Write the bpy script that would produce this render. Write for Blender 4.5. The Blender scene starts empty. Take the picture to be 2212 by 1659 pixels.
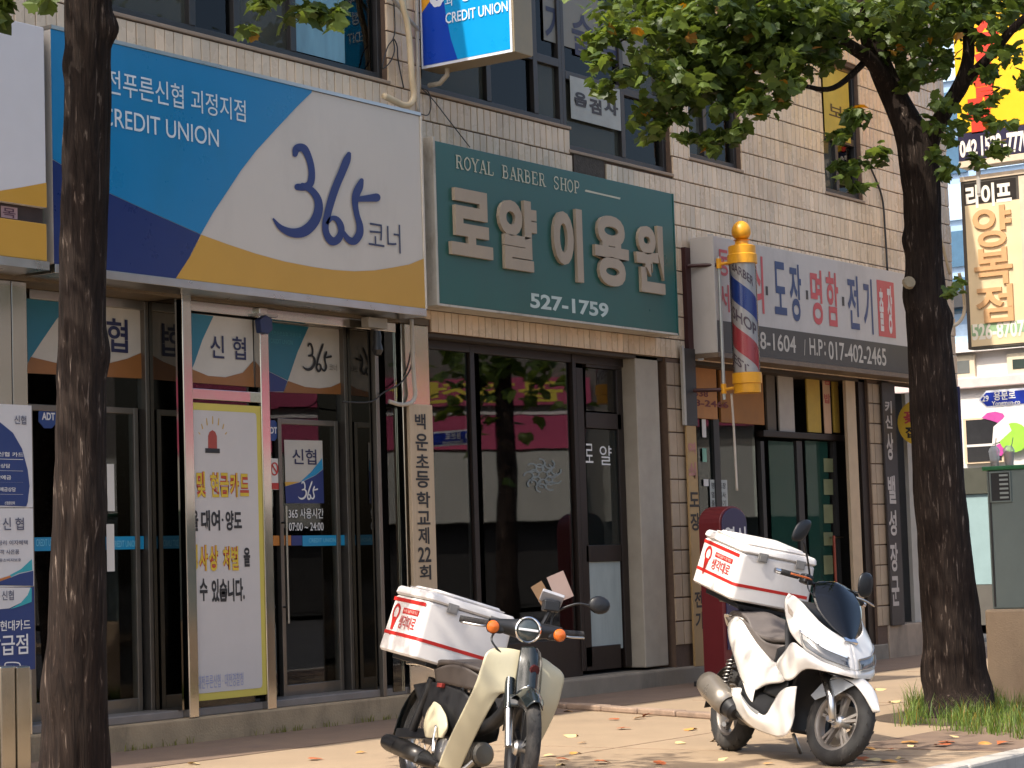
import bpy, bmesh, math, random
from math import sin, cos, pi, radians, sqrt
from mathutils import Vector, Matrix, noise

random.seed(7)
SC = bpy.context.scene
COL = SC.collection

# ---------------------------------------------------------------- camera
CAM = Vector((0.0, -11.5, 1.25))                       # seated in a car across the kerb
FPX, CX, CY = 4800.0, 1106.0, 829.5                    # focal length in px of a 2212 px wide frame
R0 = Vector((0.57981348, -0.81414246, -0.03143845))    # camera right
R1 = Vector((0.04691505, 0.07188471, -0.99630897))     # camera down
R2 = Vector((0.81339738, 0.57619844, 0.07987526))      # camera forward
cam_d = bpy.data.cameras.new('camera'); cam = bpy.data.objects.new('camera', cam_d); COL.objects.link(cam)
m = Matrix.Identity(4)
for i in range(3):
    m[i][0], m[i][1], m[i][2], m[i][3] = R0[i], -R1[i], -R2[i], CAM[i]
cam.matrix_world = m
cam_d.sensor_width = 36.0; cam_d.lens = FPX / 2212.0 * 36.0
cam_d.clip_start = 0.1; cam_d.clip_end = 600.0
SC.camera = cam

# ---------------------------------------------------------------- sky and sun
SUN_EL, SUN_OFF = radians(55), radians(11)     # sun along the street from the left, a little behind the building
sdir = Vector((-cos(SUN_EL) * cos(SUN_OFF), cos(SUN_EL) * sin(SUN_OFF), sin(SUN_EL)))   # towards the sun
W = bpy.data.worlds.new('World'); SC.world = W; W.use_nodes = True
nt = W.node_tree; nt.nodes.clear()
sky = nt.nodes.new('ShaderNodeTexSky'); sky.sky_type = 'NISHITA'; sky.sun_disc = False
sky.sun_elevation = SUN_EL; sky.sun_rotation = math.atan2(sdir.x, sdir.y)
sky.air_density = 1.0; sky.dust_density = 5.0; sky.ozone_density = 1.2
bg = nt.nodes.new('ShaderNodeBackground'); bg.inputs[1].default_value = 0.15
wo = nt.nodes.new('ShaderNodeOutputWorld')
nt.links.new(sky.outputs[0], bg.inputs[0]); nt.links.new(bg.outputs[0], wo.inputs[0])
sl = bpy.data.lights.new('sun', 'SUN'); sl.energy = 2.95; sl.angle = radians(0.5); sl.color = (1.0, 0.93, 0.82)
so = bpy.data.objects.new('sun', sl); COL.objects.link(so); so.location = (0, 0, 30)
so.rotation_euler = sdir.to_track_quat('Z', 'Y').to_euler()
VS = SC.view_settings
VS.view_transform = 'Standard'; VS.look = 'None'; VS.gamma = 1.0; VS.use_curve_mapping = False
VS.exposure = 1.02
SC.cycles.max_bounces = 8; SC.cycles.transparent_max_bounces = 12
SC.cycles.use_denoising = True

# ---------------------------------------------------------------- measuring helpers
def ray(px, py):
    return R0 * (px - CX) + R1 * (py - CY) + R2 * FPX
def fac(px, py, Y=0.0):                 # point of a plane parallel to the facade
    d = ray(px, py); t = (Y - CAM.y) / d.y
    return (CAM.x + d.x * t, CAM.z + d.z * t)
def facx(px, py, X):                    # point of a plane across the street axis
    d = ray(px, py); t = (X - CAM.x) / d.x
    return (CAM.y + d.y * t, CAM.z + d.z * t)
def atd(px, py, depth):                 # point at a distance
    d = ray(px, py); return CAM + d * (depth / FPX)
def gnd(px, py, Z=0.0):
    d = ray(px, py); t = (Z - CAM.z) / d.z
    return CAM + d * t
def S(h):
    h = h.lstrip('#')
    c = [int(h[i:i + 2], 16) / 255 for i in (0, 2, 4)]
    return tuple(x / 12.92 if x <= .04045 else ((x + .055) / 1.055) ** 2.4 for x in c)

# ---------------------------------------------------------------- materials
MATS = {}
def mk(name, rgb, rough=.5, metal=0.0, spec=.5, var=.12, vscale=6.0, bump=0.0, bscale=80.0, rvar=.1, stretch=None, dirt=None, dscale=2.0, damt=.5,
       coat=0.0, emit=0.0, tone=False, detail=5.0):
    if name in MATS: return MATS[name]
    M_ = bpy.data.materials.new(name); M_.use_nodes = True; MATS[name] = M_
    n = M_.node_tree.nodes; l = M_.node_tree.links
    b = n['Principled BSDF']
    if isinstance(rgb, str): rgb = S(rgb)
    b.inputs['Base Color'].default_value = (*rgb, 1); b.inputs['Roughness'].default_value = rough
    b.inputs['Metallic'].default_value = metal; b.inputs['Specular IOR Level'].default_value = spec
    if coat: b.inputs['Coat Weight'].default_value = coat; b.inputs['Coat Roughness'].default_value = .04
    if emit:
        b.inputs['Emission Color'].default_value = (*rgb, 1); b.inputs['Emission Strength'].default_value = emit
    tc = n.new('ShaderNodeTexCoord'); mp = n.new('ShaderNodeMapping'); l.new(tc.outputs['Object'], mp.inputs[0])
    if stretch: mp.inputs['Scale'].default_value = stretch
    nz = n.new('ShaderNodeTexNoise'); nz.inputs['Scale'].default_value = vscale; nz.inputs['Detail'].default_value = detail; nz.inputs['Roughness'].default_value = .6
    l.new(mp.outputs[0], nz.inputs[0])
    col = None
    if var:
        mr = n.new('ShaderNodeMapRange'); mr.inputs[1].default_value = .25; mr.inputs[2].default_value = .75
        mr.inputs[3].default_value = 1 - var; mr.inputs[4].default_value = 1 + var
        l.new(nz.outputs[0], mr.inputs[0])
        hs = n.new('ShaderNodeHueSaturation'); hs.inputs['Color'].default_value = (*rgb, 1); l.new(mr.outputs[0], hs.inputs['Value'])
        col = hs.outputs[0]
    if tone:
        at = n.new('ShaderNodeAttribute'); at.attribute_name = 'tone'
        mx = n.new('ShaderNodeMix'); mx.data_type = 'RGBA'; mx.blend_type = 'MULTIPLY'; mx.inputs[0].default_value = 1
        if col: l.new(col, mx.inputs[6])
        else: mx.inputs[6].default_value = (*rgb, 1)
        l.new(at.outputs['Color'], mx.inputs[7]); col = mx.outputs[2]
    if dirt:
        if isinstance(dirt, str): dirt = S(dirt)
        n2 = n.new('ShaderNodeTexNoise'); n2.inputs['Scale'].default_value = dscale; n2.inputs['Detail'].default_value = 8; n2.inputs['Roughness'].default_value = .7
        mp2 = n.new('ShaderNodeMapping'); l.new(tc.outputs['Object'], mp2.inputs[0]); mp2.inputs['Scale'].default_value = (1, 1, .35) if not stretch else stretch
        mp2.inputs['Location'].default_value = (3.1, 7.7, 1.3)
        l.new(mp2.outputs[0], n2.inputs[0])
        mr2 = n.new('ShaderNodeMapRange'); mr2.inputs[1].default_value = .5; mr2.inputs[2].default_value = .72; mr2.inputs[4].default_value = damt
        l.new(n2.outputs[0], mr2.inputs[0])
        mx = n.new('ShaderNodeMix'); mx.data_type = 'RGBA'
        l.new(mr2.outputs[0], mx.inputs[0])
        if col: l.new(col, mx.inputs[6])
        else: mx.inputs[6].default_value = (*rgb, 1)
        mx.inputs[7].default_value = (*dirt, 1); col = mx.outputs[2]
    if col: l.new(col, b.inputs['Base Color'])
    if rvar:
        mr = n.new('ShaderNodeMapRange'); mr.inputs[3].default_value = max(.01, rough - rvar); mr.inputs[4].default_value = min(1, rough + rvar)
        l.new(nz.outputs[0], mr.inputs[0]); l.new(mr.outputs[0], b.inputs['Roughness'])
    if bump:
        n3 = n.new('ShaderNodeTexNoise'); n3.inputs['Scale'].default_value = bscale; n3.inputs['Detail'].default_value = 4
        l.new(mp.outputs[0], n3.inputs[0])
        bp = n.new('ShaderNodeBump'); bp.inputs['Strength'].default_value = bump; bp.inputs['Distance'].default_value = .01
        l.new(n3.outputs[0], bp.inputs['Height']); l.new(bp.outputs[0], b.inputs['Normal'])
    return M_

def mk_glass(name, tint=(.8, .85, .84), refl=1.0, rough=.015, alpha=None, ior=1.5, film=0.0, filmc=(.5, .5, .5)):
    if name in MATS: return MATS[name]
    M_ = bpy.data.materials.new(name); M_.use_nodes = True; MATS[name] = M_
    n = M_.node_tree.nodes; l = M_.node_tree.links; n.clear()
    out = n.new('ShaderNodeOutputMaterial')
    tr = n.new('ShaderNodeBsdfTransparent'); tr.inputs[0].default_value = (*tint, 1)
    gl = n.new('ShaderNodeBsdfGlossy'); gl.inputs['Roughness'].default_value = rough; gl.inputs[0].default_value = (refl, refl, refl, 1)
    fr = n.new('ShaderNodeFresnel'); fr.inputs[0].default_value = ior
    tc = n.new('ShaderNodeTexCoord'); nz = n.new('ShaderNodeTexNoise'); nz.inputs['Scale'].default_value = 1.3; nz.inputs['Detail'].default_value = 2
    l.new(tc.outputs['Object'], nz.inputs[0])
    bp = n.new('ShaderNodeBump'); bp.inputs['Strength'].default_value = .03; bp.inputs['Distance'].default_value = .02
    l.new(nz.outputs[0], bp.inputs['Height']); l.new(bp.outputs[0], gl.inputs['Normal'])
    mx = n.new('ShaderNodeMixShader'); l.new(fr.outputs[0], mx.inputs[0]); l.new(tr.outputs[0], mx.inputs[1]); l.new(gl.outputs[0], mx.inputs[2])
    last = mx.outputs[0]
    if film:
        df = n.new('ShaderNodeBsdfDiffuse'); df.inputs[0].default_value = (*filmc, 1)
        n4 = n.new('ShaderNodeTexNoise'); n4.inputs['Scale'].default_value = 4; n4.inputs['Detail'].default_value = 6
        l.new(tc.outputs['Object'], n4.inputs[0])
        mr = n.new('ShaderNodeMapRange'); mr.inputs[3].default_value = film * .7; mr.inputs[4].default_value = min(1, film * 1.3); l.new(n4.outputs[0], mr.inputs[0])
        m2 = n.new('ShaderNodeMixShader'); l.new(mr.outputs[0], m2.inputs[0]); l.new(last, m2.inputs[1]); l.new(df.outputs[0], m2.inputs[2]); last = m2.outputs[0]
    l.new(last, out.inputs[0])
    return M_

# ---------------------------------------------------------------- objects
ORG = {}
def tag(o, label=None, cat=None, group=None, kind=None):
    if label: o['label'] = label
    if cat: o['category'] = cat
    if group: o['group'] = group
    if kind: o['kind'] = kind
    return o
def thing(name, label, cat, loc=(0, 0, 0), group=None, local=False, rot=None):
    o = bpy.data.objects.new(name, None); COL.objects.link(o); o.empty_display_size = .2
    if rot is not None: o.matrix_world = rot
    else: o.location = loc
    ORG[o] = Vector((0, 0, 0)) if local or rot is not None else Vector(loc)
    return tag(o, label, cat, group)

class MB:
    def __init__(s): s.v = []; s.f = []; s.tone = None
    def add(s, vs, fs):
        b = len(s.v); s.v += [tuple(v) for v in vs]; s.f += [tuple(b + i for i in f) for f in fs]; return s
    def box(s, x0, x1, y0, y1, z0, z1):
        x0, x1 = sorted((x0, x1)); y0, y1 = sorted((y0, y1)); z0, z1 = sorted((z0, z1))
        return s.add([(x0, y0, z0), (x1, y0, z0), (x1, y1, z0), (x0, y1, z0), (x0, y0, z1), (x1, y0, z1), (x1, y1, z1), (x0, y1, z1)],
                     [(3, 2, 1, 0), (4, 5, 6, 7), (0, 1, 5, 4), (1, 2, 6, 5), (2, 3, 7, 6), (3, 0, 4, 7)])
    def obox(s, c, hx, hy, hz, rot=None):        # oriented box
        c = Vector(c); R_ = rot if rot is not None else Matrix.Identity(3)
        vs = [c + R_ @ Vector((a * hx, b_ * hy, d * hz)) for d in (-1, 1) for a, b_ in ((-1, -1), (1, -1), (1, 1), (-1, 1))]
        return s.add(vs, [(3, 2, 1, 0), (4, 5, 6, 7), (0, 1, 5, 4), (1, 2, 6, 5), (2, 3, 7, 6), (3, 0, 4, 7)])
    def poly(s, pts): return s.add(pts, [tuple(range(len(pts)))])
    def prism(s, pts, off):                        # polygon extruded by a vector (front = pts)
        n = len(pts); off = Vector(off); a = [Vector(p) for p in pts]
        return s.add(a + [p + off for p in a], [tuple(range(n)), tuple(range(2 * n - 1, n - 1, -1))] + [(i, n + i, n + (i + 1) % n, (i + 1) % n) for i in range(n)])
    def tube(s, path, rad, n=10, cap=True):
        P = [Vector(p) for p in path]; k = len(P)
        R_ = list(rad) if hasattr(rad, '__len__') else [rad] * k
        up = None; rings = []
        for i in range(k):
            t = (P[min(i + 1, k - 1)] - P[max(i - 1, 0)]).normalized()
            if up is None:
                up = Vector((0, 0, 1)) if abs(t.z) < .9 else Vector((1, 0, 0))
            a = (up - t * up.dot(t)).normalized(); b_ = t.cross(a); up = a
            rings.append([P[i] + (a * cos(2 * pi * j / n) + b_ * sin(2 * pi * j / n)) * R_[i] for j in range(n)])
        vs = [v for r in rings for v in r]
        fs = [(i * n + j, i * n + (j + 1) % n, (i + 1) * n + (j + 1) % n, (i + 1) * n + j) for i in range(k - 1) for j in range(n)]
        if cap: fs += [tuple(range(n - 1, -1, -1)), tuple((k - 1) * n + j for j in range(n))]
        return s.add(vs, fs)
    def lathe(s, prof, o, axis, n=32, ref=None, a0=0, a1=2 * pi):       # prof: (along axis, radius)
        o = Vector(o); ax = Vector(axis).normalized()
        r = Vector(ref) if ref else (Vector((0, 0, 1)) if abs(ax.z) < .9 else Vector((1, 0, 0)))
        r = (r - ax * r.dot(ax)).normalized(); q = ax.cross(r); full = abs(a1 - a0 - 2 * pi) < 1e-6
        m_ = n if full else n + 1; vs = []
        for h, ra in prof:
            for j in range(m_):
                t = a0 + (a1 - a0) * j / n
                vs.append(o + ax * h + (r * cos(t) + q * sin(t)) * ra)
        fs = []
        for i in range(len(prof) - 1):
            for j in range(n):
                k = (j + 1) % m_
                fs.append((i * m_ + j, i * m_ + k, (i + 1) * m_ + k, (i + 1) * m_ + j))
        return s.add(vs, fs)
    def grid(s, G):
        r, c_ = len(G), len(G[0])
        return s.add([p for row in G for p in row], [(i * c_ + j, i * c_ + j + 1, (i + 1) * c_ + j + 1, (i + 1) * c_ + j) for i in range(r - 1) for j in range(c_ - 1)])
    def mirror(s):                                  # mirrored copy in y (bike local)
        vs = [(x, -y, z) for x, y, z in s.v]; b = len(s.v); fs = [tuple(b + i for i in reversed(f)) for f in s.f]
        s.v += vs; s.f += fs; return s
    def build(s, name, mat, parent=None, smooth=False, bevel=0, solid=0, org=None, seg=2, mesh_only=False):
        if org is None: org = ORG.get(parent, Vector((0, 0, 0))) if parent else Vector((0, 0, 0))
        me = bpy.data.meshes.new(name)
        me.from_pydata([(x - org.x, y - org.y, z - org.z) for x, y, z in s.v], [], s.f)
        if s.tone is not None:
            at = me.attributes.new('tone', 'FLOAT_COLOR', 'POINT')
            at.data.foreach_set('color', [q for t in s.tone for q in (t[0], t[1], t[2], 1.0)])
        me.materials.append(mat)
        if smooth:
            me.shade_smooth()
            if smooth != 'all':
                me.set_sharp_from_angle(angle=radians(38))
        me.update()
        if mesh_only: return me
        o = bpy.data.objects.new(name, me); COL.objects.link(o)
        if parent is not None:
            o.parent = parent; ORG[o] = org
        else: ORG[o] = org
        if solid:
            md = o.modifiers.new('solid', 'SOLIDIFY'); md.thickness = abs(solid); md.offset = -1 if solid > 0 else 1
        if bevel:
            md = o.modifiers.new('bevel', 'BEVEL'); md.width = bevel; md.segments = seg; md.limit_method = 'ANGLE'; md.angle_limit = radians(35)
            md.harden_normals = False
        return o
def struct(o): o['kind'] = 'structure'; return o

def cr1(P, t):                                      # Catmull-Rom through a list of vectors
    n = len(P); i = min(int(t), n - 2); u = t - i
    a, b_, c_, d = P[max(i - 1, 0)], P[i], P[i + 1], P[min(i + 2, n - 1)]
    return .5 * ((2 * b_) + (c_ - a) * u + (2 * a - 5 * b_ + 4 * c_ - d) * u * u + (3 * b_ - a - 3 * c_ + d) * u ** 3)
def spline(P, k=6):
    P = [Vector(p) for p in P]
    return [cr1(P, i / k) for i in range((len(P) - 1) * k)] + [P[-1]]
def surf(G, ku=5, kv=5):                            # dense surface through a control grid
    rows = [spline(r, kv) for r in G]
    cols = list(zip(*rows)); dense = [spline(c_, ku) for c_ in cols]
    return [list(r) for r in zip(*dense)]

# ---------------------------------------------------------------- lettering
GLY = {}
def glyph(s, bold=0.0):
    k = (s, bold)
    if k in GLY: return GLY[k]
    cu = bpy.data.curves.new('t', 'FONT'); cu.body = s; cu.offset = bold; cu.resolution_u = 4
    ob = bpy.data.objects.new('t', cu)
    me = ob.to_mesh()
    vs = [tuple(v.co) for v in me.vertices]; fs = [tuple(p.vertices) for p in me.polygons]
    ob.to_mesh_clear(); bpy.data.objects.remove(ob); bpy.data.curves.remove(cu)
    x0 = min(v[0] for v in vs); x1 = max(v[0] for v in vs); y0 = min(v[1] for v in vs); y1 = max(v[1] for v in vs)
    vs = [((v[0] - x0) / (x1 - x0), (v[1] - y0) / (y1 - y0)) for v in vs]
    GLY[k] = (vs, fs); return GLY[k]
def put_text(mb, s, O, U, V, bold=0.0, extr=None, warp=None):
    vs, fs = glyph(s, bold); O, U, V = Vector(O), Vector(U), Vector(V)
    P = [O + U * u + V * v for u, v in vs] if warp is None else [warp(u, v) for u, v in vs]
    mb.add(P, fs)
    if extr is not None:
        E = Vector(extr); n = len(P); cnt = {}
        for f in fs:
            for i in range(len(f)):
                e = (f[i], f[(i + 1) % len(f)]); cnt[e] = 1
        b = len(mb.v); mb.v += [tuple(q + E) for q in P]
        for (i, j) in list(cnt):
            if (j, i) not in cnt: mb.f.append((b - n + j, b - n + i, b + i, b + j))
    return mb
def ftext(name, items, Y, mat, parent, bold=0.0, extr=None):
    """items: (string, top-left px, bottom-right px) on the plane at Y"""
    for it in items:
        mb = MB(); s, tl, br = it[0], it[1], it[2]
        x0, z1 = fac(*tl, Y); x1, z0 = fac(*br, Y)
        put_text(mb, s, (x0, Y, z0), (x1 - x0, 0, 0), (0, 0, z1 - z0), it[3] if len(it) > 3 else bold, extr)
        o = mb.build(name, mat, parent)
    return o
def xtext(name, items, X, mat, parent, bold=0.0, extr=None):
    for it in items:
        mb = MB(); s, tl, br = it[0], it[1], it[2]
        y0, z1 = facx(*tl, X); y1, z0 = facx(*br, X)
        put_text(mb, s, (X, y0, z0), (0, y1 - y0, 0), (0, 0, z1 - z0), it[3] if len(it) > 3 else bold, extr)
        o = mb.build(name, mat, parent)
    return o
def frect(mb, tl, br, y0, y1):                      # box between two pixels on the facade plane y0
    x0, z1 = fac(*tl, y0); x1, z0 = fac(*br, y0)
    return mb.box(x0, x1, y0, y1, z0, z1)
def fpoly(mb, pts, Y, th=0.004):                    # thin panel cut to an outline, front face at Y
    P = [Vector((*[fac(*p, Y)[0]], Y, fac(*p, Y)[1])) for p in pts]
    a = sum(P[i].x * P[(i + 1) % len(P)].z - P[(i + 1) % len(P)].x * P[i].z for i in range(len(P)))
    if a < 0: P.reverse()
    return mb.prism(P, (0, th, 0))
def fstroke(mb, pts, Y, k=6, conv=None):            # brush stroke: (px, py, width px)
    P = spline([(x, y, w) for x, y, w in pts], k); L = []; Rr = []
    for i, p in enumerate(P):
        t = (P[min(i + 1, len(P) - 1)] - P[max(i - 1, 0)]); t.z = 0; t.normalize(); nx, ny = -t.y, t.x
        L.append((p.x + nx * p.z / 2, p.y + ny * p.z / 2)); Rr.append((p.x - nx * p.z / 2, p.y - ny * p.z / 2))
    cv = conv or (lambda a, b: (fac(a, b, Y)[0], Y, fac(a, b, Y)[1]))
    vs = [cv(*q) for q in L] + [cv(*q) for q in Rr]; n = len(L)
    mb.add(vs, [(i, i + 1, n + i + 1, n + i) for i in range(n - 1)])
    for q, p in enumerate((P[0], P[-1])):
        if p.z > 4: mb.poly([tuple(Vector(cv(p.x + cos(a * pi / 8) * p.z / 2, p.y - sin(a * pi / 8) * p.z / 2)) + Vector((0, .0007 * (q + 1), 0))) for a in range(16)])
    return mb
# ================================================================ shared materials
tile_m = mk('glazed_tile', '#d6bfa2', rough=.28, spec=.5, var=.10, vscale=3.0, tone=True, dirt='#84715d', dscale=1.2, damt=.4, rvar=.12)
grout_m = mk('grout', '#5d4a3c', rough=.9, var=.2, vscale=20)
steel_m = mk('stainless', (.55, .53, .50), rough=.14, metal=1.0, var=.05, rvar=.08, vscale=3)
steel_dull = mk('dull_steel', (.42, .40, .37), rough=.35, metal=1.0, var=.1, rvar=.12)
frame_m = mk('door_frame_metal', (.20, .18, .155), rough=.35, metal=.8, var=.1)
wood_m = mk('dark_wood', '#1e140f', rough=.45, var=.3, vscale=9, stretch=(6, 6, .7))
conc_m = mk('step_concrete', '#9a876b', rough=.85, var=.18, vscale=5, bump=.4, bscale=60, dirt='#4c4438', dscale=2.2, damt=.7)
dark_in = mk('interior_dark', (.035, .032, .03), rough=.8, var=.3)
glass_m = mk_glass('shop_glass', (.72, .76, .74))
black_m = mk('black_plastic', (.02, .02, .021), rough=.4, var=.2)
white_m = mk('white_paint', '#d9d6d0', rough=.4, var=.04)
window_black = mk('window_frame_black', (.028, .026, .025), rough=.4, var=.2)

# ================================================================ ground
def concrete_walk():
    M_ = mk('sidewalk_concrete', '#98836a', rough=.9, var=.08, vscale=2.0, bump=.25, bscale=160, dirt='#85725c', dscale=.9, damt=.55)
    return M_
pav_m = mk('paver_and_shade', '#74604f', rough=.9, var=.16, vscale=4, bump=.3, bscale=90, dirt='#63514a', dscale=2.5, damt=.5)  # paver brown, darkened to carry the shade along the shopfronts too
road_m = mk('asphalt', (.055, .055, .057), rough=.92, var=.25, vscale=40, bump=.5, bscale=220, dirt=(.1, .098, .09), dscale=1.2, damt=.35)
earth_m = mk('soil', '#4b3d2e', rough=1, var=.3, vscale=12, bump=.6)
g = MB().poly([(-150, -160, -.14), (330, -160, -.14), (330, 160, -.14), (-150, 160, -.14)]).build('ground', road_m); struct(g)
KY = -6.14                                                  # road edge of the kerb
wk = MB().box(-30, 29.4, KY + .16, .6, -.13, 0.0).build('sidewalk', concrete_walk()); struct(wk)
# slab joints of the sidewalk, cut as shallow dark grooves of sunk filler strips
jm = mk('joint_filler', '#8f7862', rough=1, var=.2)
jb = MB()
jb.box(4, 29.3, -3.4, -3.39, -.004, .0025)
for k in range(5):
    x = 8.2 + 4.3 * k; jb.box(x, x + .009, KY + .2, -1.42, -.004, .0018)
j = jb.build('slab_joint', jm, wk)
pv = MB().box(4, 29.3, -1.15, -.02, -.1, .004).build('paver_shade_strip', pav_m); struct(pv)  # pavers; left stretch stands for plain concrete, its shade put into the colour
pv2 = MB().box(12.9, 29.2, KY + .165, -4.9, -.1, .005).build('paver_band', pav_m); struct(pv2)
wk2 = MB().box(-30, 29.4, -21.5, -18.2, -.13, 0.0).build('far_sidewalk', concrete_walk()); struct(wk2)
# kerb stones along the road
kerb_m = mk('kerb_granite', '#a8a39a', rough=.8, var=.14, vscale=30, bump=.3, bscale=200, dirt='#6d675d', dscale=4, damt=.5)
kr = thing('kerb', 'row of pale granite kerb stones along the road edge', 'kerb', (12, KY, 0)); kr['kind'] = 'structure'
km = MB().box(0, .985, 0, .155, -.14, .012).build('stone', kerb_m, mesh_only=True)
for k in range(26):
    o = bpy.data.objects.new('stone', km); COL.objects.link(o); o.parent = kr; o.location = (-9 + k * 1.0, random.uniform(-.004, .004), random.uniform(-.004, .004))
    md = o.modifiers.new('bevel', 'BEVEL'); md.width = .018; md.segments = 2

# low stone edge of the ramp in front of the barber shop
a, b_ = gnd(1150, 1527), gnd(1545, 1555)
d = (b_ - a); nrm = Vector((-d.y, d.x, 0)).normalized() * .13
eb = MB(); n_e = 5
re = thing('ramp_edging', 'low worn stone edging on the sidewalk outside the barber shop', 'edging', a)
for k in range(n_e):
    p0 = a + d * (k / n_e + .004); p1 = a + d * ((k + 1) / n_e - .004)
    MB().prism([p0, p1, p1 + nrm, p0 + nrm], (0, 0, .045 + .004 * (k % 2))).build('stone', mk('edging_stone', '#9a8370', rough=.9, var=.2, vscale=9, bump=.4, dirt='#5c4d42', damt=.6), re, bevel=.012)

# ================================================================ building
BX0, BX1 = 6.0, 25.9
bld = thing('shop_building', 'beige tiled shop building with glass shopfronts on the ground floor', 'building', (16, 0, 0))
SILL = 5.335
RP, Z00 = .2345, 4.600          # tile course height, one joint height
CPX, X00 = .0985, 6.08         # tile column pitch
def wall(name, x0, x1, z0, z1, y0=.012, y1=.3, mt=grout_m):
    return MB().box(x0, x1, y0, y1, z0, z1).build(name, mt, bld)
# openings of the upper storey: x0, x1, z0, z1
WIN = [(11.02, 14.56, SILL, 7.3), (15.02, 17.30, SILL, 7.3), (17.30, 19.15, SILL - .22, 7.3), (19.52, 20.60, SILL, 6.75), (22.52, 23.48, SILL, 6.9)]
TOPZ = 8.6
wall('wall', BX0, 15.03, 3.34, SILL - .22); wall('wall', 15.03, BX1, 3.235, SILL - .22)
wall('wall', BX0, BX1, 7.3, TOPZ)
xs = [BX0] + [v for w in WIN for v in (w[0], w[1])] + [BX1]
segs = [(BX0, 11.02), (14.56, 15.02), (19.15, 19.52), (20.60, 22.52), (23.48, BX1)]
for a_, c_ in segs: wall('wall', a_, c_, SILL - .22, 7.3)
for (x0, x1, z0, z1) in WIN:
    if z0 > SILL - .1: wall('wall', x0, x1, SILL - .22, z0)
    if z1 < 7.29: wall('wall', x0, x1, z1, 7.3)
MB().box(BX0, BX1, .3, 9, 3.345, TOPZ).build('building_core', dark_in, bld)
MB().box(BX0 - .05, BX1 + .05, -.06, 9.05, TOPZ, TOPZ + .25).build('roof_coping', conc_m, bld)

# ---- glazed tiles: each a bevelled slab standing proud of the grout
def slab(mb, x0, x1, z0, z1, yf, yb, e=.006, ti=0., tj=0.):
    cx, cz = (x0 + x1) / 2, (z0 + z1) / 2
    def y(x, z, base): return base + (x - cx) * ti + (z - cz) * tj
    o = [(x0, z0), (x1, z0), (x1, z1), (x0, z1)]; i = [(x0 + e, z0 + e), (x1 - e, z0 + e), (x1 - e, z1 - e), (x0 + e, z1 - e)]
    vs = [(x, yb, z) for x, z in o] + [(x, y(x, z, yf + .003), z) for x, z in o] + [(x, y(x, z, yf), z) for x, z in i]
    fs = [(8, 9, 10, 11)] + [(4 + k, 4 + (k + 1) % 4, 8 + (k + 1) % 4, 8 + k) for k in range(4)] + [(k, (k + 1) % 4, 4 + (k + 1) % 4, 4 + k) for k in range(4)]
    mb.add(vs, fs)
SIGNS = [(6, 10.8, 3.2, 5.22), (10.75, 15.0, 3.50, 5.03), (15.25, 19.05, 3.53, 4.85), (19.75, 24.7, 3.25, 4.40)]   # hidden behind signs
def hidden(x0, x1, z0, z1):
    return any(x0 > a + .05 and x1 < b - .05 and z0 > c_ + .02 and z1 < d_ - .06 for a, b, c_, d_ in SIGNS)
tiles = []
k0 = -7
for k in range(k0, 17):
    z0 = Z00 + k * RP + .006; z1 = Z00 + (k + 1) * RP - .006
    x = X00 + random.uniform(-.03, .03)
    while x < BX1 - .03:
        x0, x1 = x + .0035, min(x + CPX - .0035, BX1 - .002); x += CPX
        zb = 3.345 if x0 < 15.0 else 3.24
        if z1 < zb: continue
        zz0, zz1 = max(z0, zb), z1
        skip = False
        for (a_, c_, d0, d1) in WIN:
            if x1 > a_ + .004 and x0 < c_ - .004 and zz1 > d0 - .004 and zz0 < d1:
                if x0 < a_ - .02: x1 = min(x1, a_ - .004)
                elif x1 > c_ + .02: x0 = max(x0, c_ + .004)
                elif zz0 >= d0 - .03 and zz1 <= d1 + .1: skip = True
                elif zz1 > d0 - .004 and zz0 < d0: zz1 = d0 - .03
        if skip or zz1 - zz0 < .03 or x1 - x0 < .02 or hidden(x0, x1, zz0, zz1): continue
        if 17.34 < (x0 + x1) / 2 < 17.9 and 4.84 < zz0 < 5.1: continue       # bare patch under the window
        tiles.append((x0, x1, zz0, zz1))
def px_of(X, Y, Z):
    v = Vector((X, Y, Z)) - CAM; d_ = v.dot(R2); return CX + FPX * v.dot(R0) / d_, CY + FPX * v.dot(R1) / d_
def tonev(): 
    v = random.gauss(1, .055); w = random.uniform(-.03, .03); return (v + w, v, v - w)
vis = []; rest = []
for t in tiles:
    p = px_of((t[0] + t[1]) / 2, 0, (t[2] + t[3]) / 2)
    (vis if -20 < p[0] < 2230 and -20 < p[1] < 900 else rest).append(t)
vis.sort(key=lambda t: t[0] + (4 if t[3] - t[2] < .12 else 0))
for t in vis[:300]:
    mb = MB(); slab(mb, *t, -.006 + random.gauss(0, .0012), .013, .005, random.gauss(0, .012), random.gauss(0, .006)); tv = tonev(); mb.tone = [tv] * 12
    mb.build('tile', tile_m, bld)
mb = MB(); mb.tone = []
for t in vis[300:] + rest:
    slab(mb, *t, -.006 + random.gauss(0, .0012), .013, .005, random.gauss(0, .012), random.gauss(0, .006)); mb.tone += [tonev()] * 12
o = mb.build('tile_field', tile_m, bld); o['kind'] = 'stuff'
# bare mortar patch and sills
MB().box(17.36, 17.88, -.002, .012, 4.85, 5.10).build('bare_patch', mk('old_mortar', '#4f473f', rough=1, var=.3, vscale=14, bump=.8, bscale=40), bld)
sill_m = mk('sill_mortar', '#9a8672', rough=.8, var=.15)
for (x0, x1, z0, z1) in WIN:
    MB().box(x0 - .02, x1 + .02, -.016, .1, z0 - .026, z0 + .004).build('sill', sill_m, bld, bevel=.006)
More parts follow.
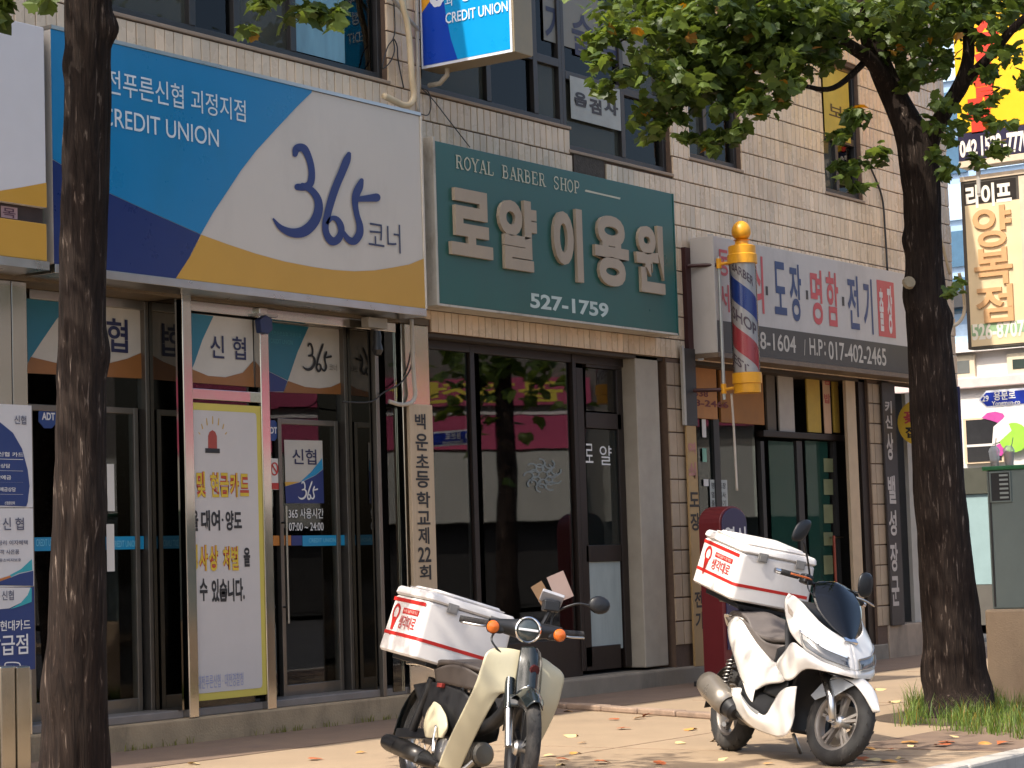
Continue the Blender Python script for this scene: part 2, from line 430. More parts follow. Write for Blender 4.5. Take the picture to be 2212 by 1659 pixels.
# upper windows
film_w = mk('window_film', '#777469', rough=.45, var=.15, vscale=3)
win_glass = mk_glass('upper_glass', (.42, .46, .42), refl=.55)
dusty = mk_glass('dusty_glass', (.35, .38, .35), refl=.55, film=.32, filmc=S('#74756a'))
def window(x0, x1, z0, z1, mull, rails, ydeep=.10, fr=.055):
    mb = MB()
    mb.box(x0, x0 + fr, ydeep - .04, ydeep + .04, z0, z1); mb.box(x1 - fr, x1, ydeep - .04, ydeep + .04, z0, z1)
    mb.box(x0 + fr, x1 - fr, ydeep - .04, ydeep + .04, z0, z0 + fr * 1.3); mb.box(x0 + fr, x1 - fr, ydeep - .04, ydeep + .04, z1 - fr, z1)
    for mx_ in mull: mb.box(mx_ - .035, mx_ + .035, ydeep - .045, ydeep + .035, z0 + fr * 1.3, z1 - fr)
    pts = [x0 + fr] + list(mull) + [x1 - fr]
    for rz in rails:
        for q in range(len(pts) - 1): mb.box(pts[q] + (.035 if q else 0), pts[q + 1] - (.035 if q < len(pts) - 2 else 0), ydeep - .042, ydeep + .038, rz - .04, rz + .04)
    w = mb.build('window', window_black, bld, bevel=.004)
    zz = [z0 + fr] + list(rails) + [z1 - fr]
    for q in range(len(pts) - 1):
        for r in range(len(zz) - 1):
            MB().box(pts[q] + .02, pts[q + 1] - .02, ydeep, ydeep + .006, zz[r] + .02, zz[r + 1] - .02).build('pane', win_glass if (q + r) % 2 else dusty, w)
    MB().box(x0, x1, ydeep + .09, ydeep + .1, z0, z1).build('blind', mk('dim_blind', '#3f4441', rough=.8, var=.35, vscale=2.5, stretch=(3, 1, .4)), w)
    return w
window(*WIN[0][:3], 7.3, (12.25, 12.75, 13.42), (6.2,))
window(*WIN[1][:3], 7.3, (16.1, 16.85), (5.95,))
w_mid = window(*WIN[2][:3], 7.3, (18.35,), (5.86,))
w_nar = window(*WIN[3], (19.95,), (6.05,))
w_right = window(*WIN[4], (22.95,), (6.02,))
for (x0, x1, z0, z1) in WIN[:1]:
    MB().box(13.46, 14.1, .085, .088, SILL + .09, 6.16).build('blue_film', mk('blue_window_film', '#6f95a3', rough=.4, var=.3, vscale=2, stretch=(3, 1, .6)), bld)
# lettering film on the window over the barber sign
o = MB(); frect(o, (1171, -40), (1393, 152), .082, .085); wf = o.build('lettering_film', film_w, bld)
navy_l = mk('navy_lettering', '#2a2f48', rough=.5, var=.2)
ftext('lettering', [('기', (1176, 2), (1216, 104)), ('술', (1234, 24), (1285, 130)), ('학', (1292, 40), (1345, 145))], .079, navy_l, wf, .02)
o = MB(); frect(o, (1231, 163), (1342, 283), .052, .055); wf2 = o.build('lettering_film', mk('pale_film', '#9fa29c', rough=.5, var=.2, vscale=4), bld)
ftext('lettering', [('음', (1240, 196), (1268, 234)), ('검', (1272, 210), (1300, 250)), ('사', (1304, 214), (1336, 252))], .049, mk('black_lettering', (.03, .03, .035), rough=.5), wf2, .05)
o = MB(); frect(o, (1776, 140), (1838, 310), .052, .055); wf3 = o.build('yellow_film', mk('yellow_film', '#b9a03f', rough=.45, var=.25, vscale=3), bld)
ftext('lettering', [('보', (1790, 222), (1822, 258))], .049, mk('brown_lettering', '#3b2c16', rough=.5), wf3, .01)
# ================================================================ credit union shopfront
YD = .30                                                   # plane of the recessed doors
teal = mk('film_teal', '#1f6a80', rough=.4, var=.06); filmw = mk('film_white', '#b9b4aa', rough=.4, var=.06)
brown = mk('film_brown', '#8a5a2c', rough=.4, var=.08); navy = mk('vinyl_navy', '#1b2f6b', rough=.35, var=.05)
cyan = mk('vinyl_cyan', '#1487b4', rough=.35, var=.05); gold = mk('vinyl_gold', '#c79a3a', rough=.35, var=.05)
ink = mk('navy_ink', '#20244a', rough=.4, var=.05); paper = mk('paper', '#d3cfc8', rough=.7, var=.04)
orange_v = mk('vinyl_orange', '#c07a35', rough=.4, var=.05); black_ink = mk('black_ink', (.018, .018, .02), rough=.5, var=.1)
white_ink = mk('white_ink', '#d8d8d6', rough=.45, var=.04)
mirror_dark = mk('dark_mirror_panel', (.16, .15, .135), rough=.04, metal=1.0, var=.05, rvar=.02)
MB().box(BX0, 15.0, -.03, .62, -.05, .185).build('front_step', conc_m, bld, bevel=.015)
MB().box(BX0, 15.0, .04, .62, .185, .245).build('threshold', mk('threshold_stone', '#77706a', rough=.5, var=.15, bump=.1), bld, bevel=.008)
# room behind the glass
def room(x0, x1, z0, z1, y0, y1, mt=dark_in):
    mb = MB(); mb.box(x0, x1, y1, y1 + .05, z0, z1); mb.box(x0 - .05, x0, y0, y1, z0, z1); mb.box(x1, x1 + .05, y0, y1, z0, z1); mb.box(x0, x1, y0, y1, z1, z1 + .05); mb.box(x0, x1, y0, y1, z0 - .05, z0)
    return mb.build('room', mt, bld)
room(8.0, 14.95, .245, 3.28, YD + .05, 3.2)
atm = mk('cash_machine_grey', '#5a5f66', rough=.4, var=.1)
for x in (11.6, 12.5, 14.0): MB().box(x, x + .6, 2.2, 2.9, .25, 1.7).build('cash_machine', atm, bld, bevel=.03)
# soffit and header under the sign
MB().box(BX0, 15.0, -.02, YD + .06, 3.285, 3.338).build('soffit', mk('soffit_panel', '#5c4f3c', rough=.6, var=.2), bld)
z_h = 3.03
def header(tl, br, y, th=.05, mt=steel_m, name='header_rail'):
    o = MB(); frect(o, tl, br, y, y + th); return o.build(name, mt, bld, bevel=.004)
MB().box(fac(60, 640, YD)[0], fac(318, 670, YD)[0], YD - .02, YD + .03, 3.215, 3.284).build('header_rail', steel_dull, bld, bevel=.004)
MB().box(fac(409, 660, .03)[0], 14.6, .02, .08, 3.205, 3.284).build('header_rail', steel_m, bld, bevel=.004)
MB().box(fac(578, 690, YD)[0], fac(745, 700, YD)[0], YD - .02, YD + .03, 3.23, 3.284).build('header_rail', steel_dull, bld, bevel=.004)
# recessed door bays
def leaf(tl, br, y, handle=None, fw=.045, bot=.13):
    x0, z1 = fac(*tl, y); x1, z0 = fac(*br, y); mb = MB()
    mb.box(x0, x0 + fw, y, y + .045, z0, z1); mb.box(x1 - fw, x1, y, y + .045, z0, z1)
    mb.box(x0 + fw, x1 - fw, y + .001, y + .044, z1 - fw, z1); mb.box(x0 + fw, x1 - fw, y + .001, y + .044, z0, z0 + bot)
    d = mb.build('glass_door', frame_m, bld, bevel=.004)
    MB().box(x0 + fw - .005, x1 - fw + .005, y + .018, y + .026, z0 + bot - .005, z1 - fw + .005).build('pane', glass_m, d)
    if handle:
        hx = x0 + (x1 - x0) * handle
        MB().tube([(hx, y - .05, z0 + .62), (hx, y - .05, z0 + 1.55)], .013, 10).tube([(hx, y - .05, z0 + .75), (hx, y + .02, z0 + .75)], .009, 8).tube([(hx, y - .05, z0 + 1.42), (hx, y + .02, z0 + 1.42)], .009, 8).build('handle', steel_m, d, smooth=True)
    return d
def pane_px(tl, br, y, mt=glass_m, name='fixed_pane'):
    o = MB(); frect(o, tl, br, y, y + .008); return o.build(name, mt, bld)
leaf((60, 872), (186, 1549), YD, .9); leaf((187, 876), (310, 1545), YD, .12)
pane_px((60, 640), (310, 884), YD + .02)
xc1 = fac(318, 1000, YD)[0]
MB().box(xc1 - .03, xc1 + .01, YD - .03, YD + .05, .245, 3.28).build('door_post', frame_m, bld, bevel=.004)
MB().box(xc1 + .012, xc1 + .03, .0, YD, .245, 3.28).build('side_panel', mirror_dark, bld)
px0 = fac(400, 1000, -.03)[0]
MB().box(px0, px0 + .10, -.03, .05, .185, fac(400, 634, -.03)[1]).build('steel_post', steel_m, bld, bevel=.006)
# middle bay, fixed glass behind the banner
pane_px((411, 690), (552, 1540), .06)
px1 = fac(568, 1000, -.02)[0]
MB().box(px1, px1 + .10, -.02, .07, .185, 3.28).build('steel_post', steel_m, bld, bevel=.006)
header((411, 838), (556, 870), .04, .04)
# right bay
pane_px((580, 690), (745, 912), YD + .02)
leaf((600, 903), (745, 1503), YD, .02)
pane_px((578, 905), (600, 1500), YD + .02)
xc3 = fac(750, 1100, YD)[0]
MB().box(xc3 - .03, xc3 + .012, YD - .03, YD + .05, .245, 3.28).build('door_post', frame_m, bld, bevel=.004)
MB().box(xc3 + .014, xc3 + .03, .05, YD, .245, 3.28).build('side_panel', mirror_dark, bld)
fx = fac(819, 1100, .0)[0]
MB().box(fx, fx + .045, .0, .05, .185, 3.28).build('door_post', frame_m, bld, bevel=.004)
pane_px((829, 700), (876, 1492), .03)
MB().box(fac(874, 1000, .0)[0], 15.02, .0, .09, .185, 3.283).build('steel_pilaster', steel_m, bld, bevel=.006)
# left stainless wall
for a_, c_ in ((-140, -20), (-19, 24), (25, 58)):
    MB().box(fac(a_, 700, .02)[0] + .004, fac(c_, 700, .02)[0], .02, .1, .185, 3.28).build('steel_panel', steel_m, bld, bevel=.003)
MB().box(BX0, fac(-141, 700, .02)[0], .03, .12, .185, 3.28).build('end_wall', mk('pillar_paint', '#9c9384'), bld)
# films over the doors
def film(name, pts, y, mt, parent): o = MB(); fpoly(o, pts, y, .002); return o.build(name, mt, parent)
y1 = YD + .016
base = film('film_band', [(57, 634), (309, 672), (312, 818), (59, 806)], y1, filmw, bld)
film('film_teal_area', [(57, 634), (160, 650), (122, 690), (90, 737), (67, 772), (60, 784)], y1 - .003, teal, base)
film('film_brown_area', [(60, 786), (67, 771), (122, 784), (175, 791), (226, 787), (275, 775), (310, 760), (312, 818), (59, 806)], y1 - .0045, brown, base)
ftext('lettering', [('신', (168, 676), (212, 752)), ('협', (230, 686), (277, 763))], y1 - .006, ink, base, .015)
y2 = .05
base = film('film_band', [(409, 676), (545, 691), (549, 836), (411, 826)], y2, filmw, bld)
film('film_teal_area', [(409, 676), (461, 683), (437, 735), (420, 785), (413, 800)], y2 - .003, teal, base)
film('film_brown_area', [(411, 798), (414, 797), (450, 812), (487, 815), (525, 805), (547, 780), (549, 836), (411, 826)], y2 - .0045, brown, base)
ftext('lettering', [('신', (454, 723), (485, 775)), ('협', (502, 726), (532, 778))], y2 - .006, ink, base, .012)
base = film('film_band', [(577, 696), (735, 712), (738, 852), (580, 846)], y1, filmw, bld)
film('film_teal_area', [(577, 696), (667, 706), (643, 760), (622, 822), (579, 801)], y1 - .003, teal, base)
film('film_navy_area', [(579, 802), (621, 823), (613, 846), (580, 846)], y1 - .0035, navy, base)
film('film_brown_area', [(614, 845), (623, 823), (660, 836), (690, 839), (715, 836), (737, 826), (738, 852), (612, 848)], y1 - .0045, brown, base)
S365 = ([(636, 334, 9), (640, 321, 14), (655, 321, 14), (667, 345, 12), (672, 372, 12), (669, 396, 13), (656, 404, 13), (642, 404, 12)],
        [(652, 401, 10), (672, 412, 12), (685, 432, 14), (686, 456, 16), (676, 481, 18), (655, 500, 19), (630, 503, 16), (605, 492, 10), (588, 472, 3)],
        [(752, 333, 8), (747, 347, 14), (737, 372, 14), (725, 400, 14), (714, 432, 14), (706, 462, 13), (701, 487, 12), (704, 507, 12), (715, 521, 15), (727, 518, 14), (735, 503, 12), (734, 488, 12), (726, 474, 10), (714, 472, 8), (704, 484, 6)],
        [(779, 390, 8), (774, 404, 14), (767, 421, 14), (765, 441, 11), (769, 465, 10), (775, 487, 12), (774, 506, 14), (763, 521, 14), (750, 517, 11), (738, 500, 7)],
        [(768, 431, 9), (790, 429, 12), (811, 427, 15)])
B365 = (fac(587, 470, -.3)[0], fac(815, 430, -.3)[0], fac(720, 529, -.3)[1], fac(645, 314, -.3)[1])
def brush365(mb, tl, br, Y, full=False):
    """the handwritten figure, drawn on the big sign and repeated smaller elsewhere"""
    x0, z1 = fac(*tl, Y); x1, z0 = fac(*br, Y)
    for i, P in enumerate(S365):
        def cv(a, b, k=.0012 * i):
            X, Z = fac(a, b, -.3)
            if full: return (X, Y - k, Z)
            return (x0 + (x1 - x0) * (X - B365[0]) / (B365[1] - B365[0]), Y - k, z0 + (z1 - z0) * (Z - B365[2]) / (B365[3] - B365[2]))
        fstroke(mb, [(a, b, w * 1.2) for a, b, w in P], Y, 6, cv)
    return mb
o = MB(); brush365(o, (652, 740), (716, 806), y1 - .0065); o.build('lettering', black_ink, base)
pale_teal = mk('pale_teal_ink', '#4f97a6', rough=.5)
ftext('lettering', [('대전푸른신협 괴정지점', (584, 714), (650, 729)), ('CREDIT UNION', (584, 731), (632, 745))], y1 - .006, pale_teal, base)
ftext('lettering', [('코너', (711, 786), (728, 802))], y1 - .007, mk('grey_ink', '#6f6c66', rough=.5), base)
# stickers on the doors
ys = YD + .012
base = film('door_sticker', [(614, 950), (696, 952), (700, 1087), (618, 1087)], ys, filmw, bld)
film('sticker_navy', [(616, 1051), (655, 1040), (682, 1027), (698, 1014), (700, 1087), (618, 1087)], ys - .002, navy, base)
film('sticker_cyan', [(648, 1042), (672, 1020), (696, 990), (697.5, 1013), (682, 1026)], ys - .003, cyan, base)
film('sticker_gold', [(615.5, 1041), (647, 1041), (617, 1050)], ys - .004, gold, base)
ftext('lettering', [('신협', (631, 969), (684, 1004))], ys - .003, ink, base, .012)
o = MB(); brush365(o, (643, 1040), (686, 1080), ys - .0055); o.build('lettering', white_ink, base)
ftext('opening_hours', [('365 사용시간', (623, 1098), (699, 1120)), ('07:00 ~ 24:00', (624, 1129), (699, 1146))], ys, white_ink, bld, .004)
for x0, x1, mt in ((589, 629, orange_v), (629.5, 653, navy), (653.5, 745, cyan)):
    o = MB(); frect(o, (x0, 1157 + (x0 - 589) * -.0), (x1, 1178), ys, ys + .003); o.build('waist_band', mt, bld)
ftext('lettering', [('CREDIT UNION', (667, 1163), (725, 1171))], ys - .003, mk('light_cyan_ink', '#7cc2da', rough=.5), bld)
o = MB(); frect(o, (73, 1161), (311, 1186), ys, ys + .003); o.build('waist_band', cyan, bld)
ftext('lettering', [('CREDIT UNION', (78, 1165), (128, 1179)), ('CREDIT UNION', (243, 1168), (296, 1181))], ys - .003, mk('light_cyan_ink', '#7cc2da'), bld)
o = MB(); frect(o, (231, 1002), (248, 1104), ys - .02, ys - .018); o.build('notice_strip', paper, bld); o = MB(); frect(o, (230, 1132), (248, 1234), ys - .02, ys - .018); 
o.build('notice_strip', paper, bld)
# security badges
def badge(cx, cy, r, y, h=1.0):
    mb = MB(); P = [(cx + r * .82 * cos(a * pi / 4 + pi / 8), cy + r * h * sin(a * pi / 4 + pi / 8)) for a in range(8)]
    fpoly(mb, P, y, .004); b = mb.build('security_badge', mk('badge_blue', '#1c3f7c', rough=.35), bld)
    ftext('lettering', [('ADT', (cx - r * .5, cy - r * .35), (cx + r * .55, cy + r * .3))], y - .002, white_ink, b, .03)
badge(104, 900, 27, ys); badge(586, 930, 24, ys)
o = MB(); frect(o, (582, 990), (604, 1058), ys - .004, ys - .002); ns = o.build('no_smoking_notice', paper, bld)
red_ink = mk('red_ink', '#b3352e', rough=.45)
o = MB(); frect(o, (583.5, 1043), (603.5, 1057), ys - .0065, ys - .005); o.build('red_strip', red_ink, ns)
o = MB(); fstroke(o, [(593 + 7 * cos(a * pi / 6), 1013 + 13 * sin(a * pi / 6), 3) for a in range(13)], ys - .0065, 3); fstroke(o, [(587, 1003, 3), (599, 1023, 3)], ys - .0075, 2); o.build('prohibition_ring', red_ink, ns)

barber_glass = mk_glass('barber_glass', (.62, .66, .64), ior=1.62)
# ================================================================ barber shopfront
YB = .17
MB().box(15.06, 19.42, -.06, .6, -.05, .165).build('front_step', mk('step_grey', '#857b6c', rough=.9, var=.16, vscale=4, bump=.35, dirt='#4a443c', damt=.6), bld, bevel=.02)
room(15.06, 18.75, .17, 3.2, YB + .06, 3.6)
MB().box(15.05, 19.3, 0.03, YB + .06, 3.2, 3.232).build('soffit', mk('barber_soffit', '#3e342a', rough=.7, var=.2), bld)
fr = MB()
def fr_px(tl, br, y=YB, th=.07): frect(fr, tl, br, y, y + th)
fr_px((917, 724), (925, 1480)); fr_px((1024, 748), (1036, 1466)); fr_px((1243, 765), (1259, 1450), YB - .01, .09); fr_px((1352, 780), (1372, 1443), YB - .01, .09)
x0 = fac(917, 800, YB)[0]; x1 = fac(1372, 800, YB)[0]
fr.box(x0, x1, YB + .002, YB + .068, 3.12, 3.2); fr.box(x0, fac(1259, 1400, YB)[0] - .002, YB + .003, YB + .066, .165, .52)
bf = fr.build('shop_frame', wood_m, bld, bevel=.005)
for tl, br in (((923, 735), (1027, 1420)), ((1034, 757), (1246, 1405))):
    o = MB(); frect(o, tl, br, YB + .03, YB + .038); o.build('pane', barber_glass, bf)
# door with two lights and a frosted lower panel
dr = MB()
def d_px(tl, br): frect(dr, tl, br, YB + .012, YB + .062)
d_px((1258.5, 795), (1266, 1442)); d_px((1343, 800), (1353, 1440)); d_px((1266, 778), (1343, 800)); d_px((1266, 890), (1343, 928)); d_px((1266, 1178), (1343, 1212)); d_px((1266, 1398), (1343, 1442))
door = dr.build('door', wood_m, bld, bevel=.004)
for tl, br, mt in (((1264, 795), (1345, 892), barber_glass), ((1264, 926), (1345, 1180), mk_glass('door_glass', (.45, .5, .49), film=.12, filmc=S('#3f4a48'))), ((1264, 1210), (1346, 1400), mk('frosted_panel', '#97a19e', rough=.5, var=.12, vscale=5, stretch=(2, 2, .5)))):
    o = MB(); frect(o, tl, br, YB + .03, YB + .038); o.build('pane', mt, door)
o = MB(); frect(o, (1264, 700), (1345, 780), YB + .03, YB + .038); o.build('pane', barber_glass, bf)
ftext('lettering', [('로', (1264, 958), (1282, 1000)), ('얄', (1295, 962), (1322, 1005))], YB + .026, white_ink, door, .0)
# etched flower emblem on the big pane
fl = MB(); k = 0
for r, nn, w in ((38, 9, 3.2), (24, 7, 3.0)):
    for a in range(nn):
        t = 2 * pi * a / nn + r; c0 = (1173 + r * .82 * cos(t), 1027 + r * .72 * sin(t)); k += 1
        fstroke(fl, [(c0[0] + 13 * .8 * cos(q * pi / 4 + t), c0[1] + 9 * sin(q * pi / 4 + t), w) for q in range(7)], YB + .026 - .0006 * (k % 5), 3)
fl.build('etched_flower', mk('etched_white', '#7d8584', rough=.8), bf)
# wall clock seen through the fanlight
# pale plaster pillar and dark slot
o = MB(); frect(o, (1371, 752), (1445, 1437), .03, .3); o.build('plaster_pillar', mk('pillar_paint', '#9c9384', rough=.75, var=.12, vscale=3, dirt='#655c50', damt=.4), bld, bevel=.01)
# tiled piers: large tiles, two columns
def pier(xa, xb, cols, z0, z1, yf, split=.5, name='pier'):
    p = MB().box(xa, xb, yf, yf + .28, z0, z1).build(name, grout_m, bld); w = (xb - xa)
    ptile = mk('pier_tile', '#a08d76', rough=.4, var=.12, vscale=4, tone=True, dirt='#5f5144', dscale=2, damt=.5)
    z = Z00 - 18 * RP
    edges = [xa] + [xa + w * s_ for s_ in cols] + [xb]
    while z < z1:
        zz0, zz1 = max(z + .007, z0 + .01), min(z + RP - .007, z1 - .004); z += RP
        if zz1 - zz0 < .05: continue
        for q in range(len(edges) - 1):
            mb = MB(); slab(mb, edges[q] + .006, edges[q + 1] - .006, zz0, zz1, yf - .014 + random.gauss(0, .001), yf, .005, random.gauss(0, .008), 0); mb.tone = [tonev()] * 12
            mb.build('tile', ptile, p)
    return p
PXA, PXB = fac(1449, 1100, .0)[0], fac(1486, 1100, .0)[0]
pier(PXA, PXB, (.45,), .165, 3.23, .0)
PX2A, PX2B = fac(1880, 1000, .0)[0], fac(1911, 1000, .0)[0]
pier(PX2A, PX2B, (.3,), .05, 3.23, .0)
MB().box(BX1 - .5, BX1, .0, .3, 0, 3.23).build('wall', grout_m, bld)
# tiles on the corner pier
pier(BX1 - .52, BX1 - .002, (.2, .4, .6, .8), 2.75, 3.23, .0)

# ================================================================ key and stamp shopfront
YT = .22
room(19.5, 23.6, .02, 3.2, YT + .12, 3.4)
MB().box(19.25, 24.0, .03, YT + .1, 3.2, 3.232).build('soffit', mk('barber_soffit', '#3e342a'), bld)
def tbox(name, tl, br, y, th, mt, bev=.003): o = MB(); frect(o, tl, br, y, y + th); return o.build(name, mt, bld, bevel=bev)
ply = mk('orange_board', '#b37a45', rough=.6, var=.14, vscale=5); 
sb = tbox('sign_board', (1500, 793), (1551, 906), YT - .02, .03, ply)
ftext('lettering', [('538', (1499, 842), (1530, 858)), ('8-2466', (1500, 862), (1574, 882))], YT - .025, mk('maroon_ink', '#6b2321', rough=.5), sb, .02)
tbox('sign_board', (1554, 797), (1652, 918), YT - .01, .03, mk('brown_board', '#97642f', rough=.6, var=.14))
tbox('lintel_board', (1654, 800), (1678, 935), YT, .03, mk('olive_board', '#5d5245', rough=.7))
tbox('white_board', (1680, 800), (1718, 937), YT - .02, .02, mk('dirty_white_board', '#a89e92', rough=.7, var=.1))
tbox('yellow_board', (1741, 800), (1775, 935), YT - .02, .02, mk('yellow_board', '#b08f38', rough=.6, var=.14))
ps = tbox('price_strip', (1776, 795), (1797, 937), YT - .03, .01, mk('peach_strip', '#c19a78', rough=.6))
ftext('lettering', [('김', (1779, 810), (1793, 832)), ('밥', (1780, 850), (1794, 872))], YT - .034, mk('faded_red_ink', '#a8463e', rough=.5), ps, .02)
tbox('yellow_board', (1798, 822), (1815, 935), YT - .02, .02, mk('yellow_board', '#b08f38'))
tbox('door_header', (1650, 929), (1832, 953), YT - .05, .10, wood_m, .006)
gd = MB(); 
for tl, br in (((1650, 953), (1662, 1430)), ((1806, 953), (1820, 1425)), ((1732, 953), (1740, 1428))): frect(gd, tl, br, YT, YT + .05)
gdo = gd.build('glass_door', mk('door_frame_dark', (.03, .028, .026), rough=.5), bld)
greeng = mk_glass('green_glass', (.30, .45, .40), refl=.5, film=.28, filmc=S('#3d6a5c'))
for tl, br in (((1660, 952), (1733, 1420)), ((1739, 952), (1807, 1420))):
    o = MB(); frect(o, tl, br, YT + .02, YT + .028); o.build('pane', greeng, gdo)
for q, (yy, hh) in enumerate(((990, 30), (1035, 34), (1090, 40), (1150, 28), (1200, 40), (1260, 36))): 
    fst = MB(); frect(fst, (1779, yy), (1800, yy + hh), YT + .012, YT + .015); fst.build('yellowed_sticker', mk('yellowed_film', '#6f7250', rough=.6, var=.2), gdo)
# pull handle with red sleeve
hx, hz = fac(1802, 1180, YT - .06)
MB().tube([(hx, YT - .06, hz + .12), (hx, YT - .06, hz - .55)], .016, 10).build('handle', mk('red_sleeve', '#8a3b26', rough=.5), gdo, smooth=True)
MB().tube([(hx, YT - .06, hz + .1), (hx + .05, YT + .02, hz + .1)], .012, 8).tube([(hx, YT - .06, hz + .1), (hx + .22, YT - .06, hz + .1)], .014, 8).build('handle_bracket', steel_m, gdo, smooth=True)
tbox('beige_panel', (1826, 815), (1872, 1405), .035, .04, mk('beige_panel', '#b59e80', rough=.7, var=.1))
tbox('door_jamb', (1872.5, 815), (1880, 1425), .03, .06, wood_m)
# left window of the key shop with notices
pane_px((1504, 905), (1650, 1440), YT + .02, mk_glass('murky_glass', (.4, .45, .43), film=.12, filmc=S('#39403c')))
tbox('window_post', (1553, 905), (1561, 1430), YT - .01, .05, mk('door_frame_dark', (.03, .028, .026)))
n1 = tbox('notice_paper', (1533, 1036), (1573, 1100), YT + .005, .003, mk('newsprint', '#a9aca6', rough=.8, var=.12, vscale=30), 0)
ftext('lettering', [('명함 도장', (1537, 1042), (1568, 1056)), ('열쇠 복사', (1537, 1062), (1568, 1076)), ('출장 전기', (1537, 1080), (1568, 1094))], YT + .002, black_ink, n1, .01)
tbox('notice_paper', (1516, 905), (1526, 945), YT + .005, .003, paper, 0); tbox('notice_paper', (1517, 968), (1527, 998), YT + .005, .003, mk('mint_paper', '#7fae98', rough=.7), 0); tbox('notice_paper', (1520, 1035), (1531, 1050), YT + .005, .003, paper, 0)
tbox('plinth', (1500, 1400), (1652, 1450), YT - .02, .1, mk('step_grey', '#857b6c'), .01)
# shop at the corner: pale door panel
tbox('pale_panel', (1955, 850), (1998, 1352), .10, .05, mk('pale_door', '#a7a399', rough=.5, var=.08))
tbox('dark_recess', (1912, 815), (1956, 1352), .16, .05, mk('dark_recess', (.03, .028, .028), rough=.6))
tbox('plinth', (1920, 1351), (2062, 1440), -.02, .3, mk('plinth_plaster', '#9c8a76', rough=.85, var=.14, dirt='#5f5446', damt=.6), .012)
tbox('glass_front', (1998, 850), (2050, 1352), .14, .02, mk_glass('shop_glass', (.72, .76, .74)))
MB().box(24.0, BX1, .6, .7, 0, 3.2).build('room', dark_in, bld)
tbox('plinth', (1878, 1395), (1922, 1440), -.03, .2, mk('step_grey', '#857b6c'), .01)
# ================================================================ large credit union sign
def sign_box(root, tl, tr, br, bl, Y, depth, mt, name='panel', side=None):
    x0 = (fac(*tl, Y)[0] + fac(*bl, Y)[0]) / 2; x1 = (fac(*tr, Y)[0] + fac(*br, Y)[0]) / 2
    z1 = (fac(*tl, Y)[1] + fac(*tr, Y)[1]) / 2; z0 = (fac(*bl, Y)[1] + fac(*br, Y)[1]) / 2
    return x0, x1, z0, z1
bw = mk('sign_white', '#c4beb5', rough=.35, var=.03, vscale=2, dirt='#a59f98', dscale=1.5, damt=.25)
sblue = mk('sign_blue', '#0a76ab', rough=.3, var=.03, vscale=2, dirt='#1d6c8c', damt=.3); snavy = mk('sign_navy', '#142a63', rough=.3, var=.04)
sgold = mk('sign_gold', '#bd9138', rough=.32, var=.04, vscale=2)
YS = -.30
x0, x1, z0, z1 = sign_box(None, (105, 62), (905, 250), (918, 667), (120, 570), YS, .2, bw)
s1 = thing('shop_sign', 'long blue and white credit union sign with handwritten 365 over the glass doors', 'shop sign', (x0, 0, z0))
MB().box(x0, x1, YS, -.02, z0, z1).build('panel', bw, s1, bevel=.004)
al = mk('aluminium_trim', (.5, .49, .47), rough=.3, metal=1, var=.08)
MB().box(x0, x1 + .012, YS - .012, -.015, z0 - .065, z0 - .002).build('bottom_trim', al, s1, bevel=.004)
MB().box(x0, x1 + .012, YS - .01, -.015, z1 + .002, z1 + .03).build('top_trim', al, s1)
MB().box(x1 + .002, x1 + .022, YS - .011, -.015, z0, z1).build('end_trim', mk('trim_ivory', '#c9c2b4', rough=.4), s1)
def clipz(pts): return pts
def spx(name, pts, y, mt, par): o = MB(); fpoly(o, pts, y, .002); return o.build(name, mt, par)
# graphic areas are cut to the sign's own edges in world metres
def spoly(name, pts, y, mt, par, xlim=None, zlim=None):
    P = []
    for p in pts:
        X, Z = fac(*p, y)
        if xlim: X = min(max(X, xlim[0]), xlim[1])
        if zlim: Z = min(max(Z, zlim[0]), zlim[1])
        P.append(Vector((X, y, Z)))
    a = sum(P[i].x * P[(i + 1) % len(P)].z - P[(i + 1) % len(P)].x * P[i].z for i in range(len(P)))
    if a < 0: P.reverse()
    return MB().prism(P, (0, .002, 0)).build(name, mt, par)
XL, ZL = (x0, x1), (z0, z1)
cb = [(673, 150), (673, 200), (640, 232), (597, 278), (553, 326), (520, 369), (490, 415), (460, 460), (434, 506)]
spoly('blue_area', [(100, 20)] + cb + [(330, 460), (230, 414), (105, 342)], YS - .004, sblue, s1, XL, ZL)
spoly('navy_area', [(105, 343.5), (230, 415), (330, 461), (433.5, 507), (410, 553), (383, 605), (110, 580)], YS - .0045, snavy, s1, XL, ZL)
spoly('gold_area', [(435, 507), (490, 527), (553, 548), (615, 565), (678, 577), (720, 583), (765, 586), (810, 584), (853, 577), (885, 571), (925, 560), (930, 700), (380, 605), (411, 554)], YS - .005, sgold, s1, XL, ZL)
ftext('lettering', [('대전푸른신협', (195, 139), (397, 236)), ('괴정지점', (412, 191), (531, 265)), ('CREDIT UNION', (219, 228), (473, 318))], YS - .008, mk('sign_lettering', '#c9d4da', rough=.35), s1, .004)
o = MB(); brush365(o, (585, 318), (814, 527), YS - .007, True); o.build('lettering', navy, s1)
ftext('lettering', [('코너', (795, 474), (866, 548))], YS - .007, mk('slate_ink', '#333a57', rough=.4), s1, -.004)

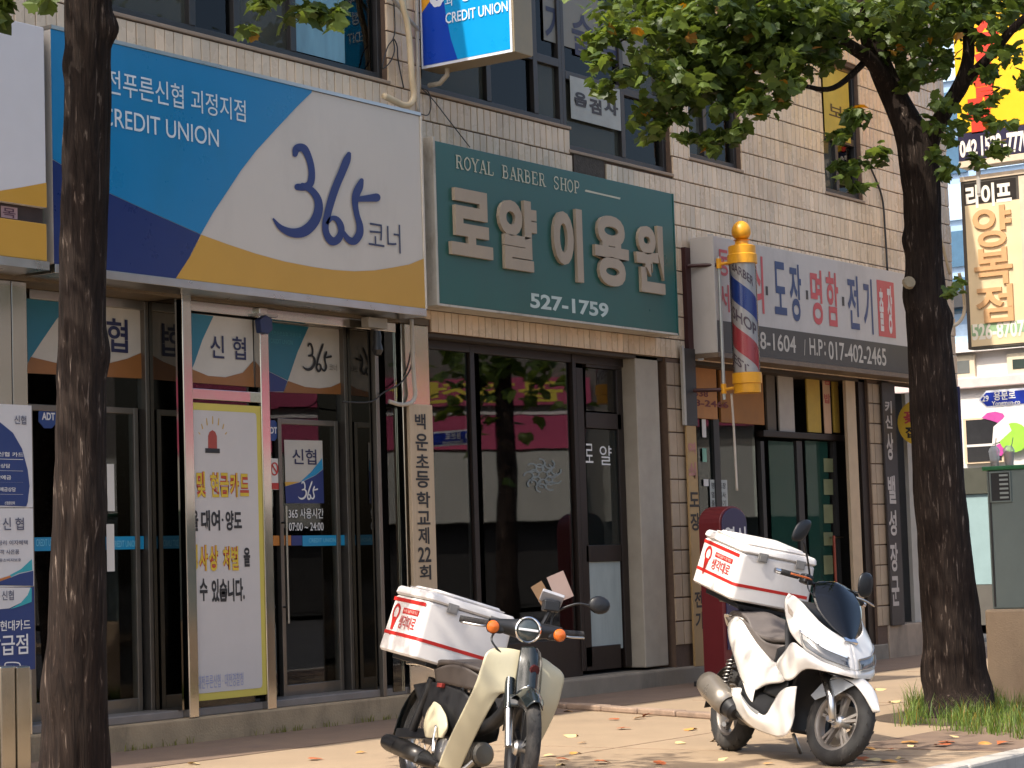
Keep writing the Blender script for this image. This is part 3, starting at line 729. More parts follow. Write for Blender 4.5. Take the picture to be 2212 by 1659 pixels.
# small emblem helper: scalloped white disc with a face-like mark
# ---- white light box at the left end
YW = -.36
x0, x1, z0, z1 = sign_box(None, (-120, 15), (93, 53), (104, 563), (-110, 541), YW, .2, bw)
s2 = thing('light_box', 'plain white light box with yellow foot at the far left end', 'shop sign', (x1, 0, z0))
zb = fac(50, 461, YW)[1]
MB().box(x0, x1, YW, -.02, zb + .06, z1).build('panel', mk('lightbox_white', '#c9c9cc', rough=.35, var=.02), s2, bevel=.006)
MB().box(x0, x1, YW, -.02, z0, zb - .05).build('foot_panel', sgold, s2, bevel=.006)
MB().box(x0, x1, YW + .04, -.02, zb - .048, zb + .058).build('slot', mk('slot_dark', '#3a2a26', rough=.4, var=.4, vscale=9), s2)
spoly('yellow_swoosh', [(-125, 452), (0, 412), (50, 404), (110, 396), (110, 452), (50, 443), (0, 437), (-125, 430)], YW - .003, sgold, s2, (x0, x1), (zb + .062, z1))
pk = MB(); frect(pk, (2, 444), (38, 474), YW + .036, YW + .038); pkp = pk.build('pink_card', mk('pink_card', '#a98a8c', rough=.5), s2)
ftext('lettering', [('목', (6, 448), (34, 472))], YW + .033, mk('mauve_ink', '#5a3a4a', rough=.5), pkp, .01)
MB().box(x0, x1 + .01, YW - .01, -.015, z0 - .06, z0 - .002).build('bottom_trim', al, s2)
MB().box(x1 + .002, x1 + .05, YW + .08, -.02, z0 - .05, z1).build('end_trim', mk('mossy_trim', '#55584a', rough=.4, metal=.4, var=.4, vscale=8), s2)

# ---- projecting credit union sign (faces along the street)
XB = 15.03
def xrect(mb, tl, br, X, th):
    y0, z1_ = facx(*tl, X); y1, z0_ = facx(*br, X); return mb.box(X, X + th, y0, y1, z0_, z1_)
s3 = thing('projecting_sign', 'sunlit blue projecting sign with white emblem sticking out above the pipes', 'projecting sign', (XB, -.05, 5.4))
yb0, zb0 = facx(911, 151, XB); yb1 = facx(1112, 118, XB)[0]
bwh = mk('lightbox_border', '#d8dde6', rough=.3, var=.02); 
MB().box(XB, XB + .26, yb1, yb0, zb0, zb0 + 1.9).build('box', mk('box_beige', '#8f8168', rough=.4, metal=.3, var=.1), s3, bevel=.008)
MB().box(XB - .004, XB - .0005, yb1 + .02, yb0 - .004, zb0 + .005, zb0 + 1.89).build('face_border', bwh, s3)
fy0, fy1 = yb0 - .025, yb1 + .04
def fpt(u, v): return Vector((0, fy0 + (fy1 - fy0) * u, zb0 + .03 + v * 1.85))
def fpoly_x(name, uv, dx, mt):
    P = [fpt(*q) for q in uv]; P = [Vector((XB - .004 - dx, p.y, p.z)) for p in P]
    return MB().prism(P, (.002, 0, 0)).build(name, mt, s3)
fpoly_x('face', [(0, 0), (1, 0), (1, 1), (0, 1)], .002, mk('sign_cyan', '#0b93d1', rough=.3, var=.03))
fpoly_x('navy_area', [(0, 0), (.40, 0), (.33, .10), (.28, .22), (.24, .34), (.20, .345), (.0, .25)], .004, mk('sign_cobalt', '#0a3fae', rough=.3, var=.03))
fpoly_x('gold_area', [(0, .252), (.2, .347), (.17, .45), (.12, .6), (0, .6)], .005, mk('sign_yellow', '#e0a02c', rough=.3))
em = MB(); P = []
for a in range(48):
    t = 2 * pi * a / 48; r = 1 + .10 * abs(sin(4 * t))
    P.append(Vector((XB - .011, fpt(.185, 0).y + cos(t) * .075 * r * -1, fpt(0, .315).z + sin(t) * .09 * r)))
emo = em.prism(P, (.002, 0, 0)).build('emblem', bwh, s3)
em = MB()
for dy, dz, ry, rz in ((.022, .02, .008, .02), (-.022, .02, .008, .02), (0, -.03, .012, .012)):
    em.prism([Vector((XB - .013, fpt(.185, 0).y - dy + cos(a * pi / 5) * -ry, fpt(0, .315).z + dz + sin(a * pi / 5) * rz)) for a in range(10)], (.001, 0, 0))
em.build('emblem_mark', mk('emblem_blue', '#5c74b8', rough=.4), emo)
lt = mk('sign_lettering_bright', '#dfe9f2', rough=.35)
def xlet(s, u0, v0, u1, v1, bold=.01):
    mb = MB(); A = fpt(u0, v0); B_ = fpt(u1, v1); put_text(mb, s, (XB - .013, A.y, A.z), (0, B_.y - A.y, 0), (0, 0, B_.z - A.z), bold); return mb.build('lettering', lt, s3)
xlet('대전푸른신협', .29, .355, .97, .425); xlet('괴', .28, .255, .36, .31); xlet('정', .46, .262, .56, .325); xlet('지', .68, .272, .77, .332); xlet('점', .86, .285, .96, .345)
xlet('CREDIT UNION', .28, .175, .99, .225)
MB().box(XB + .262, XB + .30, yb1 + .02, yb0 - .02, zb0 + .02, zb0 + 1.88).build('back_frame', mk('box_beige', '#8f8168'), s3)
MB().tube([(XB + .1, -.0, zb0 - .12), (XB + .1, -.12, zb0 - .12), (XB + .1, -.2, zb0 - .06), (XB + .1, -.2, zb0)], .022, 8).build('support_arm', mk('old_white_pipe', '#a39a8a', rough=.5, var=.2), s3, smooth=True)

# ---- green barber sign
YG = -.26
x0, x1, z0, z1 = sign_box(None, (938, 304), (1452, 418), (1463, 718), (947, 657), YG, .2, bw)
s4 = thing('shop_sign', 'dark green barber shop sign with raised pale Korean letters', 'shop sign', (x0, 0, z0))
green = mk('sign_green', '#1d5650', rough=.32, var=.06, vscale=1.5, dirt='#2c4f49', dscale=1.2, damt=.4)
MB().box(x0, x1, YG, -.02, z0, z1).build('panel', green, s4, bevel=.004)
cream = mk('old_white_metal', '#b5b0a4', rough=.5, var=.1, vscale=8, dirt='#6d5f4e', dscale=5, damt=.7)
MB().box(x0 - .03, x0 - .001, YG - .012, -.018, z0 - .02, z1 + .03).build('left_trim', cream, s4, bevel=.004)
MB().box(x0, x1, YG - .006, -.018, z0 - .02, z0 - .001).build('bottom_trim', cream, s4)
MB().box(x1 + .001, x1 + .02, YG - .006, -.018, z0 - .02, z1).build('right_trim', green, s4)
raised = mk('raised_letter', '#a39480', rough=.5, var=.06, vscale=6, dirt='#827460', dscale=3, damt=.5)
for s_, tl, br in (('로', (972, 402), (1066, 562)), ('얄', (1077, 422), (1163, 590)), ('이', (1194, 441), (1262, 611)), ('용', (1283, 459), (1361, 624)), ('원', (1372, 478), (1438, 637))):
    ftext('raised_letter', [(s_, tl, br)], YG - .035, raised, s4, .042, (0, .033, 0))
paleb = mk('pale_lettering', '#b9b8a2', rough=.45, var=.05)
ftext('lettering', [('527-1759', (1145, 632), (1315, 687))], YG - .003, mk('pale_blue_lettering', '#b5c4be', rough=.45), s4, .03)
# serif capitals drawn stroke by stroke: unit box strokes + slab serifs
def L_(pts, w=.17): return [(x, y, w) for x, y in pts]
TH, TN = .20, .10
SER = {'R': [[(.18, 0), (.18, 1), TH], [(.18, .95), (.6, .95), (.72, .74), (.6, .52), (.18, .52), TN], [(.5, .5), (.85, 0), TH]],
       'O': [[(.5, .97), (.16, .75), (.12, .5), (.16, .25), (.5, .03), (.84, .25), (.88, .5), (.84, .75), (.5, .97), .14]],
       'Y': [[(.1, 1), (.5, .48), TH], [(.9, 1), (.5, .48), TN], [(.5, .5), (.5, 0), TH]],
       'A': [[(.12, 0), (.5, 1), TN], [(.5, 1), (.88, 0), TH], [(.28, .33), (.72, .33), TN]],
       'L': [[(.22, 0), (.22, 1), TH], [(.2, .05), (.82, .05), (.86, .3), TN]],
       'B': [[(.18, 0), (.18, 1), TH], [(.18, .95), (.58, .95), (.72, .76), (.58, .53), (.18, .53), TN], [(.18, .53), (.64, .53), (.8, .28), (.62, .05), (.18, .05), .13]],
       'E': [[(.2, 0), (.2, 1), TH], [(.2, .95), (.78, .95), (.8, .75), TN], [(.2, .52), (.6, .52), TN], [(.2, .05), (.82, .05), (.85, .3), TN]],
       'S': [[(.8, .75), (.75, .93), (.45, .97), (.2, .8), (.28, .6), (.7, .42), (.8, .22), (.55, .03), (.25, .07), (.17, .28), .13]],
       'H': [[(.18, 0), (.18, 1), TH], [(.82, 0), (.82, 1), TH], [(.2, .52), (.8, .52), TN]],
       'P': [[(.2, 0), (.2, 1), TH], [(.2, .95), (.62, .95), (.78, .72), (.62, .48), (.2, .48), .12]]}
FEET = {'R': [(.18, 0), (.18, 1), (.85, 0)], 'O': [], 'Y': [(.1, 1), (.9, 1), (.5, 0)], 'A': [(.12, 0), (.88, 0)], 'L': [(.22, 0), (.22, 1)], 'B': [(.14, 0), (.14, 1)], 'E': [(.16, 0), (.16, 1)], 'S': [], 'H': [(.18, 0), (.18, 1), (.82, 0), (.82, 1)], 'P': [(.2, 0), (.2, 1)]}
def serif_text(s, tl, br, Y, mt, parent):
    X0, Z1 = fac(*tl, Y); X1, Z0 = fac(*br, Y); n = len(s); mb = MB(); step = (X1 - X0) / n; h = Z1 - Z0; q = 0
    for i, ch in enumerate(s):
        if ch == ' ': continue
        ox = X0 + i * step; wd = step * .92
        for st in SER[ch]:
            w = st[-1]; pts = [Vector((ox + p[0] * wd, 0, Z0 + p[1] * h)) for p in st[:-1]]; q += 1; yy = Y - .0006 * (q % 4)
            if len(pts) > 2: pts = [Vector((v.x, 0, v.z)) for v in spline(pts, 3)]
            ww = w * h * .5 * .85; Lp = []; Rp = []
            for k, p in enumerate(pts):
                t = (pts[min(k + 1, len(pts) - 1)] - pts[max(k - 1, 0)]).normalized(); nn = Vector((-t.z, 0, t.x))
                Lp.append(p + nn * ww); Rp.append(p - nn * ww)
            m_ = len(pts)
            mb.add([(p.x, yy, p.z) for p in Lp + Rp], [(k, m_ + k, m_ + k + 1, k + 1) for k in range(m_ - 1)])
        for (fx_, fz) in FEET[ch]:
            q += 1; cx_ = ox + fx_ * wd; zc = Z0 + (0 if fz == 0 else h); dz = .07 * h * (1 if fz == 0 else -1)
            mb.add([(cx_ - .2 * wd, Y - .003, zc), (cx_ + .2 * wd, Y - .003, zc), (cx_ + .2 * wd, Y - .003, zc + dz), (cx_ - .2 * wd, Y - .003, zc + dz)], [(0, 1, 2, 3)])
    return mb.build('lettering', mt, parent)
serif_text('ROYAL BARBER SHOP', (984, 334), (1255, 420), YG - .004, paleb, s4)
o = MB(); fstroke(o, [(1266, 412, 4.5), (1305, 421, 3.5), (1340, 429, 4)], YG - .003, 4); o.build('underline', paleb, s4)

# ---- key and stamp shop sign
YK = -.32
x0, x1, z0, z1 = sign_box(None, (1542, 513), (1941, 586), (1941, 805), (1546, 761), YK, .2, bw)
x1 = 24.6
s5 = thing('shop_sign', 'white and black key and stamp shop sign partly behind the barber pole', 'shop sign', (x0, 0, z0))
MB().box(x0, x1, YK, -.05, z0, z1).build('panel', mk('sign_offwhite', '#b3aea8', rough=.4, var=.05, dirt='#8f877d', damt=.4), s5, bevel=.004)
zd = (fac(1659, 706, YK)[1] + fac(1941, 747, YK)[1]) / 2
MB().box(x0 + .002, x1, YK - .003, YK - .001, z0 + .002, zd).build('dark_band', mk('sign_charcoal', '#3d3a36', rough=.45, var=.1), s5)
for k, (dx, w) in enumerate(((-.05, .045), (-.11, .055), (-.17, .05))):
    MB().box(x0 + .002 + dx * .0 - .0, x0 + .006, YK - .01 + .085 * k, YK + .06 + .085 * k, z0 - .03 - .02 * k, z1 + .02 - .02 * k).build('end_slat', mk('slat_grey_white', '#a8a7a6', rough=.5, var=.08), s5, bevel=.002)
MB().box(x0, x1, YK - .01, -.05, z0 - .05, z0 - .002).build('bottom_trim', mk('rusty_trim', '#6b5b4b', rough=.5, var=.3, vscale=12), s5)
kblue = mk('letter_blue', '#1d3a66', rough=.4, var=.12); kred = mk('letter_red', '#b5484c', rough=.4, var=.08); kbl = mk('letter_black', (.03, .028, .028), rough=.45)
ftext('lettering', [('동', (1550, 537), (1576, 598)), ('서', (1552, 612), (1577, 675)), ('열', (1582, 541), (1615, 670)), ('쇠', (1619, 549), (1652, 678))], YK - .004, kred, s5, .02)
ftext('lettering', [('도', (1670, 563), (1701, 682)), ('장', (1704, 568), (1734, 696)), ('전', (1829, 593), (1858, 713)), ('기', (1863, 600), (1888, 723))], YK - .004, kblue, s5, .02)
ftext('lettering', [('명', (1749, 580), (1779, 703)), ('함', (1783, 585), (1814, 707))], YK - .004, kred, s5, .02)
for px_, py_ in ((1657, 628), (1744, 637), (1822, 651)):
    o = MB(); frect(o, (px_ - 2.5, py_ - 10), (px_ + 2.5, py_ + 10), YK - .006, YK - .003); o.build('dot', kbl, s5)
st = MB(); xa, za = fac(1893, 604, YK); xb, zb_ = fac(1935, 731, YK)
st.box(xa, xb, YK - .004, YK - .002, zb_, za); sto = st.build('red_stamp', kred, s5)
ftext('lettering', [('출', (1898, 622), (1911, 716)), ('장', (1915, 616), (1930, 722))], YK - .007, mk('stamp_white', '#c9c2bb', rough=.5), sto, .03)
ftext('lettering', [('538-1604', (1613, 712), (1720, 763)), ('/', (1736, 733), (1741, 768)), ('H.P', (1748, 730), (1778, 770)), (':', (1780, 738), (1784, 768)), ('017-402-2465', (1789, 736), (1915, 791))], YK - .006, mk('grey_white_lettering', '#b3aca0', rough=.45), s5, .012)

# ---- vertical boards
nb = thing('name_board', 'tall pale wooden name board with black brush lettering beside the barber window', 'name board', (15, -.06, .4))
YN = -.06
o = MB(); xa, za = fac(884, 872, YN); xb, _ = fac(934, 873, YN); zb_ = fac(895, 1440, YN)[1]
o.box(xa, xb, YN, YN + .035, zb_, za); o.build('board', mk('pale_wood', '#b9a488', rough=.6, var=.1, vscale=4, stretch=(5, 5, .5), dirt='#8e7961', damt=.5), nb, bevel=.006)
NB = [('백', (896, 893), (920, 928)), ('운', (897, 936), (925, 974)), ('초', (898, 981), (927, 1011)), ('등', (898, 1017), (928, 1054)), ('학', (900, 1062), (930, 1097)), ('교', (901, 1104), (930, 1133)), ('제', (903, 1139), (928, 1175)), ('22', (903, 1182), (932, 1214)), ('회', (906, 1221), (932, 1252))]
for it in NB: ftext('lettering', [it], YN - .004, black_ink, nb, .022)
ys_ = thing('strip_sign', 'narrow yellowed strip sign with black vertical letters between the two shops', 'strip sign', (19.3, -.06, .2))
YV = -.06
xa, za = fac(1483, 919, YV); xb, _ = fac(1503.5, 920, YV); zb_ = fac(1510, 1439, YV)[1]
MB().box(xa, xb, YV, YV + .025, zb_, za).build('board', mk('yellowed_board', '#a4865a', rough=.6, var=.1, vscale=4, dirt='#8a6a45', damt=.5), ys_, bevel=.004)
pinkf = mk('faded_pink_ink', '#a57468', rough=.6)
ftext('lettering', [('열', (1486, 955), (1504, 990)), ('쇠', (1487, 998), (1505, 1035))], YV - .003, pinkf, ys_, .05)
ftext('lettering', [('도', (1489, 1063), (1511, 1095)), ('장', (1491, 1108), (1513, 1146)), ('전', (1500, 1277), (1518, 1312)), ('기', (1502, 1322), (1520, 1358))], YV - .003, mk('worn_black_ink', '#2a2320', rough=.6), ys_, .03)
MB().box(xa - .005, xb + .03, YV - .004, YV + .02, za + .002, za + .78).build('gap_shade_strip', mk('gap_shade', (.03, .028, .028), rough=.5), ys_)  # near-black strip standing in for the shaded gap above the board
MB().box(xa - .045, xa - .006, YV - .01, YV + .02, za + .002, za + .80).build('white_strip', mk('worn_white_strip', '#a9a49b', rough=.6, var=.15), ys_)
bs = thing('strip_sign', 'dark charcoal strip sign with white vertical letters beside the right tree', 'strip sign', (24, -.06, .8))
xa, za = fac(1905, 826, YV); xb, _ = fac(1931, 826, YV); zb_ = fac(1938, 1351, YV)[1]
MB().box(xa, xb, YV, YV + .03, zb_, za).build('board', mk('charcoal_board', '#35302f', rough=.5, var=.1), bs, bevel=.004)
wl = mk('dull_white_lettering', '#aba39c', rough=.5)
for it in (('키', (1911, 865), (1927, 893)), ('신', (1912, 896), (1928, 926)), ('상', (1914, 934), (1931, 994)), ('밸', (1917, 1027), (1936, 1088)), ('성', (1919, 1102), (1938, 1157)), ('장', (1922, 1173), (1941, 1234)), ('군', (1925, 1245), (1944, 1308))):
    ftext('lettering', [it], YV - .004, wl, bs, .03)
# ---- round yellow sign near the right tree
rs = thing('round_sign', 'round yellow sign with red mark half hidden behind the right tree trunk', 'round sign', (24.5, -.3, 2.4))
XD = 24.2
yc_, zc_ = facx(1984, 912, XD)
MB().lathe([(0, 0), (0, .27), (.06, .27), (.06, 0)], (XD, yc_, zc_), (1, 0, 0), 40).build('disc', mk('sign_yellow_disc', '#d0a93a', rough=.4), rs)
xtext('lettering', [('꽃', (1951, 890), (1976, 914))], XD - .004, kred, rs, .03); xtext('lettering', [('집', (1955, 922), (1978, 945))], XD - .004, kbl, rs, .03)
MB().tube([(XD + .03, yc_, zc_), (XD + .03, .05, zc_)], .02, 8).build('arm', black_m, rs)

# ---- signs on the corner, facing along the street
XR = 25.3
s6 = thing('projecting_sign', 'sunlit cream tailor sign with raised vertical letters hanging at the building corner', 'projecting sign', (XR, -.4, 3.6))
ya, za = facx(2074, 394, XR); yb_, zc = facx(2240, 739, XR); zt = za; zbm = facx(2096, 755, XR)[1]
crm = mk('cream_panel', '#d8c39c', rough=.45, var=.05)
MB().box(XR, XR + .2, ya, ya - .95, zbm, zt).build('box', mk('box_dark_frame', '#4a443c', rough=.5, var=.2), s6, bevel=.006)
MB().box(XR - .006, XR - .001, ya - .05, ya - .90, zbm + .03, zt - .30).build('face', crm, s6)
MB().box(XR - .006, XR - .001, ya - .05, ya - .72, zt - .28, zt - .03).build('name_plate', mk('plate_black', '#221d19', rough=.4), s6)
MB().box(XR - .012, XR + .2, ya, ya - .95, zt + .002, zt + .06).build('top_trim', mk('pale_trim', '#cbb9a0', rough=.5), s6)
MB().box(XR - .012, XR - .007, ya - .76, ya - .90, zbm + .03, zt - .02).build('side_trim', mk('pale_trim', '#cbb9a0'), s6)
wcream = mk('plate_white', '#e0d9cc', rough=.4)
xtext('lettering', [('라이프', (2085, 402), (2186, 440))], XR - .009, wcream, s6, .04)
for it in (('양', (2099, 450), (2186, 528)), ('복', (2102, 540), (2188, 610)), ('점', (2106, 620), (2190, 692))):
    xtext('raised_letter', [it], XR - .032, mk('raised_sand', '#c49a6c', rough=.5), s6, .018, (.025, 0, 0))
o = MB(); y0_, z1_ = facx(2098, 697, XR - .007); o.box(XR - .0085, XR - .0065, y0_, ya - .9, z1_ - .17, z1_ - .03); o.build('green_strip', mk('mint_strip', '#8fae83', rough=.5), s6)
xtext('lettering', [('526-8707', (2099, 700), (2214, 726))], XR - .010, mk('ivory_ink', '#e6dfcf', rough=.5), s6, .03)
s7 = thing('projecting_sign', 'bright yellow projecting sign with red letters above the tailor sign', 'projecting sign', (XR, -.4, 6.2))
ya, za = facx(2069, 290, XR - .1)
MB().box(XR - .1, XR + .15, ya, ya - 1.5, za, za + 2.4).build('box', mk('yellow_panel', '#e0b21c', rough=.4, var=.04), s7, bevel=.01)
MB().box(XR - .104, XR + .14, ya, ya - 1.5, za - .34, za - .004).build('number_plate', mk('plate_navy', '#231f3a', rough=.4), s7)
MB().box(XR - .11, XR + .16, ya, ya - 1.5, za - .42, za - .345).build('bottom_trim', mk('pale_trim', '#cbb9a0'), s7)
MB().tube([(XR, ya - .2, za - .42), (XR, ya - .2, za - .75)], .03, 8).build('support_arm', mk('worn_white_strip', '#a9a49b'), s7)
xtext('lettering', [('042', (2072, 305), (2112, 336)), ('1522', (2118, 293), (2165, 330)), ('-7770', (2166, 288), (2224, 325))], XR - .108, wcream, s7, .04)
redp = mk('letter_scarlet', '#d23a2a', rough=.4)
xtext('lettering', [('숯', (2098, 40), (2160, 125)), ('불', (2100, 140), (2150, 205)), ('갈', (2086, 212), (2150, 282))], XR - .104, redp, s7, .05)
# ================================================================ banner, posters, small wall things
YF = -.004
bn = thing('warning_banner', 'yellow edged white banner with red siren and Korean warning text', 'banner', (12.3, YF, .3))
lime = mk('banner_yellow', '#c3b452', rough=.5, var=.05); bwht = mk('banner_white', '#bdb8b4', rough=.5, var=.03)
xa, za = fac(413, 869, YF); xb, zb_ = fac(577, 1500, YF)
MB().box(xa, xb, YF, YF + .012, zb_, za).build('sheet', lime, bn, bevel=.002)
e = .055
o = MB(); P = []
for (cx_, cz_, a0) in ((xb - e - .03, za - e - .03, 0), (xa + .03, za - e - .03, 90), (xa + .03, zb_ + e + .03, 180), (xb - e - .03, zb_ + e + .03, 270)):
    for a in range(5): t = radians(a0 + a * 22.5); P.append(Vector((cx_ + .03 * cos(t), YF - .003, cz_ + .03 * sin(t))))
o.prism(P, (0, .002, 0)); o.build('white_field', bwht, bn)
o = MB(); frect(o, (444, 968), (475, 979), YF - .007, YF - .004); o.build('siren_base', black_ink, bn)
o = MB(); fpoly(o, [(450, 968), (450, 942), (453, 933), (459, 929), (465, 933), (468.5, 942), (469, 969)], YF - .006, .002); o.build('siren_lamp', mk('siren_red', '#9a3f34', rough=.45), bn)
for k, a in enumerate((-75, -50, -25, 0, 25, 50, 75)):
    o = MB(); t = radians(a); fstroke(o, [(459.5 + 28 * sin(t), 946 - 30 * cos(t), 2.2), (459.5 + 44 * sin(t) * .72, 946 - 47 * cos(t), 1.6)], YF - .005, 2); o.build('siren_ray', mk('ray_amber', '#c09a3a', rough=.5), bn)
outl = mk('outline_red', '#b0432c', rough=.5); yel = mk('letter_yellow', '#c9ab33', rough=.5)
TX = [('및', (424, 1018), (445, 1075)), ('현', (454, 1020), (474, 1074)), ('금', (475, 1021), (495, 1074)), ('카', (496, 1021), (517, 1074)), ('드', (518, 1023), (538, 1072)), ('형', (406, 1176), (428, 1232)), ('사', (429, 1177), (450, 1233)), ('상', (451, 1178), (472, 1233)), ('처', (481, 1180), (498, 1231)), ('벌', (499, 1180), (516, 1232))]
ftext('lettering_outline', TX, YF - .005, outl, bn, .085); ftext('lettering', TX, YF - .0075, yel, bn, .02)
ftext('lettering', [('을', (413, 1102), (429, 1147)), ('대여', (434, 1102), (476, 1146)), ('·', (479, 1120), (483, 1126)), ('양도', (487, 1103), (523, 1146)), ('을', (526, 1183), (541, 1224)), ('수', (431, 1250), (449, 1298)), ('있습니다.', (457, 1251), (529, 1298))], YF - .006, black_ink, bn, .035)
ftext('lettering', [('대전푸른신협 · 대전경찰청', (427, 1460), (526, 1480))], YF - .006, mk('pale_blue_ink', '#8d93b4', rough=.5), bn, .0)

pb = thing('poster_board', 'stack of white and navy notice posters at the left end of the shopfront', 'poster', (9.6, -.02, .3))
YP = -.03
xa, za = fac(-140, 872, YP); xb, _ = fac(68, 876, YP)
zs = [fac(68, y, YP)[1] for y in (876, 1096, 1098, 1266, 1268, 1446)]
pw = mk('poster_white', '#c6c5c6', rough=.4, var=.02); pn = mk('poster_navy', '#22386e', rough=.4, var=.03); ptl = mk('poster_teal', '#2f98a3', rough=.4)
for k, mt in enumerate((pw, pw, pn)):
    MB().box(xa, xb, YP, YP + .02, zs[2 * k + 1], zs[2 * k]).build('poster', mt, pb)
def pp(name, pts, dy, mt): return spoly(name, pts, YP - dy, mt, pb, (xa, xb), (zs[5], zs[0]))
pp('navy_disc', [(-150, 905), (-60, 905), (0, 912), (28, 935), (48, 970), (60, 1015), (64, 1050), (60, 1085), (57, 1094), (-150, 1087)], .003, pn)
pp('teal_swoosh', [(22, 1242), (45, 1230), (69, 1208), (70, 1232), (40, 1238), (22, 1247)], .003, ptl)
pp('navy_foot', [(-150, 1262), (0, 1256), (25, 1247), (42, 1240), (72, 1233), (72, 1265.5), (-150, 1259)], .0035, pn)
pp('orange_edge', [(-150, 1258), (0, 1250), (22, 1243), (24, 1247), (0, 1255.5), (-150, 1261.5)], .004, mk('poster_orange', '#b5713a', rough=.4))
pp('white_head', [(-150, 1269), (66, 1269.5), (60, 1285), (45, 1302), (20, 1314), (-150, 1330)], .003, pw)
pp('teal_swoosh', [(66, 1270), (68.5, 1270), (68.5, 1300), (45, 1309), (22, 1316), (45, 1302.5), (60, 1285.5)], .0045, ptl)
gink = mk('grey_poster_ink', '#55586a', rough=.5)
ftext('lettering', [('신협', (31, 897), (57, 917)), ('신', (6, 1118), (24, 1145)), ('협', (33, 1118), (52, 1145)), ('신협', (4, 1276), (30, 1296)), ('카드론 금리 이자혜택', (-40, 1168), (60, 1177)), ('신규고객 사은품', (-30, 1188), (42, 1197)), ('금융소비자보호', (-10, 1207), (46, 1213))], YP - .006, gink, pb, .012)
ftext('lettering', [('푸른신협 카드', (-30, 975), (51, 987)), ('수시상담', (-20, 1001), (22, 1011)), ('특판예금', (-20, 1026), (24, 1036)), ('정기 예금상담', (-20, 1052), (34, 1062)), ('신협중앙회', (10, 1083), (32, 1090)), ('신협-현대카드', (-40, 1343), (66, 1360)), ('발급점', (-28, 1374), (61, 1412))], YP - .006, white_ink, pb, .012)
for y in (991, 1016, 1041, 1067):
    o = MB(); frect(o, (-40, y), (50, y + 1.2), YP - .005, YP - .003); o.build('rule', white_ink, pb)
o = MB(); fstroke(o, [(11, 1450, 2.5), (11, 1434, 2.5), (20, 1431, 2.5), (40, 1432, 2.5), (44, 1440, 2.5), (44, 1450, 2.5)], YP - .005, 3); o.build('card_icon', white_ink, pb)

# stainless pillar pair in front of the posters
bp_ = thing('steel_bollard', 'stainless steel split bollard standing at the left edge', 'bollard', (9.6, -.72, 0))
for a_, c_ in ((2, 33), (36, 66)):
    xa_, zt_ = fac(a_, 1440, -.72); xb_, _ = fac(c_, 1440, -.72)
    MB().box(xa_, xb_, -.72, -.58, 0, zt_).build('pillar', mk('bollard_steel', (.45, .42, .36), rough=.22, metal=1, var=.12, vscale=5, rvar=.1), bp_, bevel=.01)

# ================================================================ pipes, cables, devices on the facade
def pipe(name, label, pts, Y, r, mt, cat='pipe', k=5, n=10):
    P = [Vector((fac(p[0], p[1], p[2] if len(p) > 2 else Y)[0], p[2] if len(p) > 2 else Y, fac(p[0], p[1], p[2] if len(p) > 2 else Y)[1])) for p in pts]
    o = MB().tube(spline(P, k), r, n).build(name, mt, None, smooth='all', org=P[0])
    o.location = P[0]; return tag(o, label, cat)
pvc = mk('ivory_pipe', '#c7b391', rough=.45, var=.08, dirt='#8f7a5c', damt=.4)
pipe('drain_pipe', 'thick ivory drain pipe bending to the left above the blue sign', [(860, -60), (869, 5), (880, 52), (886, 105), (890, 170), (894, 205), (888, 223), (872, 227), (850, 217), (829, 207)], -.13, .028, pvc)
pipe('conduit', 'thin grey conduit crossing behind the ivory drain pipe', [(840, -15), (872, 28), (905, 66)], -.06, .016, mk('grey_conduit', '#9c948a', rough=.5))
pipe('wall_pipe', 'straight pale pipe running down the pier beside the blue sign', [(899, -40), (901, 60), (903, 160), (904, 245)], -.05, .016, mk('pale_pipe', '#a39c92', rough=.5, var=.15))
blackc = mk('cable_black', (.025, .024, .023), rough=.55)
CB = [('looped black cable hanging from the pier by the window', [(850, -10), (853, 60), (849, 84), (838, 100), (830, 125), (826, 148), (842, 135), (852, 110), (850, 84), (858, 100), (860, 130), (872, 190)], -.03, .006),
      ('black cable drooping from the projecting sign to the green sign', [(910, 190), (925, 198), (931, 225), (925, 248), (908, 246)], -.03, .005),
      ('black cable slanting down to the top of the green sign', [(912, 192), (935, 215), (970, 260), (1015, 318)], -.04, .005),
      ('thin black cable along the wall beside the right window', [(1880, 360), (1905, 425), (1912, 500), (1917, 585)], -.03, .012),
      ('black cable sagging across the steel post by the doors', [(895, 760), (885, 800), (862, 830), (828, 848), (800, 868), (740, 868)], -.02, .007)]
for lb, pts, y, r in CB: pipe('cable', lb, pts, y, r, blackc, 'cable', n=6)
pipe('white_hose', 'white hose running down the steel pilaster and curling left', [(889, 690), (891, 760), (895, 829), (897, 852), (889, 869), (866, 874), (841, 867)], -.05, .018, mk('hose_white', '#b3aa9c', rough=.5, var=.1))
pipe('wall_pipe', 'white pipe running down the building corner behind the right tree', [(2019, 380), (2021, 420), (2029, 497), (2040, 545), (2052, 592)], -.05, .02, pvc)
pipe('white_hose', 'white hose looping out of the building corner by the tailor sign', [(2072, 590), (2082, 640), (2082, 678), (2064, 702), (2030, 705)], -.2, .022, pvc)
cb = thing('junction_box', 'grey white junction box with black camera arm under the blue sign', 'camera', (14.3, -.1, 3.2))
o = MB(); frect(o, (796, 684), (838, 711), -.12, -.04); o.build('box', mk('box_grey_white', '#8f8a80', rough=.5, var=.1), cb, bevel=.006)
xq, zq = fac(818, 714, -.12)
MB().lathe([(0, .03), (.05, .04), (.1, .035), (.16, .05), (.2, .03), (.21, 0)], (xq, -.1, zq), (0, 0, -1), 18).build('camera_head', black_m, cb, smooth=True)
sr = thing('alarm_box', 'small dark blue alarm box hanging over the right glass door', 'alarm', (13.2, .0, 3.1))
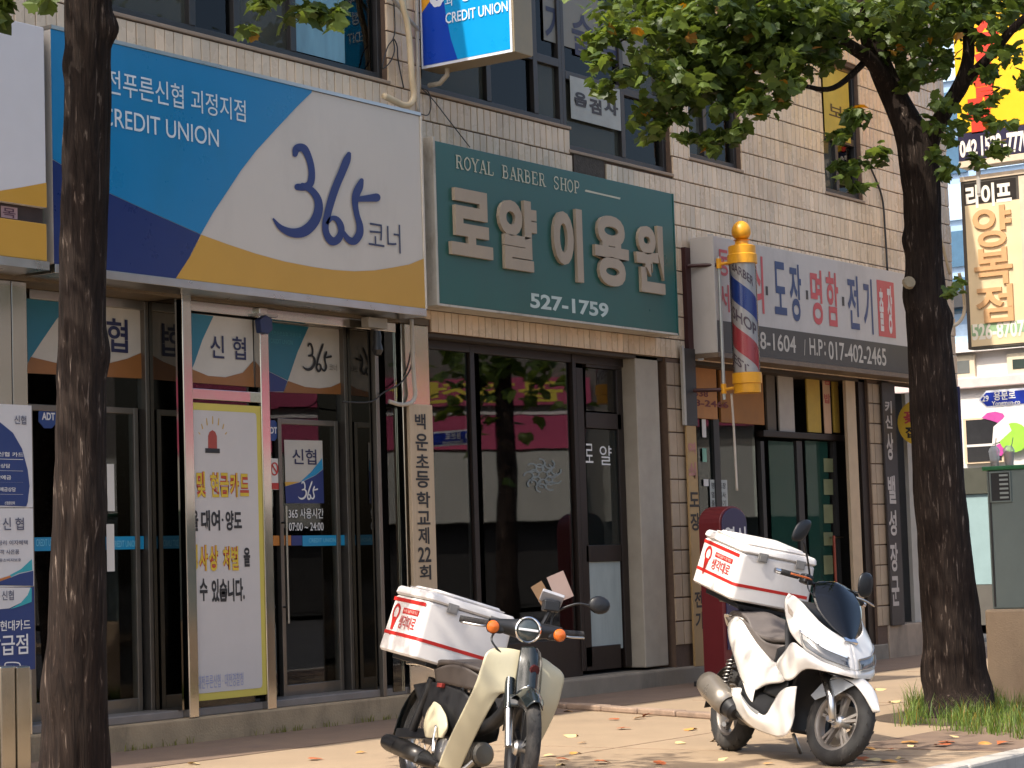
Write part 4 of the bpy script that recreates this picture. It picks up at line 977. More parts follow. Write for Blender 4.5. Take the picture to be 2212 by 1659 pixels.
o = MB(); fpoly(o, [(562, 690), (575, 680), (588, 688), (590, 712), (580, 722), (566, 718)], -.06, .06); o.build('case', mk('alarm_blue', '#1a2c58', rough=.35), sr, bevel=.006)
o = MB(); frect(o, (556, 676), (600, 686), -.03, .04); o.build('bracket', steel_dull, sr)
# wall post of the barber pole
maroon = mk('maroon_steel', '#3a1a1a', rough=.5, var=.15)

# ================================================================ barber pole
PX_, PY_ = fac(1609, 700, -.62)[0], -.62
zt_ = fac(1605, 488, -.62)[1]; zc1 = fac(1605, 531, -.62)[1]; zc2 = fac(1607, 571, -.62)[1]; zb2 = fac(1614, 806, -.62)[1]; zb3 = fac(1616, 849, -.62)[1]
bpole = thing('barber_pole', 'barber pole with red and blue stripes and yellow caps on a wall bracket', 'barber pole', (PX_, PY_, zb3))
capm = mk('cap_yellow', '#dd9d22', rough=.4, var=.06, dirt='#9c6a1c', dscale=5, damt=.5)
ax = (0, 0, 1); rt = .132
MB().lathe([(zc2, 0), (zc2, rt + .018), (zc2 + .09, rt + .018), (zc2 + .10, rt + .006), (zc1 - .01, rt + .006), (zc1, rt - .02), (zc1 + .01, .07), (zc1 + .05, .066), (zc1 + .055, .085)] + [(zc1 + .06 + .095 * (1 - cos(t * pi / 10)), .098 * sin(t * pi / 10 * .9 + .3)) for t in range(0, 10)] + [(zt_, .01), (zt_ + .001, 0)], (PX_, PY_, 0), ax, 36).build('top_cap', capm, bpole, smooth=True)
MB().lathe([(zb3, 0), (zb3, rt + .002), (zb3 + .09, rt + .004), (zb3 + .095, rt + .016), (zb2, rt + .016), (zb2, 0)], (PX_, PY_, 0), ax, 36).build('bottom_cap', capm, bpole, smooth=True)
pole_white = mk('pole_white', '#c9c5c2', rough=.3, var=.04)
MB().lathe([(zb2, rt - .008), (zc2, rt - .008)], (PX_, PY_, 0), ax, 48).build('cylinder', pole_white, bpole, smooth=True)
view_a = math.atan2(CAM.y - PY_, CAM.x - PX_)
def helix(name, z_c, hh, mt, rr, slope=.75):
    G = []; n = 40
    for i in range(n + 1):
        a = -pi + 2 * pi * i / n
        zc = z_c - slope * a * rt          # falls towards the viewer's right
        G.append([Vector((PX_ + rr * cos(view_a + a), PY_ + rr * sin(view_a + a), min(max(zc + s_ * hh / 2, zb2 + .002), zc2 - .002))) for s_ in (-1, 1)])
    return MB().grid(G).build(name, mt, bpole, smooth='all')
Hh = zc2 - zb2
pole_blue = mk('pole_blue', '#2d4a9a', rough=.3, var=.04); pole_red = mk('pole_red', '#c24a52', rough=.3, var=.04)
helix('blue_stripe', zb2 + Hh * .685, .235, pole_blue, rt - .006); helix('red_stripe', zb2 + Hh * .245, .235, pole_red, rt - .006)
def pole_text(s, zc, a0, a1, h, slope=.75, mt=None):
    mb = MB()
    def wp(u, v):
        a = a0 + (a1 - a0) * u; z = zc - slope * a * rt + (v - .5) * h
        return Vector((PX_ + (rt - .004) * cos(view_a + a), PY_ + (rt - .004) * sin(view_a + a), z))
    put_text(mb, s, 0 * Vector((1, 1, 1)), (0, 0, 0), (0, 0, 0), .02, None, wp); return mb.build('lettering', mt, bpole)
pole_text('SHOP', zb2 + Hh * .465, -1.15, 1.05, .12, mt=mk('pole_grey_ink', '#6b5a66', rough=.5)); pole_text('BARBER', zb2 + Hh * .90, -1.0, .9, .09, mt=mk('pole_grey_ink', '#6b5a66')); pole_text('EST', zb2 + Hh * .04, -1.2, .2, .09, mt=mk('pole_grey_ink', '#6b5a66'))
MB().lathe([(zb2, rt + .004), (zc2, rt + .004)], (PX_, PY_, 0), ax, 48).build('clear_sleeve', mk_glass('acrylic', (.97, .97, .97), ior=1.35), bpole, smooth=True)
# bracket: wall post, two arms, inner rod
wx = fac(1487, 650, -.04)[0]
MB().box(wx - .05, wx + .05, -.055, -.004, fac(1487, 758, -.04)[1], fac(1484, 535, -.04)[1]).build('wall_post', maroon, bpole, bevel=.004)
rodx, rody = PX_ - .02, PY_ + .26
for z_ in (zc2 + .03, zb3 + .06):
    MB().tube([(wx, -.05, z_), (rodx, rody, z_ - .01)], .02, 8).build('arm', maroon, bpole)
    MB().tube([(rodx, rody, z_ - .01), (PX_, PY_ + rt * .9, z_ + .005)], .016, 8).lathe([(-.05, .028), (.05, .028)], (rodx, rody, z_), ax, 12).build('clamp', capm, bpole, smooth=True)
MB().tube([(rodx, rody, zb3 - .05), (rodx, rody, zc2 + .1)], .018, 10).build('rod', mk('galvanised', (.5, .52, .5), rough=.4, metal=.7, var=.1), bpole, smooth=True)
sx, sz = fac(1582, 850, -.5)
pipe('thin_rod', 'thin white rod hanging below the barber pole', [(1580, 850), (1585, 925), (1589, 1000), (1592, 1060)], -.42, .012, mk('rod_white', '#b6aca0', rough=.5, var=.15), 'rod')

# ================================================================ red standing sign behind the scooter
YA = -.75
stn = thing('standing_sign', 'red standing sign with rounded navy top behind the white scooter box', 'standing sign', (19.3, YA, 0))
xa_ = fac(1556, 1150, YA)[0]; xb_ = fac(1614, 1150, YA)[0]; zt_ = fac(1568, 1093, YA)[1]; cx_ = (xa_ + xb_) / 2; rr = (xb_ - xa_) / 2
def arch(x0_, x1_, z0_, z1_, y, th, name, mt, k=12):
    r_ = (x1_ - x0_) / 2; c_ = (x0_ + x1_) / 2; hh = min(r_ * .62, z1_ - z0_)
    P = [Vector((x0_, y, z0_)), Vector((x1_, y, z0_))] + [Vector((c_ + r_ * cos(t * pi / k), y, z1_ - hh + hh * sin(t * pi / k))) for t in range(k + 1)]
    return MB().prism(P, (0, th, 0)).build(name, mt, stn, bevel=.01)
arch(xa_, xb_, 0.05, zt_, YA, .24, 'body', mk('sign_dark_red', '#64191d', rough=.45, var=.1))
arch(xa_ + .02, xb_ - .02, zt_ - .55, zt_ - .02, YA - .012, .01, 'navy_panel', mk('panel_navy', '#2c2a4c', rough=.45))
MB().box(xa_ + .05, xb_ - .02, YA - .012, YA - .002, .35, zt_ - .62).build('navy_panel', mk('panel_navy', '#2c2a4c'), stn)
mb = MB(); put_text(mb, '열쇠', (xa_ + .06, YA - .016, zt_ - .40), (rr * 1.55, 0, 0), (0, 0, .2), .02); mb.build('lettering', white_ink, stn)
mb = MB(); put_text(mb, '도장', (xa_ + .09, YA - .016, zt_ - .98), (rr * 1.45, 0, 0), (0, 0, .26), .02); mb.build('lettering', white_ink, stn)
mb = MB(); put_text(mb, '복사', (xa_ + .09, YA - .016, zt_ - 1.32), (rr * 1.45, 0, 0), (0, 0, .26), .02); mb.build('lettering', white_ink, stn)
MB().box(xa_ - .02, xb_ + .02, YA - .05, YA + .35, 0, .055).build('foot', black_m, stn, bevel=.01)
# ================================================================ trees
bark_m = bpy.data.materials.new('bark'); bark_m.use_nodes = True
n = bark_m.node_tree.nodes; l = bark_m.node_tree.links; b = n['Principled BSDF']; b.inputs['Roughness'].default_value = .95; b.inputs['Specular IOR Level'].default_value = .2
tc = n.new('ShaderNodeTexCoord'); mp = n.new('ShaderNodeMapping'); mp.inputs['Scale'].default_value = (34, 34, 3.4); l.new(tc.outputs['Object'], mp.inputs[0])
n1 = n.new('ShaderNodeTexNoise'); n1.inputs['Scale'].default_value = 1.4; n1.inputs['Detail'].default_value = 8; n1.inputs['Roughness'].default_value = .65; n1.inputs['Distortion'].default_value = .6; l.new(mp.outputs[0], n1.inputs[0])
rp = n.new('ShaderNodeValToRGB'); l.new(n1.outputs[0], rp.inputs[0])
rp.color_ramp.elements[0].position = .34; rp.color_ramp.elements[0].color = (*S('#1b1512'), 1); rp.color_ramp.elements[1].position = .76; rp.color_ramp.elements[1].color = (*S('#a39486'), 1)
e_ = rp.color_ramp.elements.new(.60); e_.color = (*S('#332923'), 1)
n2 = n.new('ShaderNodeTexNoise'); n2.inputs['Scale'].default_value = 3; n2.inputs['Detail'].default_value = 4; l.new(tc.outputs['Object'], n2.inputs[0])
mx = n.new('ShaderNodeMix'); mx.data_type = 'RGBA'; mx.blend_type = 'MULTIPLY'; mx.inputs[0].default_value = .6; l.new(rp.outputs[0], mx.inputs[6])
rp2 = n.new('ShaderNodeValToRGB'); rp2.color_ramp.elements[0].color = (*S('#8a6a5a'), 1); rp2.color_ramp.elements[1].color = (1, 1, 1, 1); rp2.color_ramp.elements[0].position = .35; rp2.color_ramp.elements[1].position = .6; l.new(n2.outputs[0], rp2.inputs[0]); l.new(rp2.outputs[0], mx.inputs[7])
l.new(mx.outputs[2], b.inputs['Base Color'])
bp2 = n.new('ShaderNodeBump'); bp2.inputs['Strength'].default_value = .9; bp2.inputs['Distance'].default_value = .02; l.new(n1.outputs[0], bp2.inputs['Height']); l.new(bp2.outputs[0], b.inputs['Normal'])

def bark_tube(mb, path, rad, n=40, k=14, amp=.10, knots=()):
    PP = spline(path, k); RR = [v.x for v in spline([(r, 0, 0) for r in rad], k)]
    up = Vector((1, 0, 0)); rings = []
    for i, p in enumerate(PP):
        t = (PP[min(i + 1, len(PP) - 1)] - PP[max(i - 1, 0)]).normalized()
        a = (up - t * up.dot(t)).normalized(); b_ = t.cross(a); up = a; ring = []
        for j in range(n):
            th = 2 * pi * j / n; d = a * cos(th) + b_ * sin(th)
            s_ = p + d * RR[i]
            nn = noise.noise(Vector((cos(th) * 5.5, sin(th) * 5.5, s_.z * 1.6))); n2_ = noise.noise(Vector((cos(th) * 14, sin(th) * 14, s_.z * 5 + 9))); n3_ = noise.noise(Vector((cos(th) * 1.3, sin(th) * 1.3, s_.z * 1.1 + 4)))
            r = RR[i] * (1 + amp * (-abs(nn) * 1.6 + .5) + amp * .45 * n2_ + amp * .9 * n3_)
            for (kp, kr, kh) in knots:
                dd = (s_ - kp).length
                if dd < kr: r += kh * (.5 + .5 * cos(pi * dd / kr))
            ring.append(p + d * r)
        rings.append(ring)
    m_ = len(rings)
    vs = [v for r in rings for v in r]
    fs = [(i * n + j, i * n + (j + 1) % n, (i + 1) * n + (j + 1) % n, (i + 1) * n + j) for i in range(m_ - 1) for j in range(n)]
    fs += [tuple(range(n - 1, -1, -1)), tuple((m_ - 1) * n + j for j in range(n))]
    mb.add(vs, fs)

def leaf_mat(name, c, c2):
    M_ = bpy.data.materials.new(name); M_.use_nodes = True; n = M_.node_tree.nodes; l = M_.node_tree.links
    b = n['Principled BSDF']; out = n['Material Output']
    at = n.new('ShaderNodeAttribute'); at.attribute_name = 'tone'; oi = n.new('ShaderNodeObjectInfo')
    b.inputs['Roughness'].default_value = .45; b.inputs['Specular IOR Level'].default_value = .35
    sp = n.new('ShaderNodeSeparateColor'); l.new(at.outputs['Color'], sp.inputs[0])
    mx = n.new('ShaderNodeMix'); mx.data_type = 'RGBA'; mx.inputs[6].default_value = (*S(c), 1); mx.inputs[7].default_value = (*S(c2), 1); l.new(sp.outputs[0], mx.inputs[0])
    m2 = n.new('ShaderNodeMix'); m2.data_type = 'RGBA'; m2.inputs[7].default_value = (*S('#a8752f'), 1); l.new(sp.outputs[1], m2.inputs[0]); l.new(mx.outputs[2], m2.inputs[6])
    l.new(m2.outputs[2], b.inputs['Base Color'])
    tr = n.new('ShaderNodeBsdfTranslucent'); hs = n.new('ShaderNodeHueSaturation'); hs.inputs['Value'].default_value = 1.6; hs.inputs['Saturation'].default_value = 1.1; hs.inputs['Hue'].default_value = .485
    l.new(m2.outputs[2], hs.inputs['Color']); l.new(hs.outputs[0], tr.inputs[0])
    ms = n.new('ShaderNodeMixShader'); ms.inputs[0].default_value = .38; l.new(b.outputs[0], ms.inputs[1]); l.new(tr.outputs[0], ms.inputs[2]); l.new(ms.outputs[0], out.inputs[0])
    return M_
leaf_m = leaf_mat('plane_leaf', '#38491f', '#687a36')
# palmate five-lobed leaf, unit width about 1, stalk at the origin, slightly folded
OUT = [(0, 0), (.14, -.08), (.36, -.10), (.38, .06), (.52, .14), (.43, .28), (.47, .50), (.30, .52), (.20, .66), (0, .90), (-.20, .66), (-.30, .52), (-.47, .50), (-.43, .28), (-.52, .14), (-.38, .06), (-.36, -.10), (-.14, -.08)]
def leaf_geo(fold, curl):
    vs = [(0, .22, .02)] + [(x, y, -abs(x) * fold - (max(0, y - .3) ** 2) * curl) for x, y in OUT]; m_ = len(OUT)
    return vs, [(0, 1 + i, 1 + (i + 1) % m_) for i in range(m_)]
LG = [leaf_geo(.25, .3), leaf_geo(.05, .5), leaf_geo(.4, .1)]
LMESH = []
for q in range(6):
    vs, fs = LG[q % 3]; mb = MB(); mb.add(vs, fs); tv = (random.random(), 0 if q < 5 else .75, 0); mb.tone = [tv] * len(vs); LMESH.append(mb.build('leaf', leaf_m, mesh_only=True))
def leaf_frame(p, size, rng):
    # blade mostly facing up and outward, tip hanging
    yaw = rng.uniform(0, 2 * pi); droop = rng.uniform(-1.1, .25); roll = rng.gauss(0, .55)
    return Matrix.Translation(p) @ Matrix.Rotation(yaw, 4, 'Z') @ Matrix.Rotation(droop, 4, 'X') @ Matrix.Rotation(roll, 4, 'Y') @ Matrix.Scale(size, 4)
def crown(root, pts, n_single, rng, org):
    """pts: (position, size, front rank); the frontmost are leaves of their own, the rest one mass"""
    pts.sort(key=lambda t: t[2])
    for p, s_, _ in pts[:n_single]:
        o = bpy.data.objects.new('leaf', LMESH[rng.randrange(5) if rng.random() < .985 else 5]); COL.objects.link(o); o.parent = root
        o.matrix_local = leaf_frame(p - org, s_, rng)
    mb = MB(); mb.tone = []
    V, F_ = [], []
    for p, s_, _ in pts[n_single:]:
        vs, fs = LG[rng.randrange(3)]; M_ = leaf_frame(p - org, s_, rng); b0 = len(V)
        V += [tuple(M_ @ Vector(v)) for v in vs]; F_ += [tuple(b0 + i for i in f) for f in fs]
        tv = (min(1, max(0, rng.gauss(.4, .28))), 0 if rng.random() < .988 else rng.uniform(.4, 1), 0); mb.tone += [tv] * len(vs)
    mb.v, mb.f = V, F_
    o = mb.build('crown', leaf_m, root, org=Vector((0, 0, 0))); o['kind'] = 'stuff'; return o

LD = 1.9
def cluster_pts(rng, cl):
    """cl: (px, py, depth, radius px, depth spread m, count)"""
    out = []
    for (px, py, dp, rp_, ds, cnt) in cl:
        # twig directions inside the cluster give leaves in sprays
        tw = [(rng.gauss(0, .55), rng.gauss(0, .55), rng.gauss(0, .5)) for _ in range(max(3, cnt // 9))]
        for _ in range(int(cnt * LD)):
            t = rng.choice(tw); k = rng.random() ** .6
            x = px + rp_ * (t[0] * k + rng.gauss(0, .22)); y = py + rp_ * .8 * (t[1] * k + rng.gauss(0, .22)) + rng.random() * 6
            d_ = dp + ds * (t[2] * k + rng.gauss(0, .25))
            p = atd(x, y, d_); out.append((p, rng.uniform(.055, .115), d_ + rng.uniform(0, .6)))
    return out

# ---- right tree
TB = gnd(2072, 1548); D_T = 16.65
def tp(px, py, dd=0): return atd(px, py, D_T + dd)
rt_tree = thing('plane_tree', 'leaning street tree with leafy branches beside the white scooter', 'tree', TB)
tb = MB()
tpath = [TB + Vector((0, 0, -.1)), tp(2071, 1500), tp(2060, 1380), tp(2043, 1200), tp(2025, 1000), tp(2012, 800), tp(2000, 640), tp(1996, 520), tp(1992, 420), tp(1984, 340), tp(1968, 285, .03), tp(1940, 225, .1), tp(1905, 150, .15), tp(1878, 70, .15), tp(1862, -30, .2), tp(1850, -160, .3)]
kn = [(tp(1945, 520, -.05), .16, .05), (tp(1950, 630, -.05), .2, .03), (tp(2035, 690), .16, .05), (tp(1965, 650, -.15), .15, .03), (tp(2040, 1450), .3, .05), (tp(2105, 1500), .25, .05)]
bark_tube(tb, tpath, [.30, .245, .215, .197, .183, .168, .15, .138, .134, .142, .125, .102, .088, .08, .07, .06], knots=kn, amp=.085)
trunk = tb.build('trunk', bark_m, rt_tree, smooth='all')
def branch(mb, pts, r, n=16): bark_tube(mb, pts, r, n, 8, .08)
for nm, pts, r in (('branch', [tp(1992, 380), tp(2012, 300, -.05), tp(2045, 235, -.1), tp(2078, 180, -.15), tp(2092, 120, -.15), tp(2090, 40, -.1), tp(2086, -120)], [.10, .07, .06, .062, .045, .04, .03]),
                   ('branch', [tp(1925, 190, .1), tp(1880, 130, -.05), tp(1830, 95, -.2), tp(1782, 55, -.3), tp(1700, -20, -.4)], [.07, .055, .045, .035, .02]),
                   ('branch', [tp(2078, 180, -.15), tp(2140, 120, -.3), tp(2190, 60, -.4), tp(2260, 0, -.5)], [.04, .035, .03, .02]),
                   ('branch', [tp(1890, 110, .15), tp(1800, 190, -.4), tp(1700, 180, -.6), tp(1600, 210, -.8)], [.03, .02, .014, .008]),
                   ('branch', [tp(1700, -20, -.4), tp(1560, 30, -.8), tp(1440, 40, -1.0), tp(1330, 95, -1.2)], [.025, .018, .012, .006])):
    bb = MB(); branch(bb, pts, r); bb.build(nm, bark_m, rt_tree, smooth='all')
# pale stub on the trunk
MB().lathe([(0, .05), (.03, .045), (.035, 0)], tp(1962, 612, -.19), (-.6, -.7, .3), 12).build('cut_stub', mk('cut_wood', '#8d7f68', rough=.9, var=.2, vscale=20), rt_tree)
rng = random.Random(11)
CL = [(1330, 60, 15.4, 55, .5, 34), (1300, 120, 15.2, 34, .4, 16), (1350, 155, 15.3, 40, .4, 20), (1400, 60, 15.6, 70, .6, 60), (1440, 150, 15.6, 60, .6, 60), (1480, 40, 15.7, 80, .7, 90), (1500, 200, 15.7, 65, .6, 66), (1540, 110, 15.8, 80, .7, 96), (1560, 285, 15.6, 40, .4, 30), (1535, 320, 15.5, 22, .3, 9), (1470, 245, 15.5, 38, .4, 22),
      (1600, 40, 16, 85, .8, 110), (1610, 210, 15.8, 60, .6, 56), (1640, 120, 16, 80, .7, 100), (1700, 50, 16.1, 85, .8, 110), (1700, 160, 15.9, 55, .6, 50), (1780, 40, 16.3, 85, .8, 110), (1790, 110, 16.2, 55, .6, 40), (1860, 20, 16.7, 80, .8, 90), (1845, 250, 15.9, 38, .4, 22), (1815, 290, 15.8, 32, .4, 16), (1830, 350, 15.8, 38, .4, 26), (1850, 400, 15.8, 26, .3, 12), (1905, 330, 15.9, 32, .3, 16),
      (1950, 60, 16.9, 80, .8, 86), (1985, 150, 16.8, 60, .7, 54), (2040, 40, 17, 80, .8, 80), (2040, 130, 16.7, 45, .5, 30), (2030, 220, 16.4, 38, .5, 18), (2120, 30, 16.6, 60, .7, 36), (2170, 90, 16.5, 55, .6, 30), (2190, 20, 16.6, 60, .7, 40), (2130, 150, 16.4, 40, .5, 15), (2060, 290, 16.2, 45, .4, 24), (2110, 235, 16.2, 36, .4, 11), (2150, 200, 16.2, 30, .4, 8), (2110, 340, 16.1, 34, .4, 12), (2150, 310, 16.1, 26, .3, 7), (2010, 320, 16.0, 28, .3, 10), (2040, 360, 16.0, 28, .3, 9), (2055, 625, 16.0, 20, .25, 8), (2070, 600, 16.0, 12, .2, 4)]
CL += [(1290, 85, 15.3, 40, .4, 22), (1320, 200, 15.3, 36, .4, 16), (1390, 230, 15.5, 45, .4, 30), (1420, 280, 15.4, 36, .3, 20), (1500, 290, 15.5, 36, .3, 22), (1590, 270, 15.6, 36, .4, 22), (1640, 215, 15.8, 40, .4, 26), (1690, 205, 15.9, 30, .3, 16), (2140, 260, 16.2, 40, .4, 14), (2195, 170, 16.3, 40, .4, 14), (2170, 330, 16.1, 30, .3, 8)]
for k in range(16):                                           # boughs over the pavement, out of the picture, that shade the tree's foot
    q_ = Vector((rng.uniform(10.6, 13.0), rng.uniform(-5.7, -3.9), rng.uniform(5.9, 7.6))) - CAM; dq = q_.dot(R2)
    CL.append((CX + FPX * q_.dot(R0) / dq, CY + FPX * q_.dot(R1) / dq, dq, 90, .5, 45))
for k in range(34):                                           # the crown above the picture, which shades the pavement
    CL.append((rng.uniform(1250, 2350), rng.uniform(-900, -60), rng.uniform(14.6, 19.0), 110, 1.0, 75))
CL += [(x, y, 16.2 + rng.uniform(-.5, .9), 75, .8, 52) for x in range(1420, 2060, 62) for y in (10, 95) if not (x > 1780 and y > 50)]
CL += [(x, -10, 16.4 + rng.uniform(-.5, .9), 80, .8, 60) for x in range(1350, 2230, 70)]
CL += [(1500, 150, 15.8, 70, .6, 50), (1580, 170, 15.9, 70, .6, 60), (1640, 40, 16, 80, .7, 60), (1720, 100, 16, 70, .7, 60), (1930, 120, 17.2, 60, .6, 40), (2010, 90, 17.1, 60, .6, 45), (1560, 240, 15.7, 45, .4, 30), (1450, 200, 15.6, 45, .4, 30)]
pts = cluster_pts(rng, CL)
crown(rt_tree, pts, 300, rng, TB)

# ---- left tree
D_L = 9.65
def lp(px, py, dd=0): return atd(px, py, D_L + dd)
LB = lp(163, 1850); LB.z = 0
lt_tree = thing('plane_tree', 'dark furrowed tree trunk standing in front of the left glass doors', 'tree', LB)
tb = MB()
lpath = [LB + Vector((0, 0, -.1)), lp(160, 1700), lp(162, 1560), lp(167, 1400), lp(171, 1200), lp(174, 1000), lp(175, 800), lp(179, 600), lp(185, 400), lp(189, 200), lp(191, 0), lp(196, -300), lp(205, -700)]
kn = [(lp(238, 60), .10, .035), (lp(138, 140), .1, .014), (lp(225, 760), .14, .02), (lp(120, 1480, -.05), .2, .02), (lp(215, 1100, -.05), .16, .012)]
bark_tube(tb, lpath, [.20, .155, .134, .124, .114, .107, .103, .100, .098, .098, .098, .09, .07], n=56, k=20, knots=kn, amp=.10)
tb.build('trunk', bark_m, lt_tree, smooth='all')
for pts_, r in (([lp(196, -250), lp(330, -420, .4), lp(500, -560, .9), lp(700, -600, 1.5)], [.06, .05, .035, .02]), ([lp(200, -500), lp(60, -700, -.3), lp(-100, -850, -.6)], [.06, .045, .02]), ([lp(205, -650), lp(260, -900, -.3), lp(300, -1200, -.5)], [.06, .045, .02])):
    bb = MB(); branch(bb, pts_, r); bb.build('branch', bark_m, lt_tree, smooth='all')
rng = random.Random(5)
CL = [(655, 5, 11.6, 40, .3, 14), (690, 30, 11.5, 32, .25, 12), (735, 15, 11.5, 26, .25, 9), (725, 45, 11.4, 16, .2, 5), (560, 5, 11.6, 34, .3, 12), (610, -25, 11.6, 60, .4, 26), (700, -45, 11.6, 60, .4, 26), (10, 5, 9.2, 30, .2, 10), (-10, 25, 9.2, 20, .2, 6), (60, -50, 9.3, 70, .4, 24), (540, 60, 11.7, 22, .25, 6)]
for k in range(26):
    CL.append((rng.uniform(-500, 900), rng.uniform(-1150, -140), rng.uniform(8.4, 12.2), 170, .9, 62))
pts = cluster_pts(rng, CL)
crown(lt_tree, pts, 120, rng, LB)
# ================================================================ grass round the right tree, fallen leaves
rng = random.Random(3)
gm = leaf_mat('grass_blade', '#3d5a22', '#7d8f45')
mb = MB(); mb.tone = []
MB().lathe([(.012, 0), (.012, .1), (.002, .95)], TB + Vector((.1, -.3, .0)), (0, 0, 1), 24).build('tree_pit_soil', earth_m).__setitem__('kind', 'structure')
def blade(p, h, w, tone):
    a = rng.uniform(0, 2 * pi); ln = rng.uniform(.2, .8) * h; d = Vector((cos(a), sin(a), 0)); q = Vector((-sin(a), cos(a), 0)) * w
    vs = [p - q, p + q, p + d * ln * .35 + Vector((0, 0, h * .62)) + q * .7, p + d * ln * .35 + Vector((0, 0, h * .62)) - q * .7, p + d * ln + Vector((0, 0, h))]
    mb.add(vs, [(0, 1, 2, 3), (3, 2, 4)]); mb.tone += [tone] * 5
tufts = []
for k in range(150):
    px, py = rng.uniform(1955, 2260), 0
    f_ = (px - 1955) / 300; py = rng.uniform(1520 - 8 * f_, 1572 + 30 * f_)
    tufts.append(gnd(px, py))
for k in range(60): tufts.append(gnd(rng.uniform(1970, 2150), rng.gauss(1545, 12)))
for c_ in tufts:
    hh = rng.uniform(.07, .2)
    for q in range(rng.randint(9, 18)):
        blade(c_ + Vector((rng.gauss(0, .045), rng.gauss(0, .045), 0)), hh * rng.uniform(.5, 1.15), rng.uniform(.002, .0045), (rng.random(), 0 if rng.random() < .9 else .5, 0))
gr = mb.build('grass', gm); tag(gr, 'green grass growing round the foot of the right tree', 'grass', kind='stuff')
# weeds along the step of the left shop
mb = MB(); mb.tone = []
for k in range(46):
    x_ = rng.uniform(10.7, 15.5)
    for q in range(rng.randint(3, 8)): blade(Vector((x_ + rng.gauss(0, .03), -.045 + rng.gauss(0, .012), .004)), rng.uniform(.02, .07), .003, (rng.random() * .6, .2, 0))
wd = mb.build('weeds', gm); tag(wd, 'small weeds sprouting along the foot of the shop step', 'weeds', kind='stuff')
dry = [mk('dry_leaf_' + k, c_, rough=.8, var=.2, vscale=30) for k, c_ in (('ochre', '#c08a45'), ('rust', '#a8582c'), ('straw', '#cdb27c'))]
DM = []
for q in range(6):
    vs, fs = LG[q % 3]; m_ = MB(); m_.add([(x, y - .3, z + .10 + .16 * abs(x) * (1 if q % 2 else -.2) + .12 * (y - .3) ** 2) for x, y, z in vs], fs); DM.append(m_.build('fallen_leaf', dry[q % 3], mesh_only=True))
FLV = [(1228, 1537), (1399, 1546), (1235, 1590), (1258, 1605), (1347, 1574), (1190, 1632), (1242, 1627), (1214, 1642), (1210, 1652), (1165, 1655), (1426, 1649), (1471, 1605), (1491, 1576), (1300, 1648), (1545, 1600), (1380, 1552), (1327, 1554), (1932, 1517), (1876, 1617), (1924, 1619), (1970, 1612), (1965, 1605), (2045, 1604), (2063, 1592), (2130, 1607), (2170, 1607), (1945, 1637), (1955, 1646), (1865, 1640), (1885, 1642), (1918, 1645), (2035, 1612), (1560, 1640), (1660, 1650), (680, 1640), (420, 1650), (780, 1625), (1760, 1500), (1900, 1490)]
FL_ = []
for k, (px, py) in enumerate(FLV):
    o = bpy.data.objects.new('fallen_leaf', DM[k % 6]); COL.objects.link(o)
    o.location = gnd(px, py, .006) ; s_ = rng.uniform(.06, .12)
    o.matrix_world = Matrix.Translation(o.location) @ Matrix.Rotation(rng.uniform(0, 6.28), 4, 'Z') @ Matrix.Rotation(rng.gauss(0, .12), 4, 'X') @ Matrix.Scale(s_, 4)
    cn = ('ochre', 'rust brown', 'straw yellow')[k % 3]
    wh = 'by the left step' if px < 900 else 'beside the ivory motorcycle' if px < 1262 else 'between the two delivery bikes' if px < 1560 else 'under the white scooter' if px < 1850 else 'beside the scooter front wheel' if px < 1960 else 'near the right tree and kerb'
    FL_.append((cn, wh, px, o))
ORD = ('first', 'second', 'third', 'fourth', 'fifth', 'sixth', 'seventh', 'eighth')
for cn, wh in sorted({(a_, c_) for a_, c_, _, _ in FL_}):
    L2 = sorted([t for t in FL_ if t[0] == cn and t[1] == wh], key=lambda t: t[2])
    for q, t in enumerate(L2):
        lb = 'dry %s leaf on the pavement %s' % (cn, wh) if len(L2) == 1 else 'dry %s leaf, %s from the left of those %s' % (cn, ORD[q], wh)
        tag(t[3], lb, 'leaf', 'dry leaves scattered on the sidewalk')

# ================================================================ utility cabinet with cups
CXc, CYc = 17.1, -4.98
cbm = mk('cabinet_green_grey', '#6d7772', rough=.55, var=.08, vscale=4, dirt='#3d4643', damt=.4)
def pd(px, X): return facx(px, 1170, X)[0]
Xf = 17.0
yl = pd(2137, Xf); ylb = pd(2119, Xf - .12)
zc0 = facx(2170, 1310, Xf)[1]; zc1_ = facx(2170, 1015, Xf)[1]
cab = thing('utility_cabinet', 'grey green utility cabinet with green lid on a concrete base at the right edge', 'cabinet', (Xf, yl, 0))
MB().box(Xf - .12, Xf + .75, ylb, ylb - 1.3, 0, zc0 - .02).build('concrete_base', mk('base_concrete', '#ab9377', rough=.9, var=.1, vscale=3, bump=.3, dirt='#7a6550', damt=.5), cab, bevel=.02)
MB().box(Xf, Xf + .6, yl, yl - 1.2, zc0 - .02, zc1_).build('body', cbm, cab, bevel=.012)
MB().box(Xf - .015, Xf + .62, yl + .03, yl - 1.25, zc1_, zc1_ + .035).build('lid', mk('lid_green', '#1f6a3d', rough=.45), cab, bevel=.008)
MB().box(Xf - .006, Xf, yl - .02, yl - .035, zc0, zc1_).build('door_seam', black_m, cab)
zv1 = facx(2150, 1022, Xf)[1]; zv0 = facx(2155, 1082, Xf)[1]; yv0 = pd(2148, Xf); yv1 = pd(2188, Xf)
vent = MB().box(Xf - .008, Xf - .001, yv0, yv1, zv0, zv1).build('vent', mk('vent_dark', (.02, .02, .02), rough=.6), cab)
